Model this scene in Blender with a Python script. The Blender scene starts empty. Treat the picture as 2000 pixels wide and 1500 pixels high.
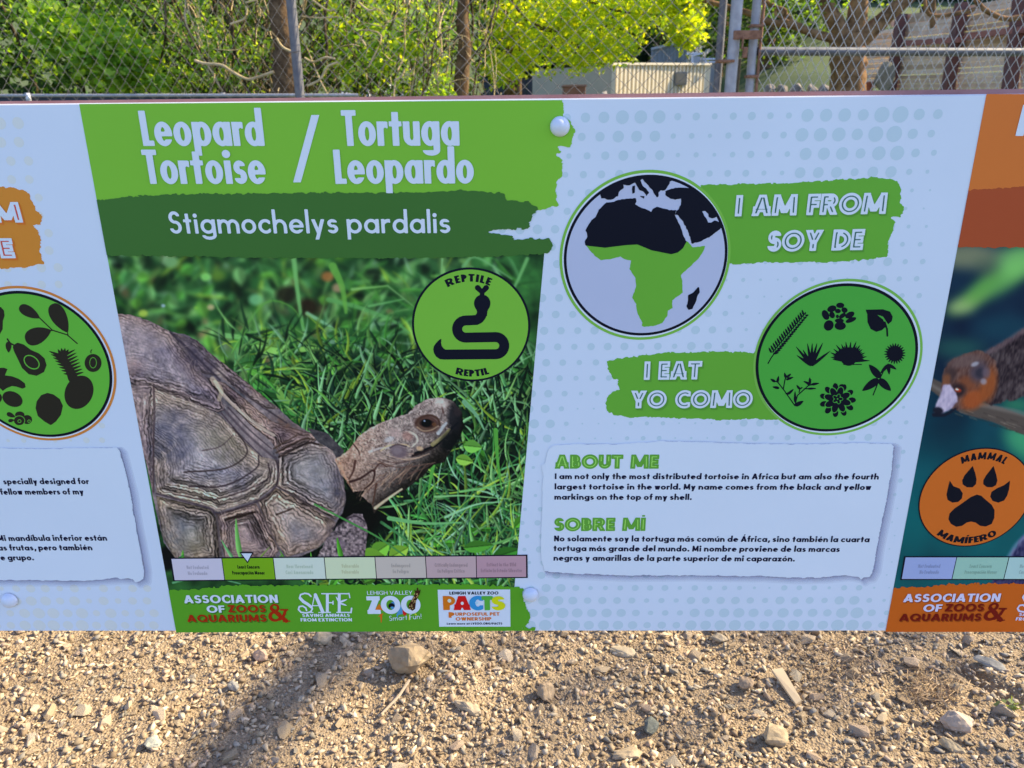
import bpy, math, random
import numpy as np
from mathutils import Vector, Matrix
R_ = math.radians
sc = bpy.context.scene
COL = sc.collection

# ------------------------------------------------------------------ camera
CAM_Z = 1.06
PITCH, YAW, ROLL = -19.696, 0.864, -0.563
FPX = 1503.0
def cam_axes():
    cp, sp = math.cos(R_(PITCH)), math.sin(R_(PITCH)); cy, sy = math.cos(R_(YAW)), math.sin(R_(YAW))
    cr, sr = math.cos(R_(ROLL)), math.sin(R_(ROLL))
    right = np.array([1, 0, 0.]); fwd = np.array([0, cp, sp]); up = np.array([0, -sp, cp])
    r2 = right * cr + up * sr; u2 = up * cr - right * sr
    Z = np.array([[cy, -sy, 0], [sy, cy, 0], [0, 0, 1]])
    return Z @ r2, Z @ fwd, Z @ u2
AX_R, AX_F, AX_U = cam_axes()
cam_data = bpy.data.cameras.new('camera'); cam = bpy.data.objects.new('camera', cam_data); COL.objects.link(cam)
m = Matrix(((AX_R[0], AX_U[0], -AX_F[0], 0), (AX_R[1], AX_U[1], -AX_F[1], 0), (AX_R[2], AX_U[2], -AX_F[2], CAM_Z), (0, 0, 0, 1)))
cam.matrix_world = m
cam_data.sensor_fit = 'HORIZONTAL'; cam_data.sensor_width = 36.0; cam_data.lens = 36.0 * FPX / 2000.0
sc.cycles.transparent_max_bounces = 20
cam_data.clip_start = 0.05; cam_data.clip_end = 600
cam_data.dof.use_dof = True; cam_data.dof.focus_distance = 0.90; cam_data.dof.aperture_fstop = 13.0
sc.camera = cam

# ------------------------------------------------------------------ sky, sun, exposure
SUN_AZ, SUN_EL = 74.0, 37.0           # azimuth from +Y towards +X, elevation
world = bpy.data.worlds.new('World'); sc.world = world; world.use_nodes = True
wn = world.node_tree.nodes; wl = world.node_tree.links
for n in list(wn): wn.remove(n)
wo = wn.new('ShaderNodeOutputWorld'); wb = wn.new('ShaderNodeBackground'); ws = wn.new('ShaderNodeTexSky')
ws.sky_type = 'NISHITA'; ws.sun_disc = False; ws.sun_elevation = R_(SUN_EL); ws.sun_rotation = R_(SUN_AZ)
ws.air_density = 1.0; ws.dust_density = 0.6; ws.ozone_density = 2.0; ws.altitude = 100
wb.inputs['Strength'].default_value = 0.13
wm = wn.new('ShaderNodeMix'); wm.data_type = 'RGBA'; wm.blend_type = 'MULTIPLY'; wm.inputs['Factor'].default_value = 1.0; wm.inputs['B'].default_value = (0.94, 0.97, 1.27, 1)
wl.new(ws.outputs['Color'], wm.inputs['A']); wl.new(wm.outputs['Result'], wb.inputs['Color']); wl.new(wb.outputs['Background'], wo.inputs['Surface'])
sun_d = bpy.data.lights.new('sun', 'SUN'); sun_d.energy = 5.0; sun_d.angle = R_(0.53); sun_d.color = (1.0, 0.85, 0.60)
sun = bpy.data.objects.new('sun', sun_d); COL.objects.link(sun)
SUN_DIR = Vector((math.sin(R_(SUN_AZ)) * math.cos(R_(SUN_EL)), math.cos(R_(SUN_AZ)) * math.cos(R_(SUN_EL)), math.sin(R_(SUN_EL))))
sun.rotation_euler = SUN_DIR.to_track_quat('Z', 'Y').to_euler(); sun.location = (5, 10, 12)
vs = sc.view_settings
sc.display_settings.display_device = 'sRGB'
vs.view_transform = 'Standard'; vs.look = 'None'; vs.exposure = 1.2; vs.gamma = 1.0; vs.use_curve_mapping = False

# ------------------------------------------------------------------ helpers
def ray(px, py):
    d = AX_F + AX_R * ((px - 1000.0) / FPX) - AX_U * ((py - 750.0) / FPX)
    return d
def at_y(px, py, Y):                     # point of the plane y = Y seen at photograph pixel px, py
    d = ray(px, py); t = Y / d[1]
    return np.array([d[0] * t, Y, CAM_Z + d[2] * t])
def at_z(px, py, z=0.0):
    d = ray(px, py); t = (z - CAM_Z) / d[2]
    return np.array([d[0] * t, d[1] * t, z])
def tag(o, label=None, cat=None, group=None, kind=None):
    if label: o['label'] = label
    if cat: o['category'] = cat
    if group: o['group'] = group
    if kind: o['kind'] = kind
    return o
def mesh_obj(name, verts, faces, mat=None, parent=None, smooth=False):
    me = bpy.data.meshes.new(name)
    me.from_pydata([tuple(map(float, v)) for v in verts], [], [tuple(map(int, f)) for f in faces])
    me.update()
    if mat: me.materials.append(mat)
    if smooth: me.polygons.foreach_set('use_smooth', [True] * len(me.polygons))
    o = bpy.data.objects.new(name, me); COL.objects.link(o)
    if parent: o.parent = parent
    return o
def np_mesh(name, verts, faces, mat=None, parent=None, smooth=False, colors=None):
    """verts (n,3), faces (m,k) constant k; fast"""
    verts = np.asarray(verts, np.float32); faces = np.asarray(faces, np.int32); k = faces.shape[1]
    me = bpy.data.meshes.new(name)
    me.vertices.add(len(verts)); me.vertices.foreach_set('co', verts.ravel())
    me.loops.add(faces.size); me.loops.foreach_set('vertex_index', faces.ravel())
    me.polygons.add(len(faces)); me.polygons.foreach_set('loop_start', np.arange(0, faces.size, k, dtype=np.int32))
    me.polygons.foreach_set('loop_total', np.full(len(faces), k, np.int32))
    if smooth: me.polygons.foreach_set('use_smooth', np.ones(len(faces), bool))
    me.update(calc_edges=True)
    if colors is not None:
        a = me.color_attributes.new('Col', 'FLOAT_COLOR', 'POINT')
        c = np.ones((len(verts), 4), np.float32); c[:, :colors.shape[1]] = colors
        a.data.foreach_set('color', c.ravel())
    if mat: me.materials.append(mat)
    o = bpy.data.objects.new(name, me); COL.objects.link(o)
    if parent: o.parent = parent
    return o
def empty(name, loc=(0, 0, 0), rz=0.0):
    o = bpy.data.objects.new(name, None); COL.objects.link(o); o.location = loc; o.rotation_euler = (0, 0, rz)
    o.empty_display_size = 0.1
    return o
def keep_world(o, parent):               # mesh given in world space, parented under an empty that only translates
    o.parent = parent; o.matrix_parent_inverse = Matrix.Translation(parent.location).inverted()
    return o
def lin(c):
    c = np.asarray(c, float) / 255.0
    return np.where(c <= 0.04045, c / 12.92, ((c + 0.055) / 1.055) ** 2.4)
ILLUM = np.array([0.50, 0.63, 0.92])     # what a white of 1.0 on the shaded sign face shows, linear
def pc(r, g, b):                         # base colour of a print that shows as this sRGB in the open shade
    if max(r, g, b) - min(r, g, b) > 40 and b < max(r, g) - 15: r, g, b = (min(r * 1.14, 255), g * 1.04, b * .86) if r > g else (r * 1.05, g * 1.035, b * .86)
    return tuple(np.clip(lin((r, g, b)) / ILLUM, 0.004, 0.9))
_mats = {}
def simple_mat(name, col, rough=0.6, metal=0.0, spec=0.5, noise=None, bump=0.0, nscale=20.0, transl=0.0):
    """principled with optional procedural mottling: noise = second colour"""
    if name in _mats: return _mats[name]
    m = bpy.data.materials.new(name); m.use_nodes = True; nt = m.node_tree; N = nt.nodes; L = nt.links
    b = N['Principled BSDF']; b.inputs['Base Color'].default_value = (*col, 1); b.inputs['Roughness'].default_value = rough
    b.inputs['Metallic'].default_value = metal; b.inputs['Specular IOR Level'].default_value = spec
    tc = N.new('ShaderNodeTexCoord')
    if noise is not None:
        nz = N.new('ShaderNodeTexNoise'); nz.inputs['Scale'].default_value = nscale; nz.inputs['Detail'].default_value = 6
        L.new(tc.outputs['Object'], nz.inputs['Vector'])
        rp = N.new('ShaderNodeValToRGB'); rp.color_ramp.elements[0].position = 0.35; rp.color_ramp.elements[1].position = 0.68
        rp.color_ramp.elements[0].color = (*col, 1); rp.color_ramp.elements[1].color = (*noise, 1)
        L.new(nz.outputs['Fac'], rp.inputs['Fac']); L.new(rp.outputs['Color'], b.inputs['Base Color'])
    if bump > 0:
        nz2 = N.new('ShaderNodeTexNoise'); nz2.inputs['Scale'].default_value = nscale * 3; nz2.inputs['Detail'].default_value = 8
        L.new(tc.outputs['Object'], nz2.inputs['Vector'])
        bp = N.new('ShaderNodeBump'); bp.inputs['Strength'].default_value = bump; bp.inputs['Distance'].default_value = 0.01
        L.new(nz2.outputs['Fac'], bp.inputs['Height']); L.new(bp.outputs['Normal'], b.inputs['Normal'])
    if transl > 0:
        tr = N.new('ShaderNodeBsdfTranslucent'); mx = N.new('ShaderNodeMixShader'); mx.inputs['Fac'].default_value = transl
        tr.inputs['Color'].default_value = (*col, 1)
        out = N['Material Output']; L.new(b.outputs[0], mx.inputs[1]); L.new(tr.outputs[0], mx.inputs[2]); L.new(mx.outputs[0], out.inputs['Surface'])
    _mats[name] = m
    return m
def vcol_mat(name, rough=0.5, spec=0.4, transl=0.0, attr='Col', alpha=False, bump=0.0):
    if name in _mats: return _mats[name]
    m = bpy.data.materials.new(name); m.use_nodes = True; nt = m.node_tree; N = nt.nodes; L = nt.links
    b = N['Principled BSDF']; b.inputs['Roughness'].default_value = rough; b.inputs['Specular IOR Level'].default_value = spec
    a = N.new('ShaderNodeAttribute'); a.attribute_name = attr; L.new(a.outputs['Color'], b.inputs['Base Color'])
    out = N['Material Output']
    if transl > 0:
        tr = N.new('ShaderNodeBsdfTranslucent'); mx = N.new('ShaderNodeMixShader'); mx.inputs['Fac'].default_value = transl
        hs = N.new('ShaderNodeMix'); hs.data_type = 'RGBA'; hs.blend_type = 'MULTIPLY'; hs.inputs['Factor'].default_value = 1.0
        hs.inputs['B'].default_value = (2.6, 2.2, 0.4, 1)
        L.new(a.outputs['Color'], hs.inputs['A']); L.new(hs.outputs['Result'], tr.inputs['Color'])
        L.new(b.outputs[0], mx.inputs[1]); L.new(tr.outputs[0], mx.inputs[2]); L.new(mx.outputs[0], out.inputs['Surface'])
    if alpha:
        L.new(a.outputs['Alpha'], b.inputs['Alpha'])
    _mats[name] = m
    return m
# ------------------------------------------------------------------ flat print: shapes as signed distance fields, contoured into clean meshes
def contour(F, x0, y0, st):
    """marching squares of F<0 on a grid; returns verts (n,2), list of faces"""
    ny, nx = F.shape
    ins = F < 0
    cell = ins[:-1, :-1].astype(int) + ins[:-1, 1:] + ins[1:, 1:] + ins[1:, :-1]
    vid = {}; V = []; faces = []
    def gv(j, i):
        k = (0, j, i)
        if k not in vid: vid[k] = len(V); V.append((x0 + i * st, y0 + j * st))
        return vid[k]
    def ev(j, i, j2, i2):
        k = (1, j, i, j2, i2) if (j, i) < (j2, i2) else (1, j2, i2, j, i)
        if k not in vid:
            a, b = F[j, i], F[j2, i2]; t = a / (a - b)
            vid[k] = len(V); V.append((x0 + (i + (i2 - i) * t) * st, y0 + (j + (j2 - j) * t) * st))
        return vid[k]
    full = cell == 4
    for j in range(ny - 1):
        row = full[j]
        if row.any():
            d = np.diff(np.concatenate(([0], row.astype(np.int8), [0])))
            for s, e in zip(np.nonzero(d == 1)[0], np.nonzero(d == -1)[0]):
                faces.append((gv(j, s), gv(j, e), gv(j + 1, e), gv(j + 1, s)))
    js, is_ = np.nonzero((cell > 0) & (cell < 4))
    for j, i in zip(js.tolist(), is_.tolist()):
        cs = ((j, i), (j, i + 1), (j + 1, i + 1), (j + 1, i)); poly = []
        for k in range(4):
            a = cs[k]; b = cs[(k + 1) % 4]; ia = ins[a]; ib = ins[b]
            if ia: poly.append(gv(*a))
            if ia != ib: poly.append(ev(a[0], a[1], b[0], b[1]))
        if len(poly) > 2: faces.append(tuple(poly))
    return np.array(V, float).reshape(-1, 2), faces
def s_rect(X, Y, x0, y0, x1, y1): return np.maximum(np.maximum(x0 - X, X - x1), np.maximum(y0 - Y, Y - y1))
def s_para(X, Y, xb, y0, xt, y1, wx):     # slanted stem cut level at both ends; xb, xt = left edge at bottom / top
    s = (xt - xb) / (y1 - y0); c = 1 / math.sqrt(1 + s * s)
    return np.maximum((np.abs(X - (xb + (Y - y0) * s) - wx / 2) - wx / 2) * c, np.maximum(y0 - Y, Y - y1))
def s_ell(X, Y, cx, cy, rx, ry):
    x = X - cx; y = Y - cy
    rho = np.sqrt((x / rx) ** 2 + (y / ry) ** 2) + 1e-9
    g = np.sqrt(x * x / rx ** 4 + y * y / ry ** 4) / rho + 1e-9
    return np.where(rho < 0.05, -min(rx, ry), (rho - 1) / g)
def s_ring(X, Y, cx, cy, rx, ry, w, wh):
    return np.maximum(s_ell(X, Y, cx, cy, rx, ry), -s_ell(X, Y, cx, cy, max(rx - w, 1e-3), max(ry - wh, 1e-3)))
def s_line(X, Y, pts, r, r2=None, cap=True):
    pts = [np.array(p, float) for p in pts]; F = np.full(X.shape, 1e3)
    n = len(pts) - 1; r2 = r if r2 is None else r2
    for k in range(n):
        a, b = pts[k], pts[k + 1]; d = b - a; L2 = max(d @ d, 1e-12)
        t = np.clip(((X - a[0]) * d[0] + (Y - a[1]) * d[1]) / L2, 0, 1)
        rr = r + (r2 - r) * (k + t) / n
        F = np.minimum(F, np.hypot(X - a[0] - t * d[0], Y - a[1] - t * d[1]) - rr)
    return F
def s_poly(X, Y, pts):
    P = np.array(pts, float); n = len(P); D = np.full(X.shape, 1e9); ins = np.zeros(X.shape, bool)
    for k in range(n):
        a, b = P[k], P[(k + 1) % n]; d = b - a; L2 = max(d @ d, 1e-12)
        t = np.clip(((X - a[0]) * d[0] + (Y - a[1]) * d[1]) / L2, 0, 1)
        D = np.minimum(D, (X - a[0] - t * d[0]) ** 2 + (Y - a[1] - t * d[1]) ** 2)
        if a[1] != b[1]:
            c = ((a[1] > Y) != (b[1] > Y)) & (X < (b[0] - a[0]) * (Y - a[1]) / (b[1] - a[1]) + a[0])
            ins ^= c
    D = np.sqrt(D)
    return np.where(ins, -D, D)
def U(*a):
    F = a[0]
    for b in a[1:]: F = np.minimum(F, b)
    return F
def I(*a):
    F = a[0]
    for b in a[1:]: F = np.maximum(F, b)
    return F

class Font:
    def __init__(s, w, wh=None, xh=0.66, asc=1.08, desc=0.28, ow=0.62, k=1.0, sp=0.09, space=0.28, inline=0.0):
        s.w = w; s.wh = wh or w; s.xh = xh; s.asc = asc; s.desc = desc; s.ow = ow; s.k = k; s.sp = sp; s.space = space
        s.inline = inline; s.cache = {}
    def sdf(s, ch, X, Y):
        """returns field, width"""
        w, h, xh, asc, de, ow, k = s.w, s.wh, s.xh, s.asc, s.desc, s.ow, s.k
        R = lambda x0, y0, x1, y1: s_rect(X, Y, x0, y0, x1, y1)
        ring = lambda cx, cy, rx, ry: s_ring(X, Y, cx, cy, rx, ry, w, h)
        P = lambda xb, y0, xt, y1, wx: s_para(X, Y, xb, y0, xt, y1, wx)
        def arch(x0, x1, base=0.0):       # n-shape shoulder between stems, returns arc + right stem
            rx = (x1 - x0) / 2; ry = min(rx * 1.1, xh * 0.55); cy = xh - ry
            return U(I(s_ring(X, Y, x0 + rx, cy, rx, ry, w, h), cy - Y), R(x1 - w, base, x1, cy))
        def S(W, H):
            H1 = (H + h) * 0.485; H2 = H + h - H1; rx1 = W * 0.47; rx2 = W * 0.5; cx = W / 2
            u = I(s_ring(X, Y, cx, H - H1 / 2, rx1, H1 / 2, w, h), -I(cx - X, Y - (H - H1 / 2)), X - W * 0.92)
            u = I(u, -R(cx, H - H1 / 2 - 1, 9, H - H1 / 2 + H1 * 0.10))
            l = I(s_ring(X, Y, cx, H2 / 2, rx2, H2 / 2, w, h), -I(X - cx, H2 / 2 - Y), W * 0.03 - X)
            l = I(l, -R(-9, H2 / 2 - H2 * 0.10, cx, H2 / 2 + 1))
            return U(u, l)
        base = {'á': 'a', 'é': 'e', 'í': 'ı', 'ó': 'o', 'ú': 'u', 'Á': 'A', 'Í': 'I', 'İ': 'I', 'ñ': 'n'}
        if ch in base:
            F, W = s.sdf(base[ch], X, Y)
            cx = W / 2; top = (xh if ch in 'áéíóúñ' else 1.0)
            if ch == 'İ': return U(F, s_rect(X, Y, cx - w * .3, top + .07, cx + w * .3, top + .19)), W
            return U(F, P(cx - w * .35, top + .09, cx + w * .05, top + .30, w * .8)), W
        c = ch; ry = xh / 2
        bowl = lambda x0: ring(x0 + ow / 2, ry, ow / 2, ry * 1.02)
        if c == 'o': return bowl(0), ow
        if c in 'adq':
            W = ow + w * 0.12
            top = {'a': xh, 'd': asc, 'q': xh}[c]; bot = -de if c == 'q' else 0
            return U(bowl(0), R(W - w, bot, W, top)), W
        if c in 'bp':
            W = ow + w * 0.12
            return U(bowl(W - ow), R(0, -de if c == 'p' else 0, w, asc if c == 'b' else xh)), W
        if c == 'g':
            W = ow + w * 0.12; rr = ow / 2
            hook = I(s_ring(X, Y, W - rr, -de + rr * .62, rr, rr * .62, w, h), Y - (-de + rr * .62))
            return U(bowl(0), R(W - w, -de + rr * .6, W, xh), hook), W
        if c == 'c':
            return I(bowl(0), X - ow * 0.84, -R(ow / 2, ry - xh * 0.16, 9, ry + xh * 0.16)), ow * 0.86
        if c == 'e':
            f = I(bowl(0), -R(ow / 2, ry - h * .42 - max(xh * .13, .06), 9, ry - h * .42))
            return U(f, I(R(w * .5, ry - h * .42, ow - w * .4, ry + h * .42))), ow
        if c == 'f':
            W = ow * .62; x = W * .22
            a = I(s_ring(X, Y, x + W * .5, asc - W * .5, W * .5, W * .5, w, h), asc - W * .5 - Y, X - W * 1.0)
            return U(R(x, 0, x + w, asc - W * .48), a, R(0, xh - h * .9, W, xh)), W
        if c in 'hn': return U(R(0, 0, w, asc if c == 'h' else xh), arch(0, ow * .95)), ow * .95
        if c == 'm':
            a = ow * .86
            return U(R(0, 0, w, xh), arch(0, a), arch(a - w, 2 * a - w)), 2 * a - w
        if c == 'u':
            x1 = ow * .95; rx = x1 / 2; r2 = min(rx * 1.1, xh * .55)
            return U(I(s_ring(X, Y, rx, r2, rx, r2, w, h), Y - r2), R(0, r2, w, xh), R(x1 - w, 0, x1, xh)), x1
        if c == 'r':
            W = ow * .62; a = ow * .95; rx = a / 2; r2 = min(rx * 1.1, xh * .5)
            return U(R(0, 0, w, xh), I(s_ring(X, Y, rx, xh - r2, rx, r2, w, h * 1.1), xh - r2 * .75 - Y, X - W)), W
        if c in 'iıj':
            bot = -de if c == 'j' else 0
            f = R(0.02, bot, 0.02 + w, xh)
            if c != 'ı': f = U(f, s_ell(X, Y, 0.02 + w / 2, xh + max(w * .62, .06) + .07, w * .62, w * .62))
            return f, w + .04
        if c == 'l': return R(0, 0, w, asc), w
        if c == 't':
            W = max(ow * .55, w * 1.9); x = (W - w) / 2
            return U(R(x, 0, x + w, min(xh + .26, 1.0)), R(0, xh - h * .9, W, xh)), W
        if c == 'k':
            W = ow * .95
            return U(R(0, 0, w, asc), P(w * .6, xh * .38, W - w * 1.1, xh, w * 1.15), P(W - w * 1.2, 0, w * .9, xh * .62, w * 1.2)), W
        if c == 's': W = ow * .74; return S(W, xh * 1.0), W
        if c == 'v': W = ow * .92; return U(P(W / 2 - w * .55, 0, 0, xh, w * 1.1), P(W / 2 - w * .55, 0, W - w * 1.1, xh, w * 1.1)), W
        if c == 'w':
            a = ow * .72; q = w * 1.05
            return U(P(a / 2 - q / 2 + 0, 0, 0, xh, q), P(a / 2 - q / 2, 0, a - q, xh, q), P(a * 1.5 - 1.5 * q, 0, a - q, xh, q), P(a * 1.5 - 1.5 * q, 0, 2 * a - 2 * q, xh, q)), 2 * a - q
        if c == 'y':
            W = ow * .92; q = w * 1.1; xb = W / 2 - q / 2; sl = (W - q - xb) / xh
            return U(P(xb, 0, 0, xh, q), P(xb - sl * de, -de, W - q, xh, q)), W
        if c == 'z': W = ow * .8; return U(R(0, 0, W, h), R(0, xh - h, W, xh), P(0, h * .5, W - w * 1.25, xh - h * .5, w * 1.25)), W
        if c == 'x': W = ow * .85; return U(P(0, 0, W - w * 1.1, xh, w * 1.1), P(W - w * 1.1, 0, 0, xh, w * 1.1)), W
        # capitals, height 1
        if c == 'I': return R(0, 0, w, 1), w
        if c == 'L': W = .48 * k + w * .15; return U(R(0, 0, w, 1), R(0, 0, W, h)), W
        if c == 'T': W = .58 * k + w * .3; return U(R(W / 2 - w / 2, 0, W / 2 + w / 2, 1), R(0, 1 - h, W, 1)), W
        if c in 'EF':
            W = .50 * k + w * .15
            f = U(R(0, 0, w, 1), R(0, 1 - h, W, 1), R(0, .5 - h / 2, W * .95, .5 + h / 2))
            if c == 'E': f = U(f, R(0, 0, W, h))
            return f, W
        if c == 'H': W = .72 * k; return U(R(0, 0, w, 1), R(W - w, 0, W, 1), R(0, .5 - h / 2, W, .5 + h / 2)), W
        if c in 'AÁ':
            q = w * 1.08; W = .78 * k + w * .25; a = W / 2 - q / 2
            return U(P(0, 0, a, 1, q), P(W - q, 0, a, 1, q), I(R(0, .18, W, .18 + h * .9), -(X - .18 * a), X - (W - .18 * a))), W
        if c == 'V': q = w * 1.08; W = .74 * k + w * .25; a = W / 2 - q / 2; return U(P(a, 0, 0, 1, q), P(a, 0, W - q, 1, q)), W
        if c == 'W':
            q = w * 1.05; a = .60 * k + w * .1
            return U(P(a / 2 - q / 2, 0, 0, 1, q), P(a / 2 - q / 2, 0, a - q, 1, q), P(1.5 * a - 1.5 * q, 0, a - q, 1, q), P(1.5 * a - 1.5 * q, 0, 2 * a - 2 * q, 1, q)), 2 * a - q
        if c == 'Y': q = w * 1.08; W = .70 * k + w * .25; a = W / 2; return U(R(a - w / 2, 0, a + w / 2, .46), P(a - q / 2, .40, 0, 1, q), P(a - q / 2, .40, W - q, 1, q)), W
        if c == 'X': q = w * 1.1; W = .70 * k + w * .2; return U(P(0, 0, W - q, 1, q), P(W - q, 0, 0, 1, q)), W
        if c == 'K': W = .66 * k + w * .2; return U(R(0, 0, w, 1), P(w * .6, .38, W - w * 1.2, 1, w * 1.2), P(W - w * 1.2, 0, w, .62, w * 1.2)), W
        if c == 'Z': W = .62 * k + w * .1; q = w * 1.25; return U(R(0, 0, W, h), R(0, 1 - h, W, 1), P(0, h * .5, W - q, 1 - h * .5, q)), W
        if c == 'N': W = max(.70 * k + w * .1, w * 2.7); q = w * 1.05; return U(R(0, 0, w, 1), R(W - w, 0, W, 1), P(W - q, 0, 0, 1, q)), W
        if c == 'M':
            W = max(.86 * k + w * .3, w * 3.7); q = w * .92; e = .04; a = W / 2 - q / 2
            return U(P(0, 0, e, 1, w), P(W - w, 0, W - w - e, 1, w), P(a, .12, e, 1, q), P(a, .12, W - q - e, 1, q)), W
        if c in 'OQ':
            W = .92 * k + w * .1
            f = ring(W / 2, .5, W / 2, .515)
            if c == 'Q': f = U(f, P(W - w * 1.0, 0, W * .52, .38, w))
            return f, W
        if c in 'CG':
            W = .92 * k; cut = W * .80
            f = I(ring(W / 2, .5, W / 2, .515), X - cut - (0.06 if c == 'G' else 0), -R(W * .5, .34, 9, .66))
            if c == 'G': f = U(f, R(W * .5, .5 - h * .7, W * .86, .5 + h * .3), R(W * .86 - w, .2, W * .86, .5 + h * .3))
            return f, cut + (0.06 if c == 'G' else 0)
        if c == 'D':
            W = .74 * k + w * .15; rx = W * .62
            return U(R(0, 0, w, 1), I(ring(W - rx, .5, rx, .5), (W - rx) - X), R(0, 0, W - rx + .01, h), R(0, 1 - h, W - rx + .01, 1)), W
        def lobe(y0, y1, W):
            r_ = (y1 - y0) / 2; x = W - r_ * 1.05
            return U(I(s_ring(X, Y, x, (y0 + y1) / 2, r_ * 1.05, r_, w, h), x - X), R(0, y0, x + .01, y0 + h), R(0, y1 - h, x + .01, y1))
        if c == 'P': W = .56 * k + w * .15; return U(R(0, 0, w, 1), lobe(.40 - h * .3, 1, W)), W
        if c == 'R':
            W = max(.60 * k + w * .15, 2.32 * w + .12); q = w * 1.12
            return U(R(0, 0, w, 1), lobe(.42 - h * .3, 1, W * .95), P(W - q, 0, W * .52 - q * .6, .52, q)), W
        if c == 'B': W = .60 * k + w * .15; return U(R(0, 0, w, 1), lobe(.5 - h / 2, 1, W * .92), lobe(0, .5 + h / 2, W)), W
        if c == 'S': W = .56 * k + w * .15; return S(W, 1.0), W
        if c == 'U': W = .68 * k + w * .1; return U(I(ring(W / 2, W / 2, W / 2, W / 2), Y - W / 2), R(0, W / 2, w, 1), R(W - w, W / 2, W, 1)), W
        if c == '.': return s_ell(X, Y, w * .6, w * .55, w * .6, w * .6), w * 1.2
        if c == ',': return P(0, -.16, w * .5, w * 1.1, w), w * 1.2
        if c == '!': return U(R(0.02, .3, .02 + w, 1), s_ell(X, Y, .02 + w / 2, w * .55, w * .6, w * .6)), w + .04
        if c == '/': W = .36; return P(0, 0, W, 1, w), W + w
        if c == '&':
            f = U(s_ring(X, Y, .40, .76, .24, .25, w, h), s_ring(X, Y, .36, .29, .36, .30, w * 1.1, h * 1.1), P(.62, 0, .17, .80, w * 1.3), P(.50, .14, .72, .50, w), R(.55, .48, .95, .48 + h))
            return f, .92
        return R(0, 0, w, xh), w
    def glyph(s, ch, cells):
        key = (ch, cells)
        if key not in s.cache:
            st = 1.0 / cells
            xs = np.arange(-0.2, 1.9, st); ys = np.arange(-0.42, 1.42, st)
            X, Y = np.meshgrid(xs + st * .137, ys + st * .071)
            F, W = s.sdf(ch, X, Y)
            x0 = xs[0] + st * .137; y0 = ys[0] + st * .071
            main = contour(F, x0, y0, st)
            inl = contour(F + (s.w / 2 - s.inline), x0, y0, st) if s.inline else None
            s.cache[key] = (main, inl, W)
        return s.cache[key]
    def layout(s, text, cells):
        out = []; x = 0.0
        for ch in text:
            if ch == ' ': x += s.space; continue
            g, inl, W = s.glyph(ch, cells); out.append((x, g, inl, W)); x += W + s.sp
        return out, x - s.sp

FUT_BOLD = Font(.24, .20, xh=.66, ow=.70, k=.98, sp=.085, space=.30)
FUT_MED = Font(.155, .14, xh=.64, ow=.66, k=.95, sp=.10, space=.30)
FUT_COND = Font(.190, .155, xh=.685, asc=1.08, desc=.28, ow=.50, k=.62, sp=.035, space=.2)
BADGE = Font(.25, .21, xh=.66, ow=.7, k=.78, sp=.09, space=.3)
INLINE = Font(.32, .31, k=1.12, sp=.015, space=.44, inline=.032)
GOTHAM = Font(.24, .20, k=1.05, sp=.09, space=.3)
GOTLIGHT = Font(.13, .12, k=.98, sp=.10, space=.3)
TINY = Font(.20, .17, xh=.68, ow=.5, k=.62, sp=.07, space=.22)
# ------------------------------------------------------------------ the exhibit sign: one long printed board
SY = 0.784; LAY = 0.00013
_nrm = np.array([0, 1, 0.])
def pl(px, py):                           # pixel -> (x, z) on the sign face
    d = AX_F[:, None] + AX_R[:, None] * ((np.atleast_1d(px) - 1000.0) / FPX) - AX_U[:, None] * ((np.atleast_1d(py) - 750.0) / FPX)
    t = SY / d[1]
    return np.stack([d[0] * t, CAM_Z + d[2] * t], -1)
def to3(xz, layer): xz = np.asarray(xz); return np.stack([xz[:, 0], np.full(len(xz), SY - layer * LAY), xz[:, 1]], -1)
_pm = {}
def pmat(*rgb):
    if rgb not in _pm: c = pc(*rgb); _pm[rgb] = simple_mat('print_%d_%d_%d' % rgb, c, rough=0.42, spec=0.14, noise=tuple(v * .955 for v in c), nscale=5)
    return _pm[rgb]
Z_TOP = float(pl(1000, 193)[0, 1]); Z_BOT = float(pl(1000, 1233)[0, 1])
sign = empty('exhibit_sign', (0, SY, Z_BOT))
tag(sign, 'long white printed exhibit board about a leopard tortoise, held by round white bolt caps', 'sign')
def S(o): return keep_world(o, sign)
def flat_px(name, V, faces, mat, layer, parent=True):
    o = mesh_obj(name, to3(pl(V[:, 0], V[:, 1]), layer), faces, mat)
    return S(o) if parent else o
rng0 = np.random.RandomState(5)
def vnoise(X, Y, sc_, seed):              # smooth value noise
    r = np.random.RandomState(seed); T = r.rand(64, 64)
    x = X / sc_ + 1000.3; y = Y / sc_ + 1000.7; xi = np.floor(x).astype(int); yi = np.floor(y).astype(int); fx = x - xi; fy = y - yi
    fx = fx * fx * (3 - 2 * fx); fy = fy * fy * (3 - 2 * fy); g = lambda a, b: T[b % 64, a % 64]
    return (g(xi, yi) * (1 - fx) + g(xi + 1, yi) * fx) * (1 - fy) + (g(xi, yi + 1) * (1 - fx) + g(xi + 1, yi + 1) * fx) * fy - 0.5
def grid(b, st):
    xs = np.arange(b[0], b[2], st); ys = np.arange(b[1], b[3], st)
    return np.meshgrid(xs, ys)
def shape_px(name, fn, box, st, mat, layer):
    X, Y = grid(box, st)
    V, f = contour(fn(X, Y), box[0], box[1], st)
    if len(V) == 0: return None
    return flat_px(name, V, f, mat, layer)
def poly_px(name, pts, mat, layer): return flat_px(name, np.array(pts, float), [tuple(range(len(pts)))], mat, layer)
def rough(pts, amp=5, sc_=9, seed=1, fine=True):
    def fn(X, Y):
        F = s_poly(X, Y, pts) + vnoise(X, Y, sc_, seed) * amp
        if fine: F = F + vnoise(X, Y * 2.2, sc_ * .45, seed + 7) * amp * .7
        return F
    return fn
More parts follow.
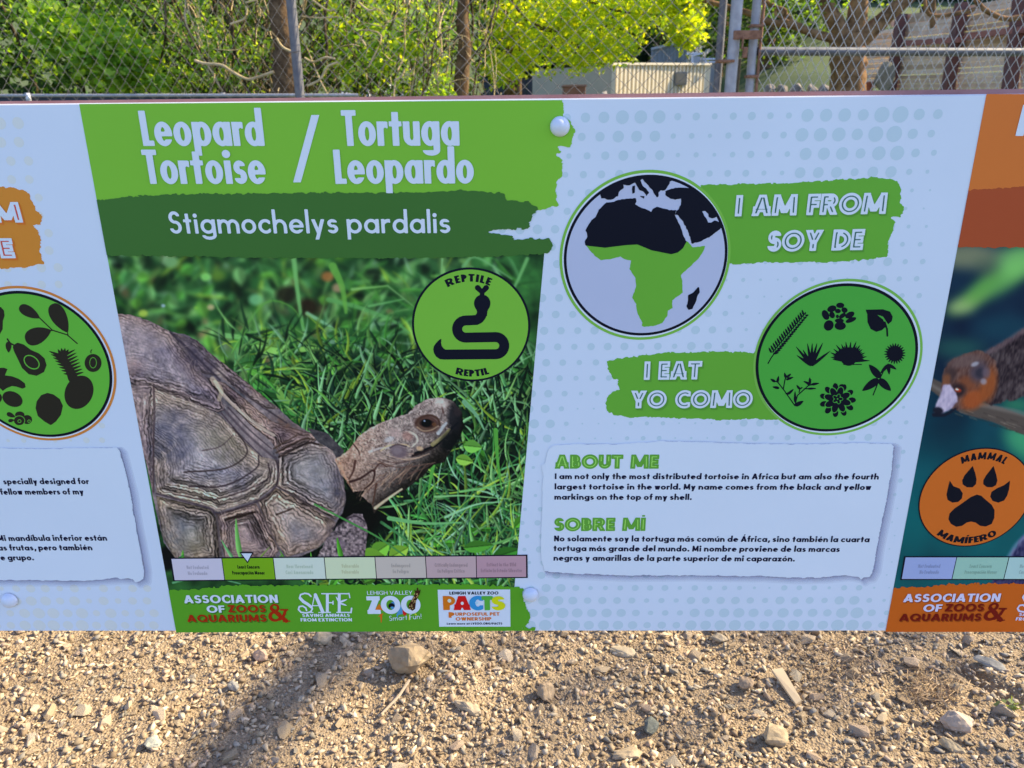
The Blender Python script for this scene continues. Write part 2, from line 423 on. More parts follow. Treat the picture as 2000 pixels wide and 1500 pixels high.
def text_px(name, text, font, A, B, top, mat, layer, cells=22, anchor=None, sx=None, imat=None, shadow=None, inline_layer=1):
    """baseline from pixel A to pixel B, capital top at pixel row `top` above A"""
    a = pl(*A)[0]; b = pl(*B)[0]; H = float(pl(A[0], top)[0, 1] - a[1])
    items, Wt = font.layout(text, cells)
    d = b - a
    if anchor == 'right': ex = d / np.hypot(*d) * H * sx; a = b - ex * Wt
    else: ex = d / Wt
    Vs, Fs, Vi, Fi = [], [], [], []
    for x, (V, f), inl, W in items:
        n = len(Vs); P = a + (V[:, :1] + x) * ex + V[:, 1:] * np.array([0, H]); base = sum(len(q) for q in Vs)
        Vs.append(P); Fs += [tuple(base + i for i in q) for q in f]
        if inl is not None and imat is not None:
            P = a + (inl[0][:, :1] + x) * ex + inl[0][:, 1:] * np.array([0, H]); base = sum(len(q) for q in Vi)
            Vi.append(P); Fi += [tuple(base + i for i in q) for q in inl[1]]
    V = np.concatenate(Vs); o = S(mesh_obj(name, to3(V, layer), Fs, mat))
    if shadow:
        px_m = H / abs(A[1] - top)
        for k, (dx, dy, c) in enumerate(shadow):
            sh = S(mesh_obj('lettering_shadow', to3(V + np.array([dx, -dy]) * px_m, layer - (k + 1)), Fs, c))
    if Vi: 
        o2 = mesh_obj('inline_stroke', to3(np.concatenate(Vi), layer + inline_layer), Fi, imat); S(o2)
    return o
def fit_ellipse(l, r, t, b):
    """centre and radii on the face so that its picture spans the given pixel bounds (None = unknown, then a circle)"""
    def bb(v):
        a = np.linspace(0, 2 * math.pi, 181); x = v[0] + v[2] * np.cos(a); z = v[1] + v[3] * np.sin(a)
        P = np.stack([x, np.full_like(x, SY), z - CAM_Z], 1); q = P @ AX_F
        X = 1000 + FPX * (P @ AX_R) / q; Y = 750 - FPX * (P @ AX_U) / q
        return np.array([X.min(), X.max(), Y.min(), Y.max()])
    circ = l is None or r is None
    cx = ((l if l is not None else r - 1.1 * (b - t)) + (r if r is not None else l + 1.1 * (b - t))) / 2
    c = pl(cx, (t + b) / 2)[0]; rad = (pl(cx, t)[0, 1] - pl(cx, b)[0, 1]) / 2
    v = np.array([c[0], c[1], rad, rad]); T = [l, r, t, b]
    idx = [i for i in range(4) if T[i] is not None]; tv = np.array([T[i] for i in idx])
    for _ in range(12):
        e = bb(v)[idx] - tv; J = []
        for i in (range(3) if circ else range(4)):
            w = v.copy(); w[i] += 1e-5
            if circ and i == 2: w[3] += 1e-5
            J.append((bb(w)[idx] - tv - e) / 1e-5)
        dv = np.linalg.lstsq(np.array(J).T, e, rcond=None)[0]
        for i in range(len(dv)): v[i] -= dv[i]
        if circ: v[3] = v[2]
    return v
def disc(name, v, mat, layer, n=128):
    a = np.linspace(0, 2 * math.pi, n, endpoint=False)
    V = np.stack([v[0] + v[2] * np.cos(a), v[1] + v[3] * np.sin(a)], 1)
    return S(mesh_obj(name, to3(V, layer), [tuple(range(n))], mat))
def arc_text(name, text, font, v, rad, a0, a1, hcap, mat, layer, outside=False, cells=18):
    """letters round the centre of ellipse v; angles in degrees from straight up (top text) or straight down"""
    items, Wt = font.layout(text, cells); Vs, Fs = [], []
    kx = v[2] / ((v[2] + v[3]) / 2)
    for x, (V, f), inl, W in items:
        t = (x + W / 2) / Wt; a = R_(a0 + (a1 - a0) * t)
        arcw = abs(R_(a1 - a0)) * rad / Wt
        lx = (V[:, 0] - W / 2) * arcw; ly = V[:, 1] * hcap
        if not outside: c, s = math.sin(a), math.cos(a); ox, oz = rad * c, rad * s; rot = -a
        else: c, s = math.sin(a), -math.cos(a); ox, oz = rad * c, rad * s; rot = a
        P = np.stack([ox + lx * math.cos(rot) - ly * math.sin(rot), oz + lx * math.sin(rot) + ly * math.cos(rot)], 1)
        P[:, 0] = P[:, 0] * kx + v[0]; P[:, 1] = P[:, 1] + v[1]
        base = sum(len(q) for q in Vs); Vs.append(P); Fs += [tuple(base + i for i in q) for q in f]
    return S(mesh_obj(name, to3(np.concatenate(Vs), layer), Fs, mat))

# the board itself, 5 mm thick with softly rounded edges, and its white print ground
WHITE = pmat(176, 196, 240); BLACK = pmat(10, 12, 34); GREEN = pmat(100, 163, 66); DGREEN = pmat(50, 95, 55); LETTER = pmat(186, 208, 242)
X_L, X_R = -1.42, 1.42
core = simple_mat('board_edge', (0.86, 0.85, 0.82), rough=0.5, transl=0.25)
T_ = 0.005; e_ = 0.0012
prof = [(SY, Z_BOT + e_), (SY + e_, Z_BOT), (SY + T_ - e_, Z_BOT), (SY + T_, Z_BOT + e_), (SY + T_, Z_TOP - e_), (SY + T_ - e_, Z_TOP), (SY + e_, Z_TOP), (SY, Z_TOP - e_)]
V = [(x, y, z) for x in (X_L, X_R) for y, z in prof]; n = len(prof)
F = [(i, (i + 1) % n, n + (i + 1) % n, n + i) for i in range(n)] + [tuple(range(n))[::-1], tuple(range(n, 2 * n))]
S(mesh_obj('board', V, F, core))
def ed1(y): return 155 + (y - 204) * (190 / 1032.)
def ed2(y): return 1925 - (y - 182.5) * (198 / 1053.)
a_ = pl(-400, 700)[0]
xzs = [(X_L, Z_BOT + e_), (X_R, Z_BOT + e_), (X_R, Z_TOP - e_), (X_L, Z_TOP - e_)]
S(mesh_obj('white_print_ground', to3(np.array(xzs), 0.6), [(0, 1, 2, 3)], WHITE))

# halftone dots
def dots(name, x0, x1, seed, mat, salmon=False):
    r = np.random.RandomState(seed); s = 0.0177; Vs, Fs = [], []; nrow = int((Z_TOP - Z_BOT) / s) + 1; a = np.linspace(0, 2 * math.pi, 14, endpoint=False)
    cphase = r.rand(400)
    for j in range(nrow + 1):
        z = Z_BOT + 0.009 + j * s
        for i in range(int((x1 - x0) / s) + 1):
            x = x0 + i * s + (0.5 * s if j % 2 else 0) * 0.5 - j * 0.0012
            u = (z - Z_BOT) / (Z_TOP - Z_BOT)
            big = 0.30 + 0.9 * max(0, u - .86) * 2.6 + 0.9 * max(0, .13 - u) * 3.6
            q = big + 0.62 * vnoise(np.array([i * 1.0]), np.array([j * 1.0]), 3.4, seed + 3)[0] + .32 * (cphase[(i * 7) % 400] - .5)
            rad = s * 0.5 * min(max(q, 0.12), 0.90)
            if z + rad > Z_TOP - 0.0015 or z - rad < Z_BOT + 0.001: continue
            b = sum(len(v) for v in Vs)
            Vs.append(np.stack([x + rad * np.cos(a), z + rad * np.sin(a)], 1)); Fs.append(tuple(range(b, b + 14)))
    o = S(mesh_obj(name, to3(np.concatenate(Vs), 1.2), Fs, mat)); o['kind'] = 'stuff'
xa = float(pl(1040, 700)[0, 0]); xb = float(pl(1980, 200)[0, 0])
dots('halftone_dots', xa - .02, float(pl(1925, 200)[0, 0]) + .004, 3, pmat(159, 186, 219))
dots('halftone_dots', X_L + .01, float(pl(345, 1236)[0, 0]) - .012, 11, pmat(186, 194, 216))

# left slanted edge helper polygons
GT = [(ed1(200) - .5, 203.0), (600, 198.6), (1097, 194.6), (1102, 205), (1100, 225), (1113, 238), (1124, 256), (1113, 287), (1087, 285), (1096, 297), (1087, 303), (1098, 311), (1100, 327), (1096, 345), (1086, 353), (1085, 371), (1089, 401), (1052, 410), (900, 412), (500, 412), (ed1(420), 420)]
def clip_top(F, X, Y, yl=202.4, yr=194.6): return np.maximum(F, (yl + (yr - yl) * (X - 155) / 945.) + 1.2 - Y)
def title_fn(X, Y):
    F = rough(GT, 4, 9, 21)(X, Y)
    line = (ed1(Y) - X) * .983
    return np.maximum(np.maximum(np.where(X < 1040, s_poly(X, Y, GT), F), line), 203.2 - (X - 155) * .0082 - Y)
shape_px('title_block', title_fn, (140, 190, 1140, 424), 1.2, GREEN, 3)
DB = [(180, 391), (235, 386), (275, 382), (350, 379), (500, 377.5), (630, 376), (755, 376), (855, 374), (900, 371), (955, 375), (986, 377), (990, 393), (1005, 391), (1032, 394), (1052, 409), (1042, 416), (1031, 446), (965, 450), (952, 454), (1000, 460), (1005, 467), (1072, 465), (1080, 478), (1070, 494), (1030, 497), (930, 502), (780, 504), (630, 504), (480, 502.5), (330, 500), (230, 498), (200, 498)]
shape_px('species_band', lambda X, Y: np.maximum(rough(DB, 4, 8, 31)(X, Y), (ed1(Y) - X) * .983), (170, 362, 1090, 512), 1.2, DGREEN, 6)
GB = [(300, 1153), (331, 1152), (364, 1151), (402, 1149), (426, 1146), (453, 1142), (510, 1143), (586, 1142), (700, 1141), (780, 1140.6), (880, 1140), (940, 1141), (1000, 1146), (1022, 1148), (1023, 1172), (1028, 1184), (1036, 1200), (1032, 1216), (1020, 1226), (1045.6, 1225), (1046, 1260), (300, 1260)]
def gb_fn(X, Y):
    F = rough(GB, 4.5, 7, 41)(X, Y)
    bot = Y - (1234.6 - (X - 345) * .0050)
    return np.maximum(np.maximum(F, (ed1(Y) - X) * .983), bot)
shape_px('sponsor_band', gb_fn, (320, 1130, 1060, 1250), 1.2, pmat(72, 138, 46), 6)
for k, (pp, r_) in enumerate([((266, 477), 1), ((955, 455), 1.3)]): pass

# titles
text_px('title_lettering', 'Leopard', FUT_COND, (281, 285), (518, 285), 216, LETTER, 7, 40)
text_px('title_lettering', 'Tortoise', FUT_COND, (287, 359), (522, 359), 292, LETTER, 9, 40)
text_px('title_lettering', 'Tortuga', FUT_COND, (671, 285), (898, 284.5), 215, LETTER, 7, 40)
text_px('title_lettering', 'Leopardo', FUT_COND, (656, 359), (926, 358), 292, LETTER, 9, 40)
poly_px('title_slash', [(573, 356), (588, 356), (624, 224.5), (608.5, 224.5)], LETTER, 7)
text_px('species_lettering', 'Stigmochelys pardalis', FUT_MED, (334, 456), (880, 455), 412.5, LETTER, 8, 34)

# brush patches behind the two headings of the right-hand part
OG = pmat(82, 148, 66); BK = pmat(6, 9, 30)
PA = [(1370, 361), (1410, 360.5), (1480, 359), (1560, 357), (1610, 353), (1680, 349), (1715, 346), (1735, 349), (1752, 352), (1758, 362), (1760, 380), (1758, 397), (1765, 402), (1766, 410), (1758, 423), (1738, 424), (1747, 432), (1744, 450), (1736, 470), (1732, 500), (1690, 508), (1640, 511), (1560, 512), (1470, 514), (1390, 516), (1370, 500)]
shape_px('brush_patch', rough(PA, 4, 8, 51), (1350, 338, 1775, 524), 1.2, OG, 2)
PB = [(1520, 688), (1430, 687), (1370, 687), (1310, 688.5), (1250, 694), (1200, 702), (1185, 706), (1184, 712), (1192, 728), (1197, 737), (1209, 741), (1206, 752), (1211, 761), (1192, 769), (1184, 777), (1184, 790), (1186, 802), (1200, 810), (1225, 814), (1290, 815), (1320, 817), (1400, 819), (1500, 818), (1540, 818)]
shape_px('brush_patch', rough(PB, 4, 8, 61), (1175, 678, 1545, 826), 1.2, OG, 2)
SHA = [(3.2, 4.2, pmat(70, 128, 62)), (2.0, 2.8, pmat(50, 96, 60))]
INL = pmat(50, 92, 92); LW = pmat(190, 212, 244)
text_px('heading_lettering', 'I AM FROM', INLINE, (1434.5, 422.5), (1729, 417.5), 381, LW, 6, 34, imat=INL, shadow=SHA)
text_px('heading_lettering', 'SOY DE', INLINE, (1496.5, 491.5), (1684, 488), 450.5, LW, 6, 34, imat=INL, shadow=SHA)
text_px('heading_lettering', 'I EAT', INLINE, (1257, 741.5), (1369, 740.5), 705.5, LW, 6, 34, imat=INL, shadow=SHA)
text_px('heading_lettering', 'YO COMO', INLINE, (1231, 797), (1468, 796), 762.5, LW, 6, 34, imat=INL, shadow=SHA)

# globe of Africa
ringw = lambda v, d: np.array([v[0], v[1], v[2] - d, v[3] - d])
PXM = 0.000545
g = fit_ellipse(1092.7, 1427, 331.5, 663.4)
disc('globe_ring', g, pmat(98, 160, 82), 3); disc('globe_ring', ringw(g, 5.2 * PXM), pmat(192, 210, 245), 4)
g2 = fit_ellipse(1101, 1420.8, 341, 655)
disc('globe_outline', g2, BK, 5); disc('globe_sea', ringw(g2, 5.3 * PXM), pmat(156, 171, 216), 6)
c_ = lambda pts: [(1080 + x / 3.947, 310 + y / 3.947) for x, y in pts]
def inside_globe(X, Y, F, d=5.0):
    u = pl(X.ravel(), Y.ravel()); v = ringw(g2, d * PXM)
    E = s_ell(u[:, 0], u[:, 1], v[0], v[1], v[2], v[3]).reshape(X.shape) / PXM
    return np.maximum(F, E)
LAND = c_([(250, 665), (243, 640), (262, 610), (262, 570), (248, 552), (262, 525), (300, 470), (330, 445), (352, 395), (395, 350), (412, 335), (450, 335), (500, 318), (560, 308), (640, 303), (645, 330), (632, 350), (660, 368), (735, 395), (755, 408), (768, 385), (800, 370), (850, 382), (900, 395), (950, 395), (940, 430), (960, 480), (985, 530), (1000, 580), (1022, 630), (1040, 640), (1075, 682), (1170, 672), (1160, 710), (1120, 770), (1060, 825), (1000, 880), (985, 900), (995, 940), (998, 1030), (960, 1060), (918, 1090), (920, 1150), (885, 1170), (880, 1210), (840, 1265), (790, 1285), (700, 1297), (684, 1285), (690, 1265), (650, 1190), (640, 1120), (610, 1070), (640, 985), (635, 920), (590, 850), (600, 785), (540, 770), (520, 752), (450, 772), (370, 780), (320, 745), (280, 700)])
EURO = c_([(370, 290), (372, 303), (398, 303), (415, 318), (460, 312), (500, 285), (505, 255), (545, 225), (545, 200), (590, 205), (630, 185), (660, 235), (700, 255), (720, 285), (740, 262), (725, 240), (690, 205), (672, 165), (685, 155), (720, 190), (765, 240), (780, 270), (800, 300), (815, 290), (812, 262), (830, 245), (865, 240), (890, 205), (900, 175), (925, 165), (1000, 195), (1060, 225), (1000, 222), (950, 222), (905, 235), (865, 245), (868, 285), (905, 305), (940, 315), (985, 305), (985, 345), (965, 390), (950, 400), (945, 430), (960, 430), (1000, 480), (1040, 560), (1060, 620), (1070, 655), (1140, 635), (1200, 605), (1250, 570), (1300, 530), (1500, 500), (1500, 0), (200, 0)])
GULF = c_([(1150, 405), (1170, 400), (1195, 425), (1200, 450), (1230, 460), (1265, 445), (1285, 490), (1265, 480), (1245, 475), (1220, 492), (1195, 492), (1185, 465), (1165, 440)])
MADA = c_([(1115, 988), (1125, 990), (1130, 1030), (1115, 1050), (1100, 1100), (1075, 1155), (1045, 1165), (1028, 1140), (1040, 1090), (1040, 1050), (1080, 1030)])
SIS = c_([(612, 210), (632, 205), (630, 260), (612, 270), (608, 235)]); SIC = c_([(665, 285), (705, 288), (700, 308)])
SPLIT = lambda X: 310 + (np.interp((X - 1080) * 3.947, [200, 250, 400, 560, 650, 760, 910, 960, 1000, 1030, 1060], [668, 668, 685, 665, 660, 705, 735, 722, 690, 635, 600])) / 3.947
Xg, Yg = grid((1095, 335, 1425, 660), 0.8)
fl = s_poly(Xg, Yg, LAND) + vnoise(Xg, Yg, 4, 5) * 1.2
sp = (Yg - SPLIT(Xg)) * .95
nz = vnoise(Xg, Yg, 3.5, 8) * 1.6
eu = I(s_poly(Xg, Yg, EURO) + nz, -(s_poly(Xg, Yg, GULF) + nz * .5))
blk = U(I(fl, sp), eu, s_poly(Xg, Yg, MADA) + nz * .5, s_poly(Xg, Yg, SIS), s_poly(Xg, Yg, SIC))
for nm, FF, mt, ly in (('map_range', I(fl, -sp - .5), pmat(84, 150, 66), 7), ('map_land', blk, BK, 8)):
    Vv, ff = contour(inside_globe(Xg, Yg, FF), 1095, 335, 0.8); flat_px(nm, Vv, ff, mt, ly)

# food circle of the right-hand part
def food_circle(l, r, t, b, l2, r2, t2, b2, cring, cin):
    g = fit_ellipse(l, r, t, b); disc('food_ring', g, cring, 3); disc('food_ring', ringw(g, 5.0 * PXM), pmat(190, 208, 244), 4)
    h = fit_ellipse(l2, r2, t2, b2); disc('food_outline', h, BK, 5); disc('food_field', ringw(h, 5.6 * PXM), cin, 6)
food_circle(1471, 1801.7, 544.3, 850, 1475.4, 1792.7, 553, 842.4, pmat(98, 160, 92), pmat(60, 146, 74))
def leafF(X, Y, x0, y0, x1, y1, w, k=.45):       # pointed leaf between two points
    d = np.array([x1 - x0, y1 - y0]); L_ = np.hypot(*d); d = d / L_
    u = ((X - x0) * d[0] + (Y - y0) * d[1]) / L_; v = -(X - x0) * d[1] + (Y - y0) * d[0]
    uu = np.clip(u, 0, 1); hw = w * (uu ** k) * ((1 - uu) ** .8) * 1.75
    return np.maximum(np.abs(v) - hw, np.maximum(-u, u - 1) * L_)
X, Y = np.meshgrid(np.arange(150, 1450, 3.2), np.arange(250, 1310, 3.2))
fs = []; r = np.random.RandomState(2)
for i in range(17):                               # grain ear
    t = i / 16; cx = 215 + 285 * t; cy = 715 - 335 * t; 
    wd_ = 1 - .35 * t
    fs += [leafF(X, Y, cx - 4, cy + 6, cx - 30 * wd_, cy - 42, 13, .5), leafF(X, Y, cx + 10, cy + 14, cx + 62 * wd_, cy + 4, 13, .5), leafF(X, Y, cx + 4, cy + 4, cx + 24 * wd_, cy - 22, 9, .5)]
fs.append(s_line(X, Y, [(180, 815), (205, 770), (250, 705)], 5))
def rosette(cx, cy, spec, sq=.8):
    out = []
    for rr, n_, sz, ph in spec:
        for k in range(n_):
            a = ph + 2 * math.pi * k / n_; x_, y_ = cx + rr * math.cos(a), cy + rr * math.sin(a) * sq
            ca, sa = math.cos(a), math.sin(a); u = (X - x_) * ca + (Y - y_) * sa; v = -(X - x_) * sa + (Y - y_) * ca
            out.append(s_ell(u, v, 0, 0, sz * 1.15, sz * .72))
    return out
def petals(lst):
    o = []
    for x_, y_, rx, ry, a in lst:
        a = R_(a); u = (X - x_) * math.cos(a) + (Y - y_) * math.sin(a); v = -(X - x_) * math.sin(a) + (Y - y_) * math.cos(a)
        o.append(s_ell(u, v, 0, 0, rx, ry))
    return o
fs += petals([(820, 300, 36, 24, 0), (745, 330, 42, 28, -20), (690, 385, 30, 46, -25), (800, 350, 26, 20, 0), (858, 342, 28, 24, 20), (905, 385, 44, 26, -28), (915, 430, 50, 20, -22), (748, 385, 24, 30, -20), (795, 398, 14, 16, 0), (840, 392, 34, 19, -35), (812, 436, 40, 20, 0), (718, 478, 42, 48, 30), (820, 482, 50, 36, 0)])
lf = U(s_poly(X, Y, [(1045, 338), (1200, 335), (1262, 355), (1285, 400), (1278, 440), (1245, 468), (1200, 400), (1145, 382), (1200, 425), (1225, 488), (1190, 520), (1140, 535), (1090, 510), (1062, 450), (1060, 380)]), s_line(X, Y, [(1215, 450), (1235, 510), (1238, 570)], 8)); fs.append(lf)
for x1, y1 in ((425, 662), (430, 740), (528, 632), (572, 632), (615, 632), (668, 628), (735, 702), (488, 690), (640, 770)):
    fs.append(leafF(X, Y, 565, 835, x1, y1, 15, .3))
fs.append(s_ell(X, Y, 566, 790, 32, 46))
for k in range(26):
    a = R_(-175 + 175 * k / 25); L_ = 150 + 40 * r.rand(); L_ = L_ * (1.0 if k % 2 else .8)
    fs.append(leafF(X, Y, 895, 790, 895 + L_ * 1.1 * math.cos(a), 790 + L_ * math.sin(a), 15, .2))
fs.append(s_ell(X, Y, 895, 770, 70, 66)); fs.append(s_line(X, Y, [(850, 825), (1010, 824)], 4))
fl_ = s_ell(X, Y, 1305, 728, 82, 80) + 14 * np.sin(np.arctan2(Y - 728, X - 1305) * 22); fs.append(fl_)
fs += [s_line(X, Y, [(1112, 1095), (1150, 1000), (1200, 890), (1245, 820)], 5), leafF(X, Y, 1175, 940, 1075, 825, 42), leafF(X, Y, 1160, 955, 1015, 1058, 44), leafF(X, Y, 1165, 955, 1270, 1058, 44), leafF(X, Y, 1245, 825, 1175, 905, 20), leafF(X, Y, 1245, 825, 1320, 868, 20), leafF(X, Y, 1245, 820, 1255, 915, 22)]
for seg in ([(418, 1190), (320, 1050), (265, 980), (215, 965)], [(315, 1045), (330, 960), (345, 925)], [(418, 1190), (440, 1100), (540, 1010), (560, 960)], [(340, 1085), (400, 1050)], [(455, 1070), (465, 1035)], [(540, 1010), (625, 992)], [(500, 1040), (600, 1038)], [(540, 1005), (500, 975)]):
    fs.append(s_line(X, Y, seg, 5))
for a_ in ((245, 978, 200, 952, 16), (262, 985, 275, 925, 15), (280, 1035, 218, 1022, 16), (338, 945, 325, 895, 14), (345, 940, 385, 905, 14), (340, 960, 408, 935, 14), (355, 1090, 408, 1042, 15), (418, 1160, 420, 1058, 14), (462, 1045, 432, 1005, 14), (465, 1040, 488, 1025, 9), (552, 1000, 550, 938, 15), (548, 998, 498, 972, 13), (560, 1003, 635, 990, 15), (530, 1040, 605, 1036, 12), (420, 1190, 495, 1148, 24)):
    fs.append(leafF(X, Y, *a_))
def sub(F, G): return np.maximum(F, -G)
ros = U(*petals([(835 + 0, 1020, 26, 22, 0)] + [(797 + 128 * math.cos(a), 1140 + 118 * math.sin(a), 34, 24, math.degrees(a)) for a in np.linspace(0, 6.28, 12)[:-1]]))
ros2 = U(*petals([(797 + 76 * math.cos(a), 1138 + 72 * math.sin(a), 44, 27, math.degrees(a)) for a in np.linspace(.3, 6.58, 9)[:-1]]))
ros3 = U(*petals([(797 + 26 * math.cos(a), 1130 + 24 * math.sin(a), 19, 12, math.degrees(a)) for a in np.linspace(0, 6.28, 6)[:-1]]))
fs.append(U(sub(ros, ros2 - 7), sub(ros2, U(ros3, s_ell(X, Y, 797, 1130, 30, 28)) - 5), ros3))
Vv, ff = contour(U(*fs), 150, 250, 3.2); Vv = np.stack([1460 + Vv[:, 0] / 4.545, 530 + Vv[:, 1] / 4.545], 1); flat_px('food_silhouettes', Vv, ff, BK, 7)

# food circle, orange heading and text card of the left-hand part
food_circle(None, 227.7, 558, 860, None, 220, 567.6, 853, pmat(192, 112, 68), pmat(80, 158, 70))
X, Y = np.meshgrid(np.arange(-330, 1000, 4.0), np.arange(150, 1300, 4.0)); BR = pmat(34, 32, 30)
fs = [leafF(X, Y, 178, 218, 358, 322, 62), leafF(X, Y, 465, 198, 605, 450, 92), leafF(X, Y, 230, 518, 458, 430, 98), s_line(X, Y, [(350, 315), (470, 430), (600, 470), (690, 548)], 5), s_line(X, Y, [(450, 432), (480, 432)], 5), s_line(X, Y, [(600, 440), (610, 480)], 4),
      sub(s_poly(X, Y, [(125, 560), (160, 540), (215, 556), (280, 605), (350, 635), (400, 680), (418, 740), (395, 800), (330, 834), (260, 820), (200, 765), (165, 690), (130, 620), (118, 580)]), np.abs(s_ell(X * .8 + Y * .6, Y * .8 - X * .6, 285 * .8 + 713 * .6, 713 * .8 - 285 * .6, 74, 50)) - 5),
      s_line(X, Y, [(70, 508), (95, 545), (125, 560)], 7), leafF(X, Y, 80, 530, 82, 628, 34),
      s_ell(X * .9 + Y * .42, Y * .9 - X * .42, 705 * .9 + 980 * .42, 980 * .9 - 705 * .42, 122, 152),
      sub(s_ell(X, Y, 830, 720, 75, 80), np.abs(s_ell(X, Y, 830, 718, 30, 46)) - 3), s_line(X, Y, [(812, 632), (810, 615), (818, 602)], 4),
      s_poly(X, Y, [(425, 985), (480, 1000), (535, 1040), (562, 1100), (545, 1180), (500, 1240), (455, 1272), (400, 1240), (340, 1190), (320, 1120), (330, 1060), (370, 1005)]),
      sub(s_ell(X, Y, 175, 1232, 46, 40), np.abs(s_ell(X, Y, 177, 1236, 14, 13)) - 3), sub(s_ell(X, Y, 245, 1222, 44, 40), U(s_ell(X, Y, 175, 1232, 52, 46), np.abs(s_ell(X, Y, 262, 1236, 12, 11)) - 3)), sub(s_ell(X, Y, 180, 1180, 42, 30), s_ell(X, Y, 175, 1232, 52, 46)), leafF(X, Y, 65, 1166, 140, 1200, 26), leafF(X, Y, 78, 1235, 130, 1225, 20),
      s_poly(X, Y, [(-60, 225), (10, 222), (40, 255), (45, 300), (30, 350), (28, 420), (5, 462), (-60, 470)]),
      s_poly(X, Y, [(-60, 770), (40, 762), (72, 775), (60, 800), (48, 830), (110, 838), (170, 860), (225, 900), (232, 935), (205, 948), (150, 930), (110, 925), (60, 945), (30, 968), (-10, 930), (-60, 880)]),
      s_ell(X * .9 + Y * .4, Y * .9 - X * .4, 115 * .9 + 1040 * .4, 1040 * .9 - 115 * .4, 92, 64), s_ell(X, Y, -30, 1030, 52, 50)]
for k in range(16):
    t = k / 15; cx = 545 + 110 * t; cy = 650 + 170 * t; s_ = 1 if k % 2 else -1
    L_ = 120 * (1 - .25 * t); fs.append(leafF(X, Y, cx - s_ * 10, cy + 10, cx + s_ * L_ * (.92 if s_ < 0 else 1.05), cy - 10 - 46 * (1 - t) - (10 if s_ > 0 else -20), 13, .3))
for a in (-120, -100, -80, -60): fs.append(leafF(X, Y, 565, 680, 565 + 95 * math.cos(R_(a)), 680 + 95 * math.sin(R_(a)), 20, .25))
fs.append(s_line(X, Y, [(556, 650), (600, 730), (650, 850)], 16, 44))
Vv, ff = contour(U(*fs), -330, 150, 4.0); Vv = np.stack([Vv[:, 0] / 4.545, 550 + Vv[:, 1] / 4.545], 1); flat_px('food_silhouettes', Vv, ff, BR, 7)

OR = pmat(192, 116, 58)
PC_ = [(-320, 376), (-200, 370), (-80, 366), (0, 366), (25, 366), (45, 371), (58, 379), (64, 395), (70, 410), (80, 417), (83, 424), (80, 439), (64, 440), (75, 450), (81, 466), (80, 485), (78, 490), (85, 514), (60, 520), (0, 525), (-120, 528), (-320, 528)]
shape_px('brush_patch', rough(PC_, 4, 8, 71), (-330, 355, 100, 534), 1.2, OR, 2)
IO = pmat(150, 70, 80); SHO = [(3.2, 4.2, pmat(165, 98, 50)), (2.0, 2.8, pmat(128, 74, 42))]
text_px('heading_lettering', 'I AM FROM', INLINE, (-300, 437), (46.5, 434.4), 397, LETTER, 6, 30, imat=IO, shadow=SHO)
text_px('heading_lettering', 'SOY DE', INLINE, (-185, 506), (32, 504), 467, LETTER, 6, 30, imat=IO, shadow=SHO)

# torn-paper text cards with their printed soft shadow
def alpha_mat(name, col, al):
    m = simple_mat(name, col, rough=.6, spec=.2); m.node_tree.nodes['Principled BSDF'].inputs['Alpha'].default_value = al; return m
SHM = alpha_mat('printed_shadow', (.30, .27, .46), .085)
def card(pts, box, seed, mat):
    base = s_poly
    for k, (dx, dy, ex) in enumerate([(9, 6, 7), (8, 5, 5), (7, 4.5, 3), (5.5, 4, 1.5), (4, 3.5, 0), (3, 2.5, 0), (2, 2, 0)]):
        shape_px('card_shadow', lambda X, Y: s_poly(X - dx, Y - dy, pts) - ex, box, 3.0, SHM, 3 + k * .5)
    shape_px('text_card', lambda X, Y: rough(pts, 2.2, 12, seed)(X, Y), box, 1.2, mat, 7.5)
CARD = [(1080, 869), (1071, 876), (1065, 901), (1057, 909), (1062, 930), (1060, 941), (1059, 983), (1057, 1040), (1057, 1087), (1062, 1115), (1097, 1118), (1135, 1120), (1211, 1123), (1287, 1123), (1344, 1122), (1418, 1124), (1486, 1124), (1540, 1127.6), (1600, 1127), (1650, 1122), (1674, 1126), (1681, 1132), (1686, 1128), (1698, 1125), (1706, 1110), (1712, 1066), (1720, 1026), (1728, 990), (1733, 962), (1740, 916), (1745, 870), (1740, 865.6), (1660, 864.6), (1560, 867), (1440, 865), (1363, 862), (1287, 861), (1211, 867), (1135, 866.7)]
card(CARD, (1040, 850, 1775, 1150), 81, pmat(180, 200, 243))
CARDL = [(-300, 872), (0, 875), (78, 876), (229, 873.5), (235, 879.5), (240, 899), (253.4, 951), (257, 969), (260, 995), (268, 1037), (275.5, 1073), (282, 1112), (281, 1130), (266.5, 1136), (260, 1130), (231, 1128), (182, 1132), (130, 1134), (78, 1132), (0, 1132), (-300, 1130)]
card(CARDL, (-290, 855, 310, 1155), 91, pmat(182, 200, 240))
GH = pmat(78, 140, 68); GI = pmat(128, 196, 118)
text_px('card_heading', 'ABOUT ME', INLINE, (1083, 914.6), (1286, 914.6), 887, GH, 9, 26, imat=GI)
text_px('card_heading', 'SOBRE Mİ', INLINE, (1082, 1036.5), (1260, 1036), 1010.5, GH, 9, 26, imat=GI)
TXT = pmat(14, 12, 48)
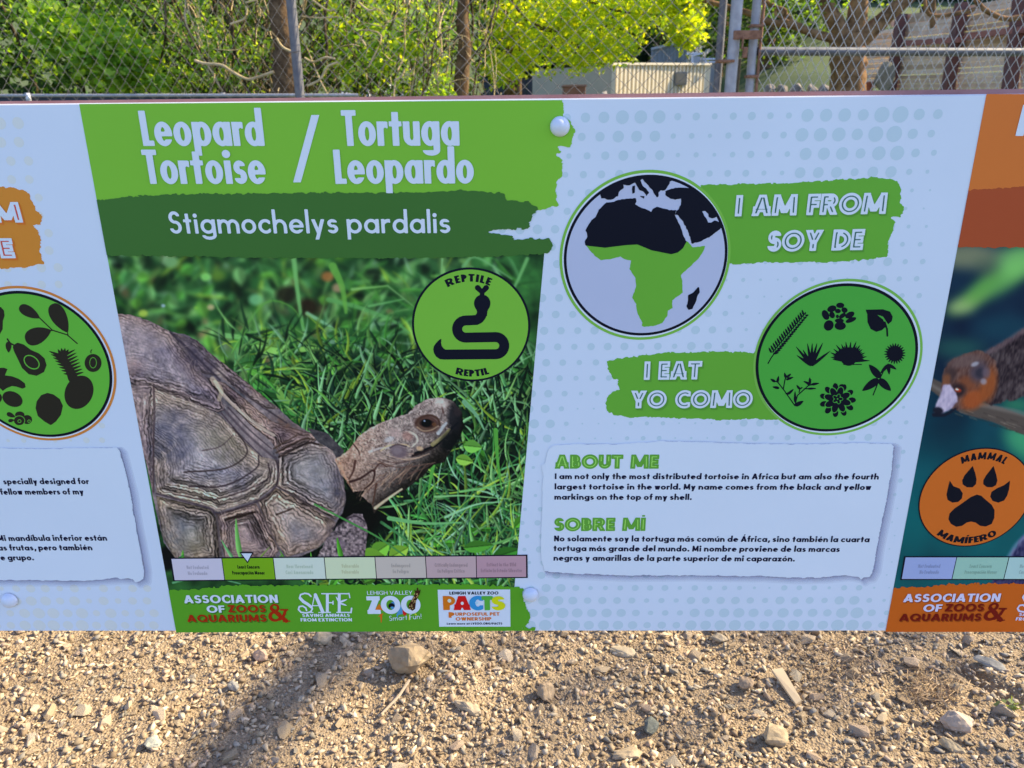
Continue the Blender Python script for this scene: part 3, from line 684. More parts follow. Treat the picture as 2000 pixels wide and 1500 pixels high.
for t, A, B in (('I am not only the most distributed tortoise in Africa but am also the fourth', (1083.5, 934.8), (1715, 935.6)), ('largest tortoise in the world. My name comes from the black and yellow', (1083, 955), (1700, 956)), ('markings on the top of my shell.', (1082.5, 975), (1350.6, 975.5)),
                ('No solamente soy la tortuga más común de África, sino también la cuarta', (1082, 1056.3), (1697, 1058)), ('tortuga más grande del mundo. Mi nombre proviene de las marcas', (1081, 1075.3), (1639, 1077)), ('negras y amarillas de la parte superior de mi caparazón.', (1081, 1094), (1551.5, 1095.6))):
    text_px('body_text', t, FUT_BOLD, A, B, A[1] - 11.2, TXT, 9, 18)
for t, x, y in (('specially designed for', 175.5, 944.5), ('fellow members of my', 165, 964.8), ('Mi mandíbula inferior están', 210.6, 1055), ('mas frutas, pero también', 182, 1073.7), ('este grupo.', 68, 1093.3)):
    text_px('body_text', t, FUT_BOLD, (x - 60, y + .2), (x, y), y - 11.2, TXT, 9, 18, anchor='right', sx=.985)

# status strips
def strip(tops, bots, yt, yb, cols, texts, hl=None):
    fr = [(tops[0] - 2.2, yt(tops[0]) - 2.2), (tops[-1] + 2.2, yt(tops[-1]) - 2.2), (bots[-1] + 2.2, yb(bots[-1]) + 2.2), (bots[0] - 2.2, yb(bots[0]) + 2.2)]
    poly_px('status_frame', fr, BLACK, 5)
    for k, c in enumerate(cols):
        a, b, c2, d = (tops[k] + .8, yt(tops[k])), (tops[k + 1] - .8, yt(tops[k + 1])), (bots[k + 1] - .8, yb(bots[k + 1])), (bots[k] + .8, yb(bots[k]))
        poly_px('status_box', [a, b, c2, d], pmat(*c), 6)
        mx = (tops[k] + tops[k + 1] + bots[k] + bots[k + 1]) / 4; ym = (yt(mx) + yb(mx)) / 2; sc2 = (1 if hl is not None else 1)
        tc = tuple(int(v * .87) for v in c) if k != hl else (8, 20, 20)
        for (tx, wd), dy in zip(texts[k], (-.5, 11)):
            text_px('status_text', tx, TINY, (mx - wd / 2, ym + dy), (mx + wd / 2, ym + dy), ym + dy - 7.2, pmat(*tc), 7, 12)
TT = [[('Not Evaluated', 43), ('No Evaluado', 38)], [('Least Concern', 43), ('Preocupación Menor', 63)], [('Near Threatened', 51), ('Casi Amenazado', 54)], [('Vulnerable', 34), ('Vulnerable', 34)], [('Endangered', 37), ('En Peligro', 31)], [('Critically Endangered', 64), ('En Peligro Crítico', 53)], [('Extinct in the Wild', 57), ('Extinto En Estado Silvestre', 80)]]
lerp2 = lambda x0, y0, x1, y1: (lambda x: y0 + (y1 - y0) * (x - x0) / (x1 - x0))
strip([334.5, 433.6, 533.8, 633.5, 732.4, 831, 930, 1028], [341, 439.3, 538.5, 637.3, 735.6, 833.6, 931, 1028.5], lerp2(333, 1091, 1029, 1085), lerp2(340, 1132.5, 1029, 1126), [(176, 180, 214), (98, 150, 36), (182, 208, 204), (190, 206, 182), (172, 170, 176), (166, 150, 168), (160, 134, 160)], TT, hl=1)
poly_px('status_pointer', [(468.5, 1077.6), (496, 1077.6), (484, 1099.5)], BLACK, 8)
poly_px('status_pointer', [(472, 1079.8), (492.6, 1079.8), (484, 1095.5)], pmat(205, 218, 245), 9)
strip([1767.5, 1868, 1970, 2072, 2174], [1760, 1858.6, 1959.7, 2061, 2162], lerp2(1766, 1088, 2000, 1088), lerp2(1758, 1130, 2000, 1130), [(134, 154, 214), (130, 176, 178), (146, 184, 200), (160, 180, 190)], TT[:4])

# badges
v = fit_ellipse(804.8, 1035.7, 522, 744.5); disc('badge_outline', v, BLACK, 5); disc('badge_field', ringw(v, 4.2 * PXM), pmat(98, 162, 72), 6)
hp = (v[2] + v[3]) / 2 / 113.0
arc_text('badge_text', 'REPTILE', BADGE, v, 86 * hp, -29, 25.5, 14.5 * hp, BLACK, 7)
arc_text('badge_text', 'REPTIL', BADGE, v, 102.5 * hp, -19, 19, 14.2 * hp, BLACK, 7, outside=True)
X, Y = np.meshgrid(np.arange(290, 1160, 3.5), np.arange(290, 1145, 3.5))
path = [(430, 1067), (990, 1063)] + [(990 + 93 * math.sin(a), 970 + 93 * math.cos(a)) for a in np.linspace(0, math.pi, 14)] + [(670, 883)] + [(665 - 93 * math.sin(a), 790 + 93 * math.cos(a)) for a in np.linspace(0, math.pi, 14)] + [(700, 696), (780, 692), (810, 676), (832, 648), (842, 610)]
sn = U(s_line(X, Y, path, 54), s_ell(X, Y, 844, 512, 89, 95), s_poly(X, Y, [(766, 545), (922, 545), (900, 600), (896, 650), (790, 650), (788, 600)]), s_line(X, Y, [(843, 440), (843, 400)], 25), s_line(X, Y, [(843, 392), (795, 343)], 24, 30), s_line(X, Y, [(843, 392), (887, 343)], 24, 30),
       s_poly(X, Y, [(402, 895), (380, 905), (345, 940), (320, 975), (313, 1010), (320, 1050), (345, 1090), (385, 1117), (430, 1121), (450, 1121), (450, 1016), (425, 1000), (405, 972), (398, 940)]))
Vv, ff = contour(sn, 290, 290, 3.5); flat_px('snake_emblem', np.stack([790 + Vv[:, 0] / 5.5556, 500 + Vv[:, 1] / 5.5556], 1), ff, BLACK, 7)
v = fit_ellipse(1793, None, 873.8, 1067); disc('badge_outline', v, BLACK, 5); disc('badge_field', ringw(v, 2.6 * PXM), pmat(160, 92, 44), 6)
hp = v[3] / 97.0; v1 = v.copy()
arc_text('badge_text', 'MAMMAL', BADGE, v, 75 * hp, -28, 29, 13.5 * hp, BK, 7)
arc_text('badge_text', 'MAMÍFERO', BADGE, v, 90 * hp, -37, 36, 13 * hp, BK, 7, outside=True)
X, Y = np.meshgrid(np.arange(560, 1260, 4), np.arange(460, 1130, 4))
toe = lambda pts: s_poly(X, Y, pts)
pw = U(toe([(852, 478), (880, 560), (892, 620), (885, 670), (850, 702), (790, 702), (748, 672), (742, 630), (765, 580)]), toe([(1070, 478), (1098, 570), (1110, 630), (1095, 680), (1055, 702), (1000, 700), (962, 670), (962, 630), (990, 580)]),
       toe([(612, 632), (650, 690), (715, 715), (748, 765), (738, 820), (700, 855), (640, 862), (590, 835), (578, 780), (590, 720)]), toe([(1242, 632), (1232, 720), (1212, 790), (1180, 840), (1120, 862), (1060, 845), (1035, 800), (1048, 750), (1110, 710), (1180, 680)]),
       toe([(895, 778), (940, 790), (985, 830), (1050, 885), (1080, 940), (1078, 1020), (1050, 1085), (990, 1112), (930, 1105), (880, 1070), (835, 1060), (790, 1070), (740, 1105), (680, 1115), (625, 1085), (598, 1035), (610, 975), (660, 925), (740, 870), (830, 805)]))
Vv, ff = contour(pw, 560, 460, 4); flat_px('paw_emblem', np.stack([1740 + Vv[:, 0] / 5.357, 820 + Vv[:, 1] / 5.357], 1), ff, BK, 7)

# right-hand neighbour: orange title, rust band, orange sponsor band
OT = pmat(162, 100, 60)
def rp(name, yt0, yb0, xr, mat, layer, ytn=0, ybn=0, seed=3):
    def fn(X, Y):
        F = (ed2(Y) - X) * .983 + 1.5
        a = yt0(X) - Y + (vnoise(X, Y, 7, seed) * ytn + vnoise(X, Y, 3, seed + 1) * ytn * .6); b = Y - yb0(X) + (vnoise(X, Y, 7, seed + 2) * ybn + vnoise(X, Y, 3, seed + 3) * ybn * .6)
        return np.maximum(np.maximum(F, a), b)
    shape_px(name, fn, (1715, 170, 2300, 1250), 2.0, mat, layer)
rp('title_block', lambda X: 183.6 + 0 * X, lambda X: 376 + 0 * X, 0, OT, 3)
rp('species_band', lambda X: 371 - (X - 1889) * .06, lambda X: 483 + 0 * X, 0, pmat(126, 66, 50), 4, 4, 4, 13)
rp('sponsor_band', lambda X: 1147 - np.clip((X - 1800) * .12, 0, 7), lambda X: 1233.6 + 0 * X, 0, pmat(148, 82, 32), 5, 5, 0, 23)
text_px('title_lettering', 'M', FUT_COND, (1982, 265.5), (2040, 265.5), 204, LETTER, 6, 30)

# sponsor lettering
RED = pmat(122, 34, 14)
def sponsor(tr, red, sh, L_):
    shd = [(1.6, 2.2, sh)]
    text_px('sponsor_lettering', 'ASSOCIATION', GOTHAM, tr(361, 1177.2), tr(544, 1176.2), tr(361, 1161.5)[1], L_, 9, 20, shadow=shd)
    text_px('sponsor_lettering', 'OF', GOTHAM, tr(405.5, 1195.5), tr(440.6, 1195.3), tr(405, 1181.6)[1], L_, 9, 20, shadow=shd)
    text_px('sponsor_lettering', 'ZOOS', GOTHAM, tr(447, 1195), tr(520.5, 1194.5), tr(447, 1180.8)[1], red, 9, 20, shadow=shd)
    text_px('sponsor_lettering', 'AQUARIUMS', GOTHAM, tr(367, 1213.8), tr(522, 1213), tr(367, 1199.8)[1], red, 9, 20, shadow=shd)
    # ampersand drawn by hand
    X, Y = np.meshgrid(np.arange(1060, 1320, 3.), np.arange(610, 820, 3.))
    am = U(sub(s_ell(X, Y, 1142, 665, 50, 42), s_ell(X, Y, 1142, 663, 22, 22)), sub(s_ell(X, Y, 1145, 750, 68, 56), s_ell(X, Y, 1150, 750, 36, 30)), s_line(X, Y, [(1108, 672), (1180, 735), (1262, 798)], 16, 20), s_line(X, Y, [(1195, 782), (1238, 740), (1252, 690)], 15), s_rect(X, Y, 1200, 676, 1282, 692), s_line(X, Y, [(1230, 805), (1298, 800)], 6))
    am = I(am, -s_rect(X, Y, 1190, 640, 1212, 672)) 
    Vv, ff = contour(am, 1060, 610, 3.); P = np.array([tr(320 + a / 5.263, 1060 + b / 5.263) for a, b in Vv])
    flat_px('ampersand', P, ff, red, 9)
    # SAFE in contrasted serif strokes
    X, Y = np.meshgrid(np.arange(1370, 1960, 3.), np.arange(495, 735, 3.))
    Sx = U(s_line(X, Y, [(1515, 545), (1490, 520), (1450, 514), (1408, 528), (1398, 560), (1420, 590), (1470, 620), (1515, 645), (1530, 675), (1510, 705), (1465, 716), (1412, 708), (1386, 680), (1395, 650), (1430, 645), (1462, 665), (1470, 690)], 8), s_line(X, Y, [(1405, 565), (1435, 598), (1480, 625), (1518, 655)], 15))
    Ax = U(s_line(X, Y, [(1555, 520), (1530, 640), (1518, 712)], 5), s_line(X, Y, [(1560, 530), (1600, 620), (1635, 705)], 17), s_rect(X, Y, 1535, 636, 1615, 646), s_rect(X, Y, 1590, 706, 1660, 716), s_rect(X, Y, 1500, 706, 1540, 716))
    Fx = U(s_rect(X, Y, 1668, 520, 1698, 712), s_rect(X, Y, 1620, 512, 1800, 524), s_rect(X, Y, 1645, 704, 1720, 716), s_rect(X, Y, 1690, 604, 1740, 616), s_rect(X, Y, 1735, 590, 1748, 632), s_line(X, Y, [(1798, 515), (1806, 560)], 6))
    Ex = U(s_rect(X, Y, 1790, 520, 1820, 712), s_rect(X, Y, 1770, 512, 1912, 524), s_line(X, Y, [(1905, 515), (1914, 560)], 6), s_rect(X, Y, 1775, 704, 1935, 716), s_line(X, Y, [(1932, 668), (1926, 712)], 8), leafF(X, Y, 1810, 605, 1890, 575, 13), leafF(X, Y, 1810, 615, 1885, 640, 12), leafF(X, Y, 1800, 600, 1770, 545, 10))
    Vv, ff = contour(U(Sx, Ax, Fx, Ex), 1370, 495, 3.); P = np.array([tr(320 + a / 5.263, 1060 + b / 5.263) for a, b in Vv])
    flat_px('safe_lettering', P, ff, L_, 9)
    text_px('sponsor_lettering', 'SAVING ANIMALS', GOTHAM, tr(591, 1203.8), tr(684, 1203.4), tr(591, 1197.8)[1], L_, 9, 12)
    text_px('sponsor_lettering', 'FROM EXTINCTION', GOTHAM, tr(588, 1212.6), tr(688, 1212.4), tr(588, 1206.2)[1], L_, 9, 12)
sponsor(lambda x, y: (x, y), RED, pmat(52, 100, 36), pmat(184, 208, 236))
def trR(x, y):                            # the same group on the neighbouring part, shifted along the board
    a = pl(x, y)[0]; dx = SHIFT
    P = np.array([a[0] + dx, SY, a[1] - CAM_Z]); q = P @ AX_F
    return (1000 + FPX * (P @ AX_R) / q, 750 - FPX * (P @ AX_U) / q - 1.2)
SHIFT = float(pl(1762.7, 1175.5)[0, 0] - pl(361, 1177)[0, 0])
sponsor(trR, pmat(84, 14, 8), pmat(110, 58, 22), pmat(176, 184, 232))

# zoo logo
LZ = pmat(190, 212, 234)
text_px('zoo_lettering', 'LEHIGH VALLEY', GOTLIGHT, (717.6, 1160.6), (806, 1160.2), 1153, LZ, 9, 14)
cc = lambda pts: [(680 + x / 5., 1060 + y / 5.) for x, y in pts]
poly_px('logo_splash', cc([(255, 655), (305, 590), (345, 655)]), pmat(196, 100, 40), 7)
shape_px('logo_splash', lambda X, Y: U(s_poly(X, Y, cc([(312, 690), (335, 690), (328, 775), (320, 775)])), s_line(X, Y, cc([(300, 715), (340, 690)]), .8)), (736, 1190, 752, 1220), .5, pmat(176, 84, 32), 7)
shape_px('logo_splash', lambda X, Y: U(s_ell(X, Y, *cc([(445, 610)])[0], 6.5, 8), s_poly(X, Y, cc([(500, 640), (525, 580), (535, 690), (470, 705)])), s_line(X, Y, cc([(485, 690), (480, 725)]), 1)), (755, 1170, 795, 1210), .6, pmat(66, 132, 196), 7)
shape_px('logo_splash', lambda X, Y: s_poly(X, Y, cc([(530, 650), (545, 655), (575, 690), (552, 712), (535, 690)])), (780, 1180, 800, 1206), .6, pmat(160, 30, 40), 7)
shape_px('logo_splash', lambda X, Y: U(s_ell(X, Y, *cc([(640, 620)])[0], 6, 9), s_line(X, Y, cc([(600, 700), (598, 745)]), 1.3), s_line(X, Y, cc([(655, 690), (665, 700)]), 1.2)), (795, 1165, 826, 1212), .6, pmat(196, 186, 62), 7)
zf = Font(.27, .23, k=1.02, sp=.03)
text_px('zoo_lettering', 'ZOO', zf, (718.5, 1198), (822.5, 1197), 1163.5, LZ, 9, 30)
shape_px('penguin_mark', lambda X, Y: sub(s_ell(X, Y, *cc([(425, 612)])[0], 6.2, 5.6), s_ell(X, Y, *cc([(432, 630)])[0], 4.4, 2.6)), (755, 1174, 776, 1192), .5, BLACK, 10)
shape_px('giraffe_neck', lambda X, Y: U(s_poly(X, Y, cc([(585, 612), (640, 520), (662, 480), (690, 478), (700, 495), (665, 560), (655, 640), (630, 658), (600, 640)])), s_line(X, Y, cc([(652, 460), (665, 480)]), .8), s_line(X, Y, cc([(705, 455), (698, 480)]), .8), s_line(X, Y, cc([(678, 440), (680, 470)]), 1.4), s_ell(X, Y, *cc([(680, 478)])[0], 5, 4)), (792, 1145, 824, 1196), .5, pmat(52, 30, 22), 11)
r = np.random.RandomState(4)
for k in range(22):
    t = r.rand(); x_ = 610 + 60 * t + r.uniform(-20, 20); y_ = 640 - 150 * t
    poly_px('giraffe_spot', cc([(x_, y_ - 7), (x_ + 7, y_), (x_, y_ + 6), (x_ - 6, y_)]), pmat(176, 150, 130), 12)
hand = Font(.10, .10, xh=.6, ow=.55, k=.8, sp=.14, space=.3)
text_px('zoo_lettering', 'Smart Fun!', hand, (761, 1211.5), (823.6, 1207), 1201.5, LZ, 10, 14)
poly_px('pacts_panel', [(855, 1151), (996.5, 1150.4), (997, 1223), (858, 1223)], pmat(186, 204, 238), 7)
text_px('pacts_lettering', 'LEHIGH VALLEY ZOO', GOTHAM, (878, 1160.2), (973.6, 1160), 1154.4, BLACK, 9, 12)
pf = Font(.33, .26, k=1.0, sp=0)
for ch, x0, x1, c, ly in (('P', 866, 890, (200, 100, 30), 9), ('A', 886, 920, (190, 20, 32), 10), ('C', 917, 944, (44, 130, 204), 11), ('T', 941, 963, (70, 150, 70), 12), ('S', 960, 987, (204, 186, 30), 13)):
    text_px('pacts_lettering', ch, pf, (x0, 1190.5), (x1, 1190.3), 1163, pmat(*c), ly, 24)
disc('paw_print', np.array([*pl(878, 1172)[0], 4.2 * PXM, 4.8 * PXM]), pmat(225, 205, 200), 10, 12)
disc('kitten_mark', np.array([*pl(903, 1177)[0], 3.4 * PXM, 4.2 * PXM]), pmat(215, 210, 225), 11, 12)
disc('fish_mark', np.array([*pl(931, 1176)[0], 3.6 * PXM, 3.2 * PXM]), pmat(150, 190, 230), 12, 12)
OW = pmat(184, 98, 44)
text_px('pacts_lettering', 'P', Font(.30, .26), (876.5, 1205.5), (888, 1205.5), 1194.5, OW, 9, 18)
text_px('pacts_lettering', 'URPOSEFUL PET', GOTHAM, (889.5, 1201.6), (976, 1201.2), 1195.2, OW, 9, 14)
text_px('pacts_lettering', 'OWNERSHIP', GOTHAM, (890, 1211), (960, 1210.8), 1204.4, OW, 9, 14)
text_px('pacts_lettering', 'Learn more at LVZOO.ORG/PACTS', FUT_BOLD, (873, 1218.8), (981, 1218.6), 1214.9, BLACK, 9, 12)

# domed bolt caps
capm = simple_mat('bolt_cap', (0.80, 0.79, 0.82), rough=0.32, spec=0.5)
def bolt(px, py, rad):
    c = pl(px, py)[0]; V = []; F = []; n = 28; rings = [(1.0, 0.0), (1.0, .12), (.97, .25), (.90, .42), (.76, .60), (.55, .75), (.30, .85), (.10, .885), (.003, .89)]
    for rr, h in rings:
        for k in range(n):
            a = 2 * math.pi * k / n; V.append((c[0] + rad * rr * math.cos(a), SY - .001 - rad * h * .9, c[1] + rad * rr * math.sin(a)))
    for j in range(len(rings) - 1):
        for k in range(n): F.append((j * n + k, j * n + (k + 1) % n, (j + 1) * n + (k + 1) % n, (j + 1) * n + k))
    F.append(tuple(range((len(rings) - 1) * n, len(rings) * n))[::-1])
    S(mesh_obj('bolt_cap', V, F, capm, smooth=True))
bolt(1093.5, 247, 19.2 * .000497); bolt(1036, 1160, 15.5 * .00061); bolt(20, 1171, 16 * .00061)
for x_ in (-900, 2700): bolt(x_, 700, 19 * .0005)

# the rail the board is screwed to: red-brown stained timber on posts (outside the picture left and right)
wood = simple_mat('stained_timber', (0.38, 0.16, 0.14), rough=.75, noise=(0.50, 0.25, 0.22), nscale=14, bump=.3)
rail = empty('timber_rail', (0, SY + .03, Z_TOP - .09)); tag(rail, 'red brown stained timber rail running behind the top edge of the exhibit board', 'rail')
def box(name, x0, x1, y0, y1, z0, z1, mat, parent=None, bev=0.0):
    V = [(x, y, z) for x in (x0, x1) for y in (y0, y1) for z in (z0, z1)]
    F = [(0, 1, 3, 2), (4, 6, 7, 5), (0, 4, 5, 1), (2, 3, 7, 6), (0, 2, 6, 4), (1, 5, 7, 3)]
    o = mesh_obj(name, V, F, mat)
    if bev > 0:
        md = o.modifiers.new('b', 'BEVEL'); md.width = bev; md.segments = 2
    if parent is not None: keep_world(o, parent)
    return o
ra = pl(0, 199.2)[0, 1]; rb = pl(2000, 176.8)[0, 1]
zt = [float(pl(x, y)[0, 1]) for x, y in ((0, 200.0), (2000, 176.5))]
V = [(X_L, SY + .0065, Z_TOP - .09), (X_R, SY + .0065, Z_TOP - .09), (X_L, SY + .045, Z_TOP - .09), (X_R, SY + .045, Z_TOP - .09),
     (X_L, SY + .007, Z_TOP + .0008), (X_R, SY + .007, Z_TOP + .0062), (X_L, SY + .045, Z_TOP + .0008), (X_R, SY + .045, Z_TOP + .0062)]
o = mesh_obj('top_rail', V, [(0, 1, 5, 4), (2, 6, 7, 3), (0, 4, 6, 2), (1, 3, 7, 5), (4, 5, 7, 6), (0, 2, 3, 1)], wood); keep_world(o, rail)
for x_ in (-1.30, 1.26): box('post', x_ - .045, x_ + .045, SY + .046, SY + .135, -.05, Z_TOP - .01, wood, rail, .004)
# ------------------------------------------------------------------ the printed photographs, painted with numpy into vertex colours
def smooth_path(P, n=4):
    Q = np.vstack([2 * P[0] - P[1], P, 2 * P[-1] - P[-2]]); out = []
    for k in range(1, len(Q) - 2):
        a, b, c, d = Q[k - 1:k + 3]
        for t in np.arange(n) / n: out.append(.5 * (2 * b + (c - a) * t + (2 * a - 5 * b + 4 * c - d) * t * t + (3 * b - a - 3 * c + d) * t ** 3))
    out.append(P[-1]); return np.array(out)
class Paint:
    def __init__(s, x0, y0, x1, y1, st=1.0, seed=1):
        s.x0, s.y0, s.st = x0, y0, st
        s.w = int((x1 - x0) / st) + 1; s.h = int((y1 - y0) / st) + 1
        s.A = np.zeros((s.h, s.w, 3), np.float32); s.r = np.random.RandomState(seed)
        s.X, s.Y = np.meshgrid(x0 + np.arange(s.w) * st, y0 + np.arange(s.h) * st)
    def win(s, bx0, by0, bx1, by1):
        i0 = max(int((bx0 - s.x0) / s.st), 0); i1 = min(int((bx1 - s.x0) / s.st) + 2, s.w)
        j0 = max(int((by0 - s.y0) / s.st), 0); j1 = min(int((by1 - s.y0) / s.st) + 2, s.h)
        return (slice(j0, j1), slice(i0, i1)) if i1 > i0 and j1 > j0 else None
    def lay(s, w, M, col):
        M = M[..., None]; s.A[w] = s.A[w] * (1 - M) + np.asarray(col, np.float32) * M
    def stroke(s, pts, r0, r1, col, soft=1.0, al=1.0, col2=None):
        P = np.array(pts, float); m_ = max(r0, r1) + soft * 1.5
        if len(P) > 2: P = smooth_path(P)
        w = s.win(P[:, 0].min() - m_, P[:, 1].min() - m_, P[:, 0].max() + m_, P[:, 1].max() + m_)
        if w is None: return
        X, Y = s.X[w], s.Y[w]; best = np.full(X.shape, 1e9); T = np.zeros(X.shape); n = len(P) - 1
        for k in range(n):
            a, b = P[k], P[k + 1]; d = b - a; L2 = max(d @ d, 1e-9)
            t = np.clip(((X - a[0]) * d[0] + (Y - a[1]) * d[1]) / L2, 0, 1)
            D = np.hypot(X - a[0] - t * d[0], Y - a[1] - t * d[1]) - (r0 + (r1 - r0) * (k + t) / n)
            q = D < best; best = np.where(q, D, best); T = np.where(q, (k + t) / n, T)
        M = np.clip(.5 - best / max(soft, .3), 0, 1) * al
        c = np.asarray(col, np.float32)
        if col2 is not None: c = c + (np.asarray(col2, np.float32) - c) * T[..., None]
        s.lay(w, M, c)
    def blade(s, x, y, ang, L, wd, col, bend=0.0, soft=1.0, al=1.0, shade=True):
        """tapering bent blade with a lit and a dim side"""
        n = 7; P = []; a = ang
        cx, cy = x, y
        for k in range(n):
            P.append((cx, cy)); cx += L / (n - 1) * math.cos(a); cy += L / (n - 1) * math.sin(a); a += bend / (n - 1)
        P = np.array(P); m_ = wd + soft * 2
        w = s.win(P[:, 0].min() - m_, P[:, 1].min() - m_, P[:, 0].max() + m_, P[:, 1].max() + m_)
        if w is None: return
        X, Y = s.X[w], s.Y[w]; best = np.full(X.shape, 1e9); side = np.zeros(X.shape)
        for k in range(n - 1):
            p, q = P[k], P[k + 1]; d = q - p; L2 = d @ d
            t = np.clip(((X - p[0]) * d[0] + (Y - p[1]) * d[1]) / L2, 0, 1); u = (k + t) / (n - 1)
            rr = wd * (1 - u) ** .6 * (0.35 + 1.3 * np.minimum(u * 2.2, .5))
            D = np.hypot(X - p[0] - t * d[0], Y - p[1] - t * d[1]) - rr
            sd = ((X - p[0]) * d[1] - (Y - p[1]) * d[0]) / math.sqrt(L2) / (wd + .1)
            qd = D < best; best = np.where(qd, D, best); side = np.where(qd, sd, side)
        M = np.clip(.5 - best / max(soft, .3), 0, 1) * al
        c = np.asarray(col, np.float32) * (1 + (.22 * np.tanh(side * 2.0))[..., None] if shade else 1)
        s.lay(w, M, c)
    def blob(s, x, y, rx, ry, ang, col, soft=.5, al=1.0):
        m_ = max(rx, ry) * (1 + soft); w = s.win(x - m_, y - m_, x + m_, y + m_)
        if w is None: return
        X, Y = s.X[w] - x, s.Y[w] - y; c, n_ = math.cos(ang), math.sin(ang)
        rho = np.sqrt(((X * c + Y * n_) / rx) ** 2 + ((-X * n_ + Y * c) / ry) ** 2)
        s.lay(w, np.clip((1 + soft * .5 - rho) / soft, 0, 1) * al, col)
    def mask(s, pts, soft=1.2, wob=0.0, seed=3):
        F = s_poly(s.X, s.Y, pts)
        if wob: F = F + vnoise(s.X, s.Y, 6, seed) * wob
        return np.clip(.5 - F / soft, 0, 1), F
    def leaf(s, x, y, ang, L, wd, col, soft=1.2, al=1.0):
        m_ = L + wd; w = s.win(x - m_, y - m_, x + m_, y + m_)
        if w is None: return
        X, Y = s.X[w] - x, s.Y[w] - y; c, n_ = math.cos(ang), math.sin(ang)
        u = (X * c + Y * n_) / L; v = -X * n_ + Y * c; uu = np.clip(u, 0, 1)
        hw = wd * np.sin(np.pi * uu ** .8); D = np.maximum(np.abs(v) - hw, np.maximum(-u, u - 1) * L)
        M = np.clip(.5 - D / soft, 0, 1) * al
        cc = np.asarray(col, np.float32) * (1 + .16 * np.sign(v) - .25 * np.exp(-(v / 1.2) ** 2))[..., None]
        s.lay(w, M, cc)
def blur(A, k):
    if k < 1: return A
    B = A.copy()
    for ax in (0, 1):
        for _ in range(2):
            pad = [(0, 0)] * B.ndim; pad[ax] = (k, k + 1); C = np.cumsum(np.pad(B, pad, 'edge'), axis=ax, dtype=np.float64)
            n = B.shape[ax]; hi = np.take(C, np.arange(n) + 2 * k, axis=ax); lo = np.take(C, np.maximum(np.arange(n) - 1, 0), axis=ax)
            first = np.take(C, [0], axis=ax) * 0
            lo = np.where((np.arange(n) == 0).reshape([-1 if i == ax else 1 for i in range(B.ndim)]), 0, lo)
            B = ((hi - lo) / (2 * k + 1)).astype(np.float32)
    return B
def fbm(X, Y, sc_, seed, octs=4):
    F = 0; a = 1.0
    for o in range(octs): F = F + vnoise(X, Y, sc_ / 2 ** o, seed + o) * a; a *= .55
    return F

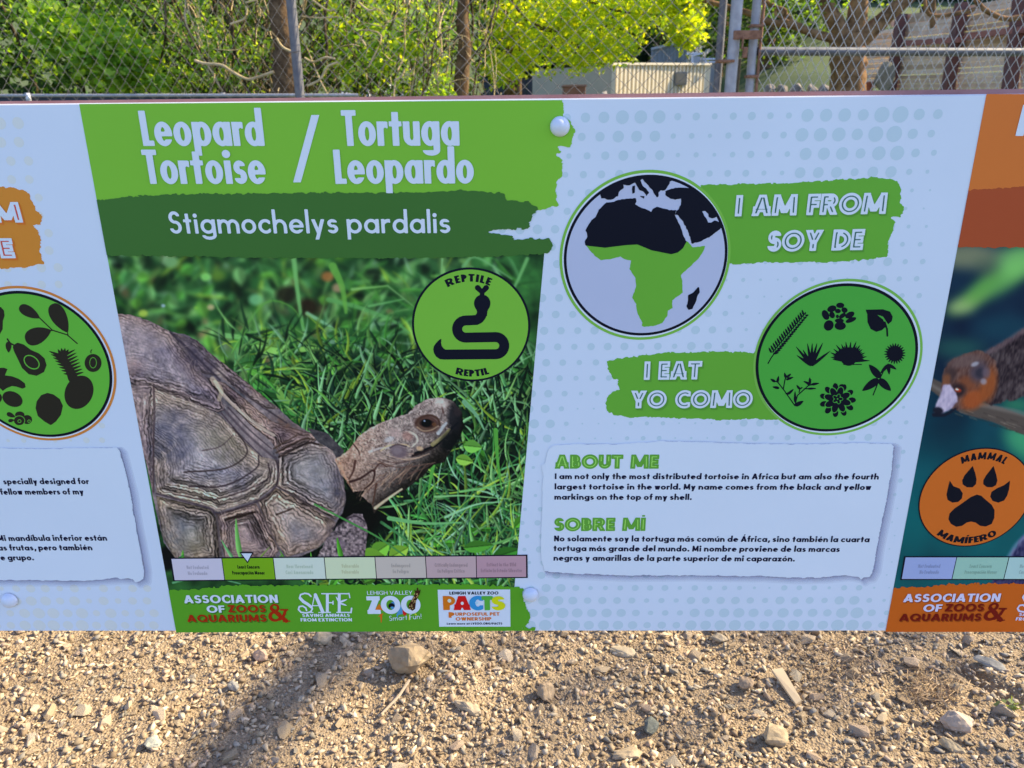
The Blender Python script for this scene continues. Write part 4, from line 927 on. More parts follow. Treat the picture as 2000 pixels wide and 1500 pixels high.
def paint_tortoise(st=1.0):
    p = Paint(205, 488, 1070, 1150, st, 7); r = p.r; X, Y = p.X, p.Y
    f = fbm(X, Y, 60, 1)[..., None]; f2 = fbm(X, Y, 24, 9)[..., None]
    p.A[:] = np.array((36, 78, 46)) + f * np.array((24, 50, 22)) + f2 * np.array((14, 32, 14))
    G = [(60, 128, 56), (92, 156, 78), (44, 98, 54), (118, 176, 108), (76, 140, 92), (112, 162, 136), (134, 176, 62), (28, 66, 40), (22, 44, 34), (100, 150, 90)]
    # soft, out-of-focus growth at the top left
    for k in range(760):
        x = r.uniform(200, 1000); y = r.uniform(490, 760)
        c = np.array(G[r.randint(len(G))]) * r.uniform(.55, 1.05)
        if r.rand() < .36: c = np.array((20, 34, 28)) * r.uniform(.5, 1.3)
        elif r.rand() < .3: c = np.array((120, 190, 120)) * r.uniform(.8, 1.1)
        if r.rand() < .05: c = np.array((150, 120, 96)) * r.uniform(.6, 1)
        p.blob(x, y, r.uniform(5, 24), r.uniform(3, 12), r.uniform(0, 3.14), c, .8, r.uniform(.35, .85))
    for k in range(260):
        c = np.array(G[r.randint(7)]) * r.uniform(.8, 1.15); a = r.uniform(0, 6.28)
        p.blade(r.uniform(210, 1000), r.uniform(495, 800), a, r.uniform(30, 110), r.uniform(2, 6.5), c, r.uniform(-.9, .9), 4, .75)
    for k in range(70):
        c = np.array(((70, 140, 60), (96, 168, 66), (60, 120, 70), (110, 170, 110))[r.randint(4)]) * r.uniform(.75, 1.1)
        p.leaf(r.uniform(215, 760), r.uniform(500, 720), r.uniform(0, 6.28), r.uniform(20, 44), r.uniform(7, 14), c, 5, .8)
    D = blur(p.A, int(3 / st)); soft = np.clip((X - 560) / 240 + (Y - 600) / 170, 0, 1)[..., None]; p.A[:] = D * (1 - soft * .8) + p.A * soft * .8
    for (x, y, c, rr) in ((319, 597, (150, 180, 230), 4), (383, 601, (110, 170, 70), 4), (412, 600, (170, 160, 130), 7), (402, 541, (120, 196, 110), 10), (500, 585, (100, 170, 130), 14), (660, 562, (150, 130, 110), 11), (335, 512, (100, 150, 110), 14), (640, 540, (150, 100, 60), 12), (280, 612, (160, 190, 80), 9), (520, 650, (120, 180, 40), 12), (585, 705, (150, 180, 50), 9), (580, 755, (160, 200, 70), 10), (600, 600, (40, 26, 22), 22), (560, 575, (34, 30, 26), 20)):
        p.blob(x, y, rr, rr * .8, 0, c, .7, .85)
    # single pale blades named by where they grow
    for P_, r0, c in (([(574, 505), (580, 560), (592, 640), (600, 660)], 5, (104, 172, 110)), ([(440, 655), (480, 660), (520, 672), (545, 680)], 5, (110, 178, 112)), ([(470, 650), (520, 590), (570, 600), (595, 640)], 2.2, (84, 150, 70)), ([(535, 660), (537, 700), (540, 730)], 4, (100, 170, 130)), ([(555, 676), (600, 672), (650, 662)], 4, (66, 120, 80)),
                      ([(600, 612), (640, 635), (668, 655)], 4, (120, 180, 150)), ([(642, 585), (700, 600), (765, 625), (800, 650)], 5, (84, 150, 92)), ([(688, 565), (720, 562), (757, 558)], 3, (120, 180, 110)), ([(757, 558), (800, 592), (812, 602)], 1.6, (110, 160, 110)), ([(720, 598), (790, 584)], 2.5, (100, 170, 110)), ([(650, 520), (668, 560), (676, 610)], 8, (92, 158, 72)),
                      ([(636, 668), (690, 670), (740, 700), (800, 726), (850, 745)], 4, (98, 140, 128)), ([(864, 505), (862, 535)], 2, (120, 180, 130)), ([(905, 520), (930, 502), (1000, 545)], 3.5, (96, 158, 110)), ([(1030, 505), (1005, 560), (985, 585)], 3.5, (100, 166, 110)), ([(630, 650), (634, 690)], 1.5, (120, 180, 100))):
        p.stroke(P_, r0, r0 * .4, c, 1.6, .85)
    for k in range(34):                                                 # grass ear
        t = k / 34.; x = 628 - 4 * t + (-1) ** k * 3; y = 680 + 120 * t; p.blob(x, y, 2.6, 5, .4 * (-1) ** k, (142, 164, 70) if k % 3 else (90, 120, 40), .6)
    for k in range(26):                                                 # broad leaves behind the shell
        t = k / 26.; c = np.array(((58, 124, 62), (84, 150, 62), (46, 104, 56), (112, 166, 84))[r.randint(4)]) * r.uniform(.8, 1.1)
        p.leaf(r.uniform(470, 640), r.uniform(650, 800), r.uniform(-.2, 1.1), r.uniform(40, 95), r.uniform(9, 18), c, 2.5, .85)
    for k in range(420):
        x = r.uniform(430, 760); y = r.uniform(640, 860); c = np.array(G[r.randint(len(G))]) * r.uniform(.6, 1.1)
        if r.rand() < .25: c = np.array((18, 44, 32)) * r.uniform(.6, 1.5)
        p.blade(x, y, -math.pi / 2 + r.normal(0, 1.0), r.uniform(20, 80), r.uniform(1.5, 4.2), c, r.uniform(-1, 1), 2.0, .85)
    # sharp grass, dark gaps first
    for k in range(420):
        x = r.uniform(600, 1070); y = r.uniform(700, 1150); p.blob(x, y, r.uniform(6, 22), r.uniform(5, 16), r.uniform(0, 3), np.array((10, 26, 24)) * r.uniform(.6, 1.6), .7, .75)
    n = 1900
    ys = np.sort(r.uniform(690, 1170, n))
    for k in range(n):
        x = r.uniform(590, 1085); y = ys[k]; q = r.rand()
        if x < 700 + (850 - y) * .2 and y < 760 and q < .5: continue
        c = np.array(G[r.randint(len(G))]) * r.uniform(.5, 1.05)
        if q < .26: c = np.array((14, 34, 28)) * r.uniform(.6, 1.6)
        elif q < .46: c = np.array((106, 164, 122)) * r.uniform(.7, 1.12)
        a = -math.pi / 2 + r.normal(0, .75) if r.rand() < .72 else r.uniform(-3.3, .2)
        p.blade(x, y, a, r.uniform(20, 84) * (1.35 if r.rand() < .1 else 1), r.uniform(1.2, 4.8), c, r.uniform(-.9, .9), 1.0, .92)
    for k in range(230):
        c = np.array(((64, 138, 46), (88, 160, 60), (50, 112, 52))[r.randint(3)]) * r.uniform(.7, 1.05)
        p.leaf(r.uniform(640, 1070), r.uniform(870, 1150), r.uniform(0, 6.28), r.uniform(12, 30), r.uniform(4, 9), c, 1.2, .9)
    # deep shade under the head and neck
    for (x, y, a, b) in ((800, 985, 95, 46), (905, 930, 60, 40), (950, 960, 90, 45), (735, 1000, 50, 50), (1000, 900, 40, 34), (700, 1030, 40, 40), (860, 1010, 90, 30)):
        p.blob(x, y, a, b, -.25, (8, 18, 22), .9, .80)
    ys = np.sort(r.uniform(900, 1160, 430))
    for y in ys:
        x = r.uniform(760, 1080); c = np.array(G[r.randint(7)]) * r.uniform(.55, 1.2) + np.array((0, 4, 10))
        p.blade(x, y, -math.pi / 2 + r.normal(0, .95), r.uniform(24, 105), r.uniform(1.2, 4.2), c, r.uniform(-.8, .8), 1.0, .9)
    for P_, r0, c in (([(907, 785), (930, 810), (945, 838)], 5, (96, 150, 126)), ([(968, 840), (972, 900), (980, 955)], 4.5, (74, 148, 66)), ([(846, 910), (835, 970)], 4, (76, 150, 70)), ([(760, 1012), (830, 1022), (900, 1020)], 4.5, (94, 160, 112)), ([(900, 960), (960, 950), (1008, 935)], 2.5, (96, 164, 104)), ([(745, 1020), (800, 1060), (830, 1110)], 3, (60, 120, 80)), ([(850, 970), (910, 968), (1000, 975)], 2.2, (110, 170, 120)), ([(940, 1070), (1000, 1050), (1050, 1020)], 3, (88, 150, 90)), ([(870, 1010), (930, 985), (980, 980)], 2.5, (120, 176, 150))):
        p.stroke(P_, r0, r0 * .3, c, 1.2, .95)
    for (x, y, a, L_, w_, c) in ((726, 1085, -.6, 44, 17, (98, 162, 60)), (700, 1090, -.1, 52, 18, (112, 172, 62)), (760, 1090, -.5, 44, 17, (120, 176, 64)), (905, 870, .1, 38, 13, (96, 164, 74)), (890, 895, .2, 36, 11, (112, 170, 70)), (1005, 1030, -.8, 36, 10, (70, 140, 48)), (905, 1070, -.1, 60, 12, (64, 130, 52)), (960, 1090, -.3, 60, 14, (50, 118, 48))):
        p.leaf(x, y, a, L_, w_, c)

    p.A[:] = p.A * .82 + blur(p.A, 1) * .18; sf = np.clip((740 - Y) / 120, 0, 1)[..., None]; p.A[:] = p.A * (1 - sf * .75) + blur(p.A, 2) * sf * .75
    # ---- carapace
    SH = [(190, 610), (232, 612), (262, 616), (300, 630), (333, 648), (360, 652), (385, 664), (405, 684), (440, 712), (475, 740), (510, 770), (545, 798), (570, 822), (600, 842), (640, 860), (668, 882), (662, 905), (672, 940), (676, 975), (670, 1000), (656, 1022), (648, 1045), (625, 1068), (590, 1086), (540, 1094), (420, 1096), (345, 1094), (320, 1060), (305, 1000), (285, 900), (190, 760)]
    p.blob(690, 1000, 50, 60, 0, (6, 8, 14), .6, .9); p.blob(600, 1085, 60, 20, 0, (8, 16, 16), .6, .9); p.blob(327, 1090, 20, 26, .3, (8, 8, 20), .4, .9)
    M, F = p.mask(SH, 1.4, 1.5)
    n1 = fbm(X, Y, 40, 31)[..., None]; n2 = fbm(X, Y, 9, 41)[..., None]; n3 = vnoise(X, Y, 2.2, 51)[..., None]; st1 = vnoise(X * .35 + Y * .9, Y * .25 - X, 3.0, 61)[..., None]
    base = np.array((110, 100, 114)) + n1 * np.array((52, 40, 36)) + n2 * np.array((34, 28, 26)) + n3 * 16
    # scutes with growth rings: (outline, ring depth, ring count, centre colour, ring tint)
    SC = [([(236, 820), (252, 800), (300, 752), (330, 768), (395, 790), (432, 812), (478, 862), (510, 892), (538, 897), (545, 910), (541, 945), (505, 975), (425, 1000), (410, 990), (306, 962), (300, 900), (250, 870)], 84, 8, (116, 114, 138), (128, 112, 112)),
          ([(200, 600), (262, 616), (300, 630), (335, 650), (398, 735), (425, 765), (440, 800), (425, 806), (330, 768), (250, 748), (190, 740)], 30, 4, (124, 112, 130), (122, 102, 110)),
          ([(330, 648), (385, 664), (405, 684), (475, 740), (545, 798), (520, 800), (475, 770), (430, 735), (395, 730), (360, 690)], 16, 2, (112, 96, 110), (116, 98, 106)),
          ([(400, 735), (440, 748), (480, 780), (530, 822), (580, 838), (630, 850), (610, 866), (545, 888), (530, 862), (490, 830), (450, 790), (420, 760)], 30, 5, (116, 92, 96), (112, 90, 94)),
          ([(545, 888), (600, 862), (640, 868), (665, 900), (674, 950), (674, 985), (655, 1015), (600, 985), (540, 950), (543, 915)], 40, 5, (130, 126, 138), (120, 104, 108)),
          ([(505, 978), (540, 952), (600, 985), (656, 1020), (648, 1045), (620, 1070), (560, 1088), (540, 1060), (515, 1010)], 40, 4, (128, 116, 124), (132, 110, 106)),
          ([(425, 1004), (500, 982), (515, 1010), (545, 1075), (530, 1096), (440, 1096), (430, 1050)], 46, 4, (138, 118, 124), (130, 106, 104)),
          ([(305, 968), (410, 994), (422, 1010), (430, 1096), (345, 1096), (318, 1050)], 46, 5, (118, 116, 126), (120, 104, 98)),
          ([(236, 750), (300, 752), (300, 960), (260, 850)], 40, 5, (128, 110, 124), (118, 100, 110))]
    DIR = [(.5, .9), (.3, .9), (.6, .4), (-.5, .8), (-.95, .1), (-.5, -.85), (-.2, -1), (.75, -.6), (.9, .2)]
    col = base.copy()
    for k, (pts, dep, nr, cc, ct) in enumerate(SC):
        Fq = s_poly(X, Y, pts); m_ = np.clip(.5 - Fq / 1.5, 0, 1)[..., None]
        d = np.maximum(-Fq, 0) + fbm(X, Y, 30, 71 + k) * 5 + vnoise(X, Y, 5, 90 + k) * 2.2
        u = np.clip(d / dep, 0, 1); dx, dy = DIR[k]
        gx = np.gradient(Fq, axis=1); gy = np.gradient(Fq, axis=0); side = np.clip((blur(gx.astype(np.float32), 4) * dx + blur(gy.astype(np.float32), 4) * dy) * 1.0 + .55, .22, 1)
        prof = vnoise(d, X * .006 + Y * .004, dep / nr * .46, 301 + k) + .35 * vnoise(d, X * .02, dep / nr * .25, 321 + k)
        gate = np.clip(1.15 - u ** 1.6, 0, 1) * (.55 + 1.0 * (fbm(X, Y, 46, 111 + k) + .5)) * side
        lines = np.clip((prof + .04) * 4.2, 0, 1) * np.clip(gate, 0, 1)
        hi = np.clip((-prof - .04) * 3, 0, 1) * np.clip(gate, 0, 1)
        ph = d / (5.6 + (k % 3) * .9) + 1.1 * vnoise(X, Y, 16, 341 + k) + .5 * vnoise(X, Y, 5, 351 + k); fs_ = np.sin(2 * np.pi * ph)
        fine = np.clip((fs_ - .25) * 2.4, 0, 1) * np.clip(1.35 - u * 1.1, .12, 1) * np.clip(.35 + 1.5 * (fbm(X, Y, 26, 361 + k) + .42), 0, 1) * (.45 + .55 * side)
        fhi = np.clip((-fs_ - .3) * 1.6, 0, 1) * np.clip(1.2 - u, .1, 1) * (.4 + .6 * side)
        t = np.clip(u * 1.25 - .25, 0, 1)[..., None]
        cb = np.array(ct) * (1 - t) + np.array(cc) * t + n1 * np.array((46, 38, 24)) + n2 * np.array((30, 26, 30)) + n3 * 12 + st1 * 20 * (1 - t * .4)
        cb = cb * 1.20 * (1 - .42 * lines[..., None]) * (1 - .46 * fine[..., None]) + hi[..., None] * np.array((20, 17, 10)) + fhi[..., None] * np.array((14, 13, 12))
        edge = np.exp(-(np.maximum(-Fq, 0) / 2.4) ** 2)[..., None]
        cb = cb * (1 - .26 * edge)
        col = col * (1 - m_) + cb * m_
    # blotches of slate, olive and the pale chipped ridge
    for (x, y, a, b, g_, c, al) in ((340, 850, 52, 60, 0, (74, 76, 112), .45), (330, 880, 40, 30, 0, (66, 70, 104), .4), (420, 860, 60, 40, .5, (120, 116, 108), .4), (450, 880, 36, 30, .4, (96, 92, 66), .35), (610, 920, 40, 46, 0, (128, 124, 132), .45), (590, 1040, 40, 26, .3, (96, 100, 122), .35), (390, 700, 70, 24, .8, (64, 58, 84), .6), (290, 660, 50, 26, .5, (134, 118, 136), .45), (262, 715, 26, 20, 0, (164, 124, 124), .4), (370, 715, 50, 22, .7, (72, 60, 84), .4), (350, 1050, 38, 40, 0, (88, 100, 124), .4), (380, 1060, 30, 30, 0, (100, 92, 66), .35), (480, 1060, 30, 34, 0, (150, 120, 124), .4), (500, 760, 26, 14, .7, (146, 108, 100), .4), (560, 830, 40, 14, .5, (112, 78, 70), .5), (660, 960, 16, 50, .1, (62, 62, 88), .5), (640, 1040, 30, 30, 0, (58, 52, 70), .35), (430, 730, 16, 10, .6, (190, 170, 166), .5)):
        rho = np.sqrt((((X - x) * math.cos(g_) + (Y - y) * math.sin(g_)) / a) ** 2 + (((Y - y) * math.cos(g_) - (X - x) * math.sin(g_)) / b) ** 2)
        q = (np.clip(1.2 - rho, 0, 1) * al * (1 + 1.2 * fbm(X, Y, 12, 131)))[..., None].clip(0, 1); col = col * (1 - q) + np.array(c) * q
    gr = col.mean(-1, keepdims=True); col = (col * .78 + gr * .22) * np.array((.94, .94, 1.01))
    p.lay((slice(None), slice(None)), M, col)
    for P_, r0, c, al in (([(420, 745), (440, 775), (480, 812), (510, 835), (535, 850)], 3.5, (178, 164, 170), .75), ([(415, 740), (432, 762), (428, 780)], 5, (196, 178, 170), .5), ([(438, 800), (480, 845), (525, 885), (540, 895)], 2.4, (66, 56, 74), .6), ([(446, 796), (486, 838), (530, 876)], 1.5, (60, 50, 66), .7), ([(432, 806), (470, 850), (512, 892)], 1.4, (60, 48, 66), .7),
                          ([(300, 752), (302, 800), (300, 870), (300, 960)], 2.2, (62, 48, 60), .6), ([(541, 900), (544, 925), (538, 950), (505, 978), (425, 1003), (408, 992), (306, 964)], 2.6, (50, 40, 54), .6), ([(545, 950), (600, 984), (652, 1016)], 2.4, (80, 66, 76), .5), ([(504, 980), (516, 1012), (545, 1072)], 2.2, (80, 66, 74), .45), ([(424, 1005), (426, 1050), (434, 1094)], 3, (66, 54, 58), .5), ([(300, 752), (360, 770), (430, 792)], 2, (88, 76, 92), .5),
                          ([(333, 648), (362, 676), (395, 708), (430, 742)], 2.4, (52, 46, 66), .7), ([(400, 700), (440, 735), (500, 785), (560, 826)], 2.0, (46, 38, 52), .6), ([(440, 1015), (498, 1000)], 2.5, (34, 24, 24), .8), ([(540, 1005), (570, 994)], 2, (40, 28, 26), .7), ([(545, 892), (600, 866), (622, 868)], 2.2, (40, 30, 34), .8), ([(540, 884), (590, 858), (612, 858)], 1.8, (52, 38, 36), .7), ([(535, 876), (580, 850)], 1.5, (56, 42, 38), .7), ([(395, 880), (430, 872), (455, 850)], 1.3, (60, 48, 60), .6), ([(360, 922), (440, 915), (480, 890), (478, 865), (455, 835)], 1.8, (52, 42, 50), .75), ([(370, 950), (440, 948), (500, 915), (505, 890)], 1.8, (44, 34, 46), .75), ([(340, 965), (420, 975), (520, 938), (524, 905)], 1.5, (50, 38, 50), .7)):
        p.stroke(P_, r0, r0 * .8, c, 2.0, al)
    for k in range(150):                                                # scratches
        x = r.uniform(240, 660); y = r.uniform(640, 1085)
        if s_poly(np.array([[x]]), np.array([[y]]), SH)[0, 0] > -12: continue
        a = r.normal(.6, .6); L_ = r.uniform(6, 24); c = (165, 152, 168) if r.rand() < .5 else (56, 48, 62)
        p.stroke([(x, y), (x + L_ * math.cos(a), y + L_ * math.sin(a))], .7, .4, c, 1.2, .35)
    p.stroke([(620, 850), (655, 866), (690, 880)], 16, 10, (58, 58, 74), 6, .0)

    # ---- far shoulder, neck, head, foreleg
    M, F = p.mask([(600, 835), (640, 846), (672, 880), (664, 905), (650, 880), (620, 862)], 1.5); p.lay((slice(None), slice(None)), M, np.array((64, 62, 76)) + n2 * 24 + n3 * 12)
    LEG = [(615, 1094), (640, 1050), (665, 1022), (690, 1002), (708, 1004), (718, 1030), (716, 1060), (712, 1094)]
    M, F = p.mask(LEG, 1.5, 3); cell = vnoise(X, Y, 4.2, 161) + .5 * vnoise(X, Y, 2.4, 163)
    p.lay((slice(None), slice(None)), M, np.array((106, 96, 114)) + (cell[..., None] * 84) * np.array((1, .9, 1)) + n1 * 24)
    p.blob(667, 1063, 9, 8, 0, (104, 94, 118), .4, .8); p.stroke([(650, 1032), (690, 1008), (716, 1020)], 2.4, 1.5, (40, 34, 48), 2, .7)
    HD = [(654, 897), (672, 886), (690, 868), (700, 852), (720, 838), (746, 825), (770, 816), (796, 808), (812, 792), (838, 778), (868, 776), (886, 784), (902, 806), (906, 830), (900, 850), (886, 872), (868, 902), (846, 908), (826, 930), (806, 946), (786, 960), (766, 966), (748, 982), (731, 1002), (726, 986), (706, 968), (712, 958), (690, 961), (684, 946), (666, 926)]
    M, F = p.mask(HD, 1.3, 2.0)
    skin = vnoise(X, Y, 2.6, 171) + .6 * vnoise(X, Y, 5.5, 173); t = np.clip((X - 660) / 110, 0, 1)[..., None]
    hc = np.array((160, 128, 124)) * (1 - t) + np.array((140, 128, 140)) * t
    up = np.clip((870 - Y) / 60, 0, 1)[..., None] * np.clip((X - 700) / 60, 0, 1)[..., None]; hc = hc * (1 - .1 * up)
    lit = np.clip(.5 - (X * .42 + Y * .9 - 1090) / 130, 0, 1)[..., None]
    cel = np.abs(vnoise(X, Y, 4.4, 177)) + .6 * np.abs(vnoise(X, Y, 2.8, 179)); crack = np.clip(1 - cel * 7.5, 0, 1)[..., None]
    hc = (hc * (.80 + .42 * lit) + skin[..., None] * np.array((44, 42, 46)) + n2 * 24) * (1 - .30 * crack)
    shade = np.clip((X - 820) / 60 + (Y - 868) / 55, 0, 1.25)[..., None]; hc = hc * (1 - .72 * np.clip(shade, 0, 1))
    shade2 = np.clip(((X - 868) * .8 - (Y - 800) * .1) / 26, 0, 1)[..., None]; hc = hc * (1 - .72 * shade2)
    p.lay((slice(None), slice(None)), M, hc)
    # plates, folds and creases
    for k in range(330):
        x = r.uniform(700, 880); y = r.uniform(780, 880)
        if s_poly(np.array([[x]]), np.array([[y]]), HD)[0, 0] > -3: continue
        if (x - 834) ** 2 / 620 + (y - 828) ** 2 / 330 < 1.2: continue
        a = r.uniform(0, 3.14); p.stroke([(x, y), (x + 5 * math.cos(a), y + 5 * math.sin(a))], .8, .4, (66, 50, 58) if r.rand() < .68 else (186, 168, 178), 1.1, .55)
    for k in range(46):                                                 # neck wrinkles following the neck
        o = r.uniform(0, 118); x0_ = 700 + o; y0_ = 955 - o * .35 + r.uniform(-8, 8); q = r.uniform(.5, 1.2)
        P_ = [(x0_ - 4, y0_ + 16 * q), (x0_ + 4 + r.uniform(-3, 3), y0_ + 4), (x0_ + 16, y0_ - 10 * q), (x0_ + 30 * q, y0_ - 17 + r.uniform(-4, 4))]
        c = (84, 62, 64) if k % 2 else (178, 146, 136); p.stroke(P_, .9, .4, c, 1.8, .42)
    for k in range(26):
        t_ = k / 26.; x0_ = 716 + 70 * t_; y0_ = 905 - 26 * t_ + r.uniform(-6, 6)
        p.stroke([(x0_, y0_), (x0_ + 22, y0_ + 6), (x0_ + 50, y0_ + r.uniform(-2, 6))], .8, .5, (80, 60, 66) if k % 2 else (178, 152, 150), 1.2, .5)
    for P_, r0, c, al in (([(690, 867), (700, 880), (702, 888)], 1.5, (60, 40, 44), .8), ([(694, 900), (690, 920), (682, 935)], 2.4, (66, 42, 44), .8), ([(680, 942), (704, 934), (730, 918), (728, 940), (712, 955)], 2.6, (50, 32, 36), .85), ([(730, 920), (742, 905), (756, 912)], 2, (70, 48, 50), .8), ([(735, 945), (728, 985)], 2, (74, 50, 48), .8), ([(733, 992), (760, 972), (785, 955)], 3, (206, 178, 166), .8), ([(664, 905), (676, 935), (690, 958)], 2.6, (196, 148, 134), .5),
                          ([(812, 886), (850, 870), (872, 846), (894, 826)], 3.6, (12, 14, 24), .9), ([(806, 890), (826, 884), (846, 874)], 2.4, (40, 30, 36), .9), ([(845, 868), (866, 852), (878, 838)], 4.0, (146, 138, 104), .7), ([(856, 846), (868, 830), (872, 826)], 3.6, (158, 168, 196), .75), ([(866, 806), (862, 790)], 2, (84, 62, 66), .7),
                          ([(800, 844), (812, 850), (815, 862), (805, 872)], 2.6, (186, 178, 186), .75), ([(722, 882), (740, 876), (760, 874), (775, 868)], 2.6, (182, 178, 200), .6), ([(744, 880), (760, 870), (790, 868), (800, 872)], 1.6, (196, 168, 146), .7), ([(770, 892), (800, 898), (838, 886)], 1.6, (178, 150, 144), .6), ([(740, 900), (770, 912), (810, 910), (846, 905)], 1.5, (84, 62, 64), .6), ([(800, 925), (826, 915), (845, 905)], 1.6, (86, 64, 66), .6)):
        p.stroke(P_, r0, r0 * .6, c, 1.8, al)
    p.blob(779, 882, 17, 13, .2, (96, 84, 104), .5, .9); p.blob(776, 880, 9, 7, .2, (122, 112, 134), .7, .6); p.stroke([(762, 874), (776, 868), (794, 872)], 1.6, 1.2, (54, 44, 60), 1.6, .7)
    p.blob(820, 876, 7, 4.5, .2, (190, 160, 140), .6, .7); p.blob(796, 852, 11, 8, .5, (150, 112, 118), .6, .6); p.blob(772, 846, 12, 9, .3, (166, 144, 160), .7, .55)
    p.blob(760, 858, 10, 5, -.3, (178, 182, 212), .6, .6); p.blob(862, 787, 13, 8, .3, (196, 184, 200), .8, .65)
    # eye
    p.blob(834, 828, 25, 17, .15, (74, 52, 54), .35, .95); p.blob(834, 830, 19, 11, .15, (84, 66, 64), .3, .8); p.stroke([(813, 826), (822, 816), (840, 811), (855, 818), (859, 830)], 2.6, 2.2, (70, 50, 50), 1.6, .9); p.stroke([(815, 834), (826, 841), (842, 840), (856, 832)], 1.6, 1.2, (160, 138, 128), 1.5, .6)
    p.blob(834, 827, 15, 8.5, .1, (46, 32, 34), .3, 1); p.blob(833, 826, 9.5, 7.5, 0, (8, 8, 20), .35, 1); p.blob(829, 822, 2.0, 1.6, 0, (130, 150, 200), .6, .8); p.blob(848, 829, 4, 4, 0, (96, 64, 48), .5, .7)
    p.blob(888, 820, 13, 30, -.1, (20, 22, 34), .6, .75); p.blob(880, 862, 22, 16, -.7, (10, 14, 22), .6, .8); p.blob(894, 804, 8, 9, 0, (50, 42, 52), .6, .6)
    # foreground blades over the animal
    for (x, y, a, L_, w_, c) in ((470, 1090, -1.75, 78, 6.5, (96, 158, 92)), (458, 1094, -2.2, 48, 4, (92, 150, 110)), (357, 1094, -1.6, 20, 4, (80, 150, 60)), (506, 1092, -.9, 34, 2, (104, 130, 70)), (560, 1096, -2.2, 26, 2.4, (80, 130, 60)), (610, 1096, -1.8, 20, 2, (70, 140, 60)), (668, 1092, -1.85, 44, 6, (70, 140, 52)), (540, 1098, -1.0, 20, 3, (70, 130, 60)), (575, 1098, -.4, 24, 3, (76, 130, 60)), (340, 1098, -.7, 26, 3, (50, 110, 70))):
        p.blade(x, y, a, L_, w_, c, .15, 1.1)
    p.stroke([(615, 985), (680, 1018), (740, 1050), (790, 1085)], 2.0, 1.6, (64, 128, 74), 1.3, .9)
    p.stroke([(338, 1138), (400, 1125), (470, 1140)], 2, 1, (84, 150, 120), 1.2, .8)
    sh = np.array((4, 6, 10)); A = p.A
    m_ = A.mean(-1, keepdims=True); A = A + (m_ - 88) * .10; A = A + (A - blur(A, max(int(2 / st), 1))) * .45
    return p, np.clip(A, 4, 250)

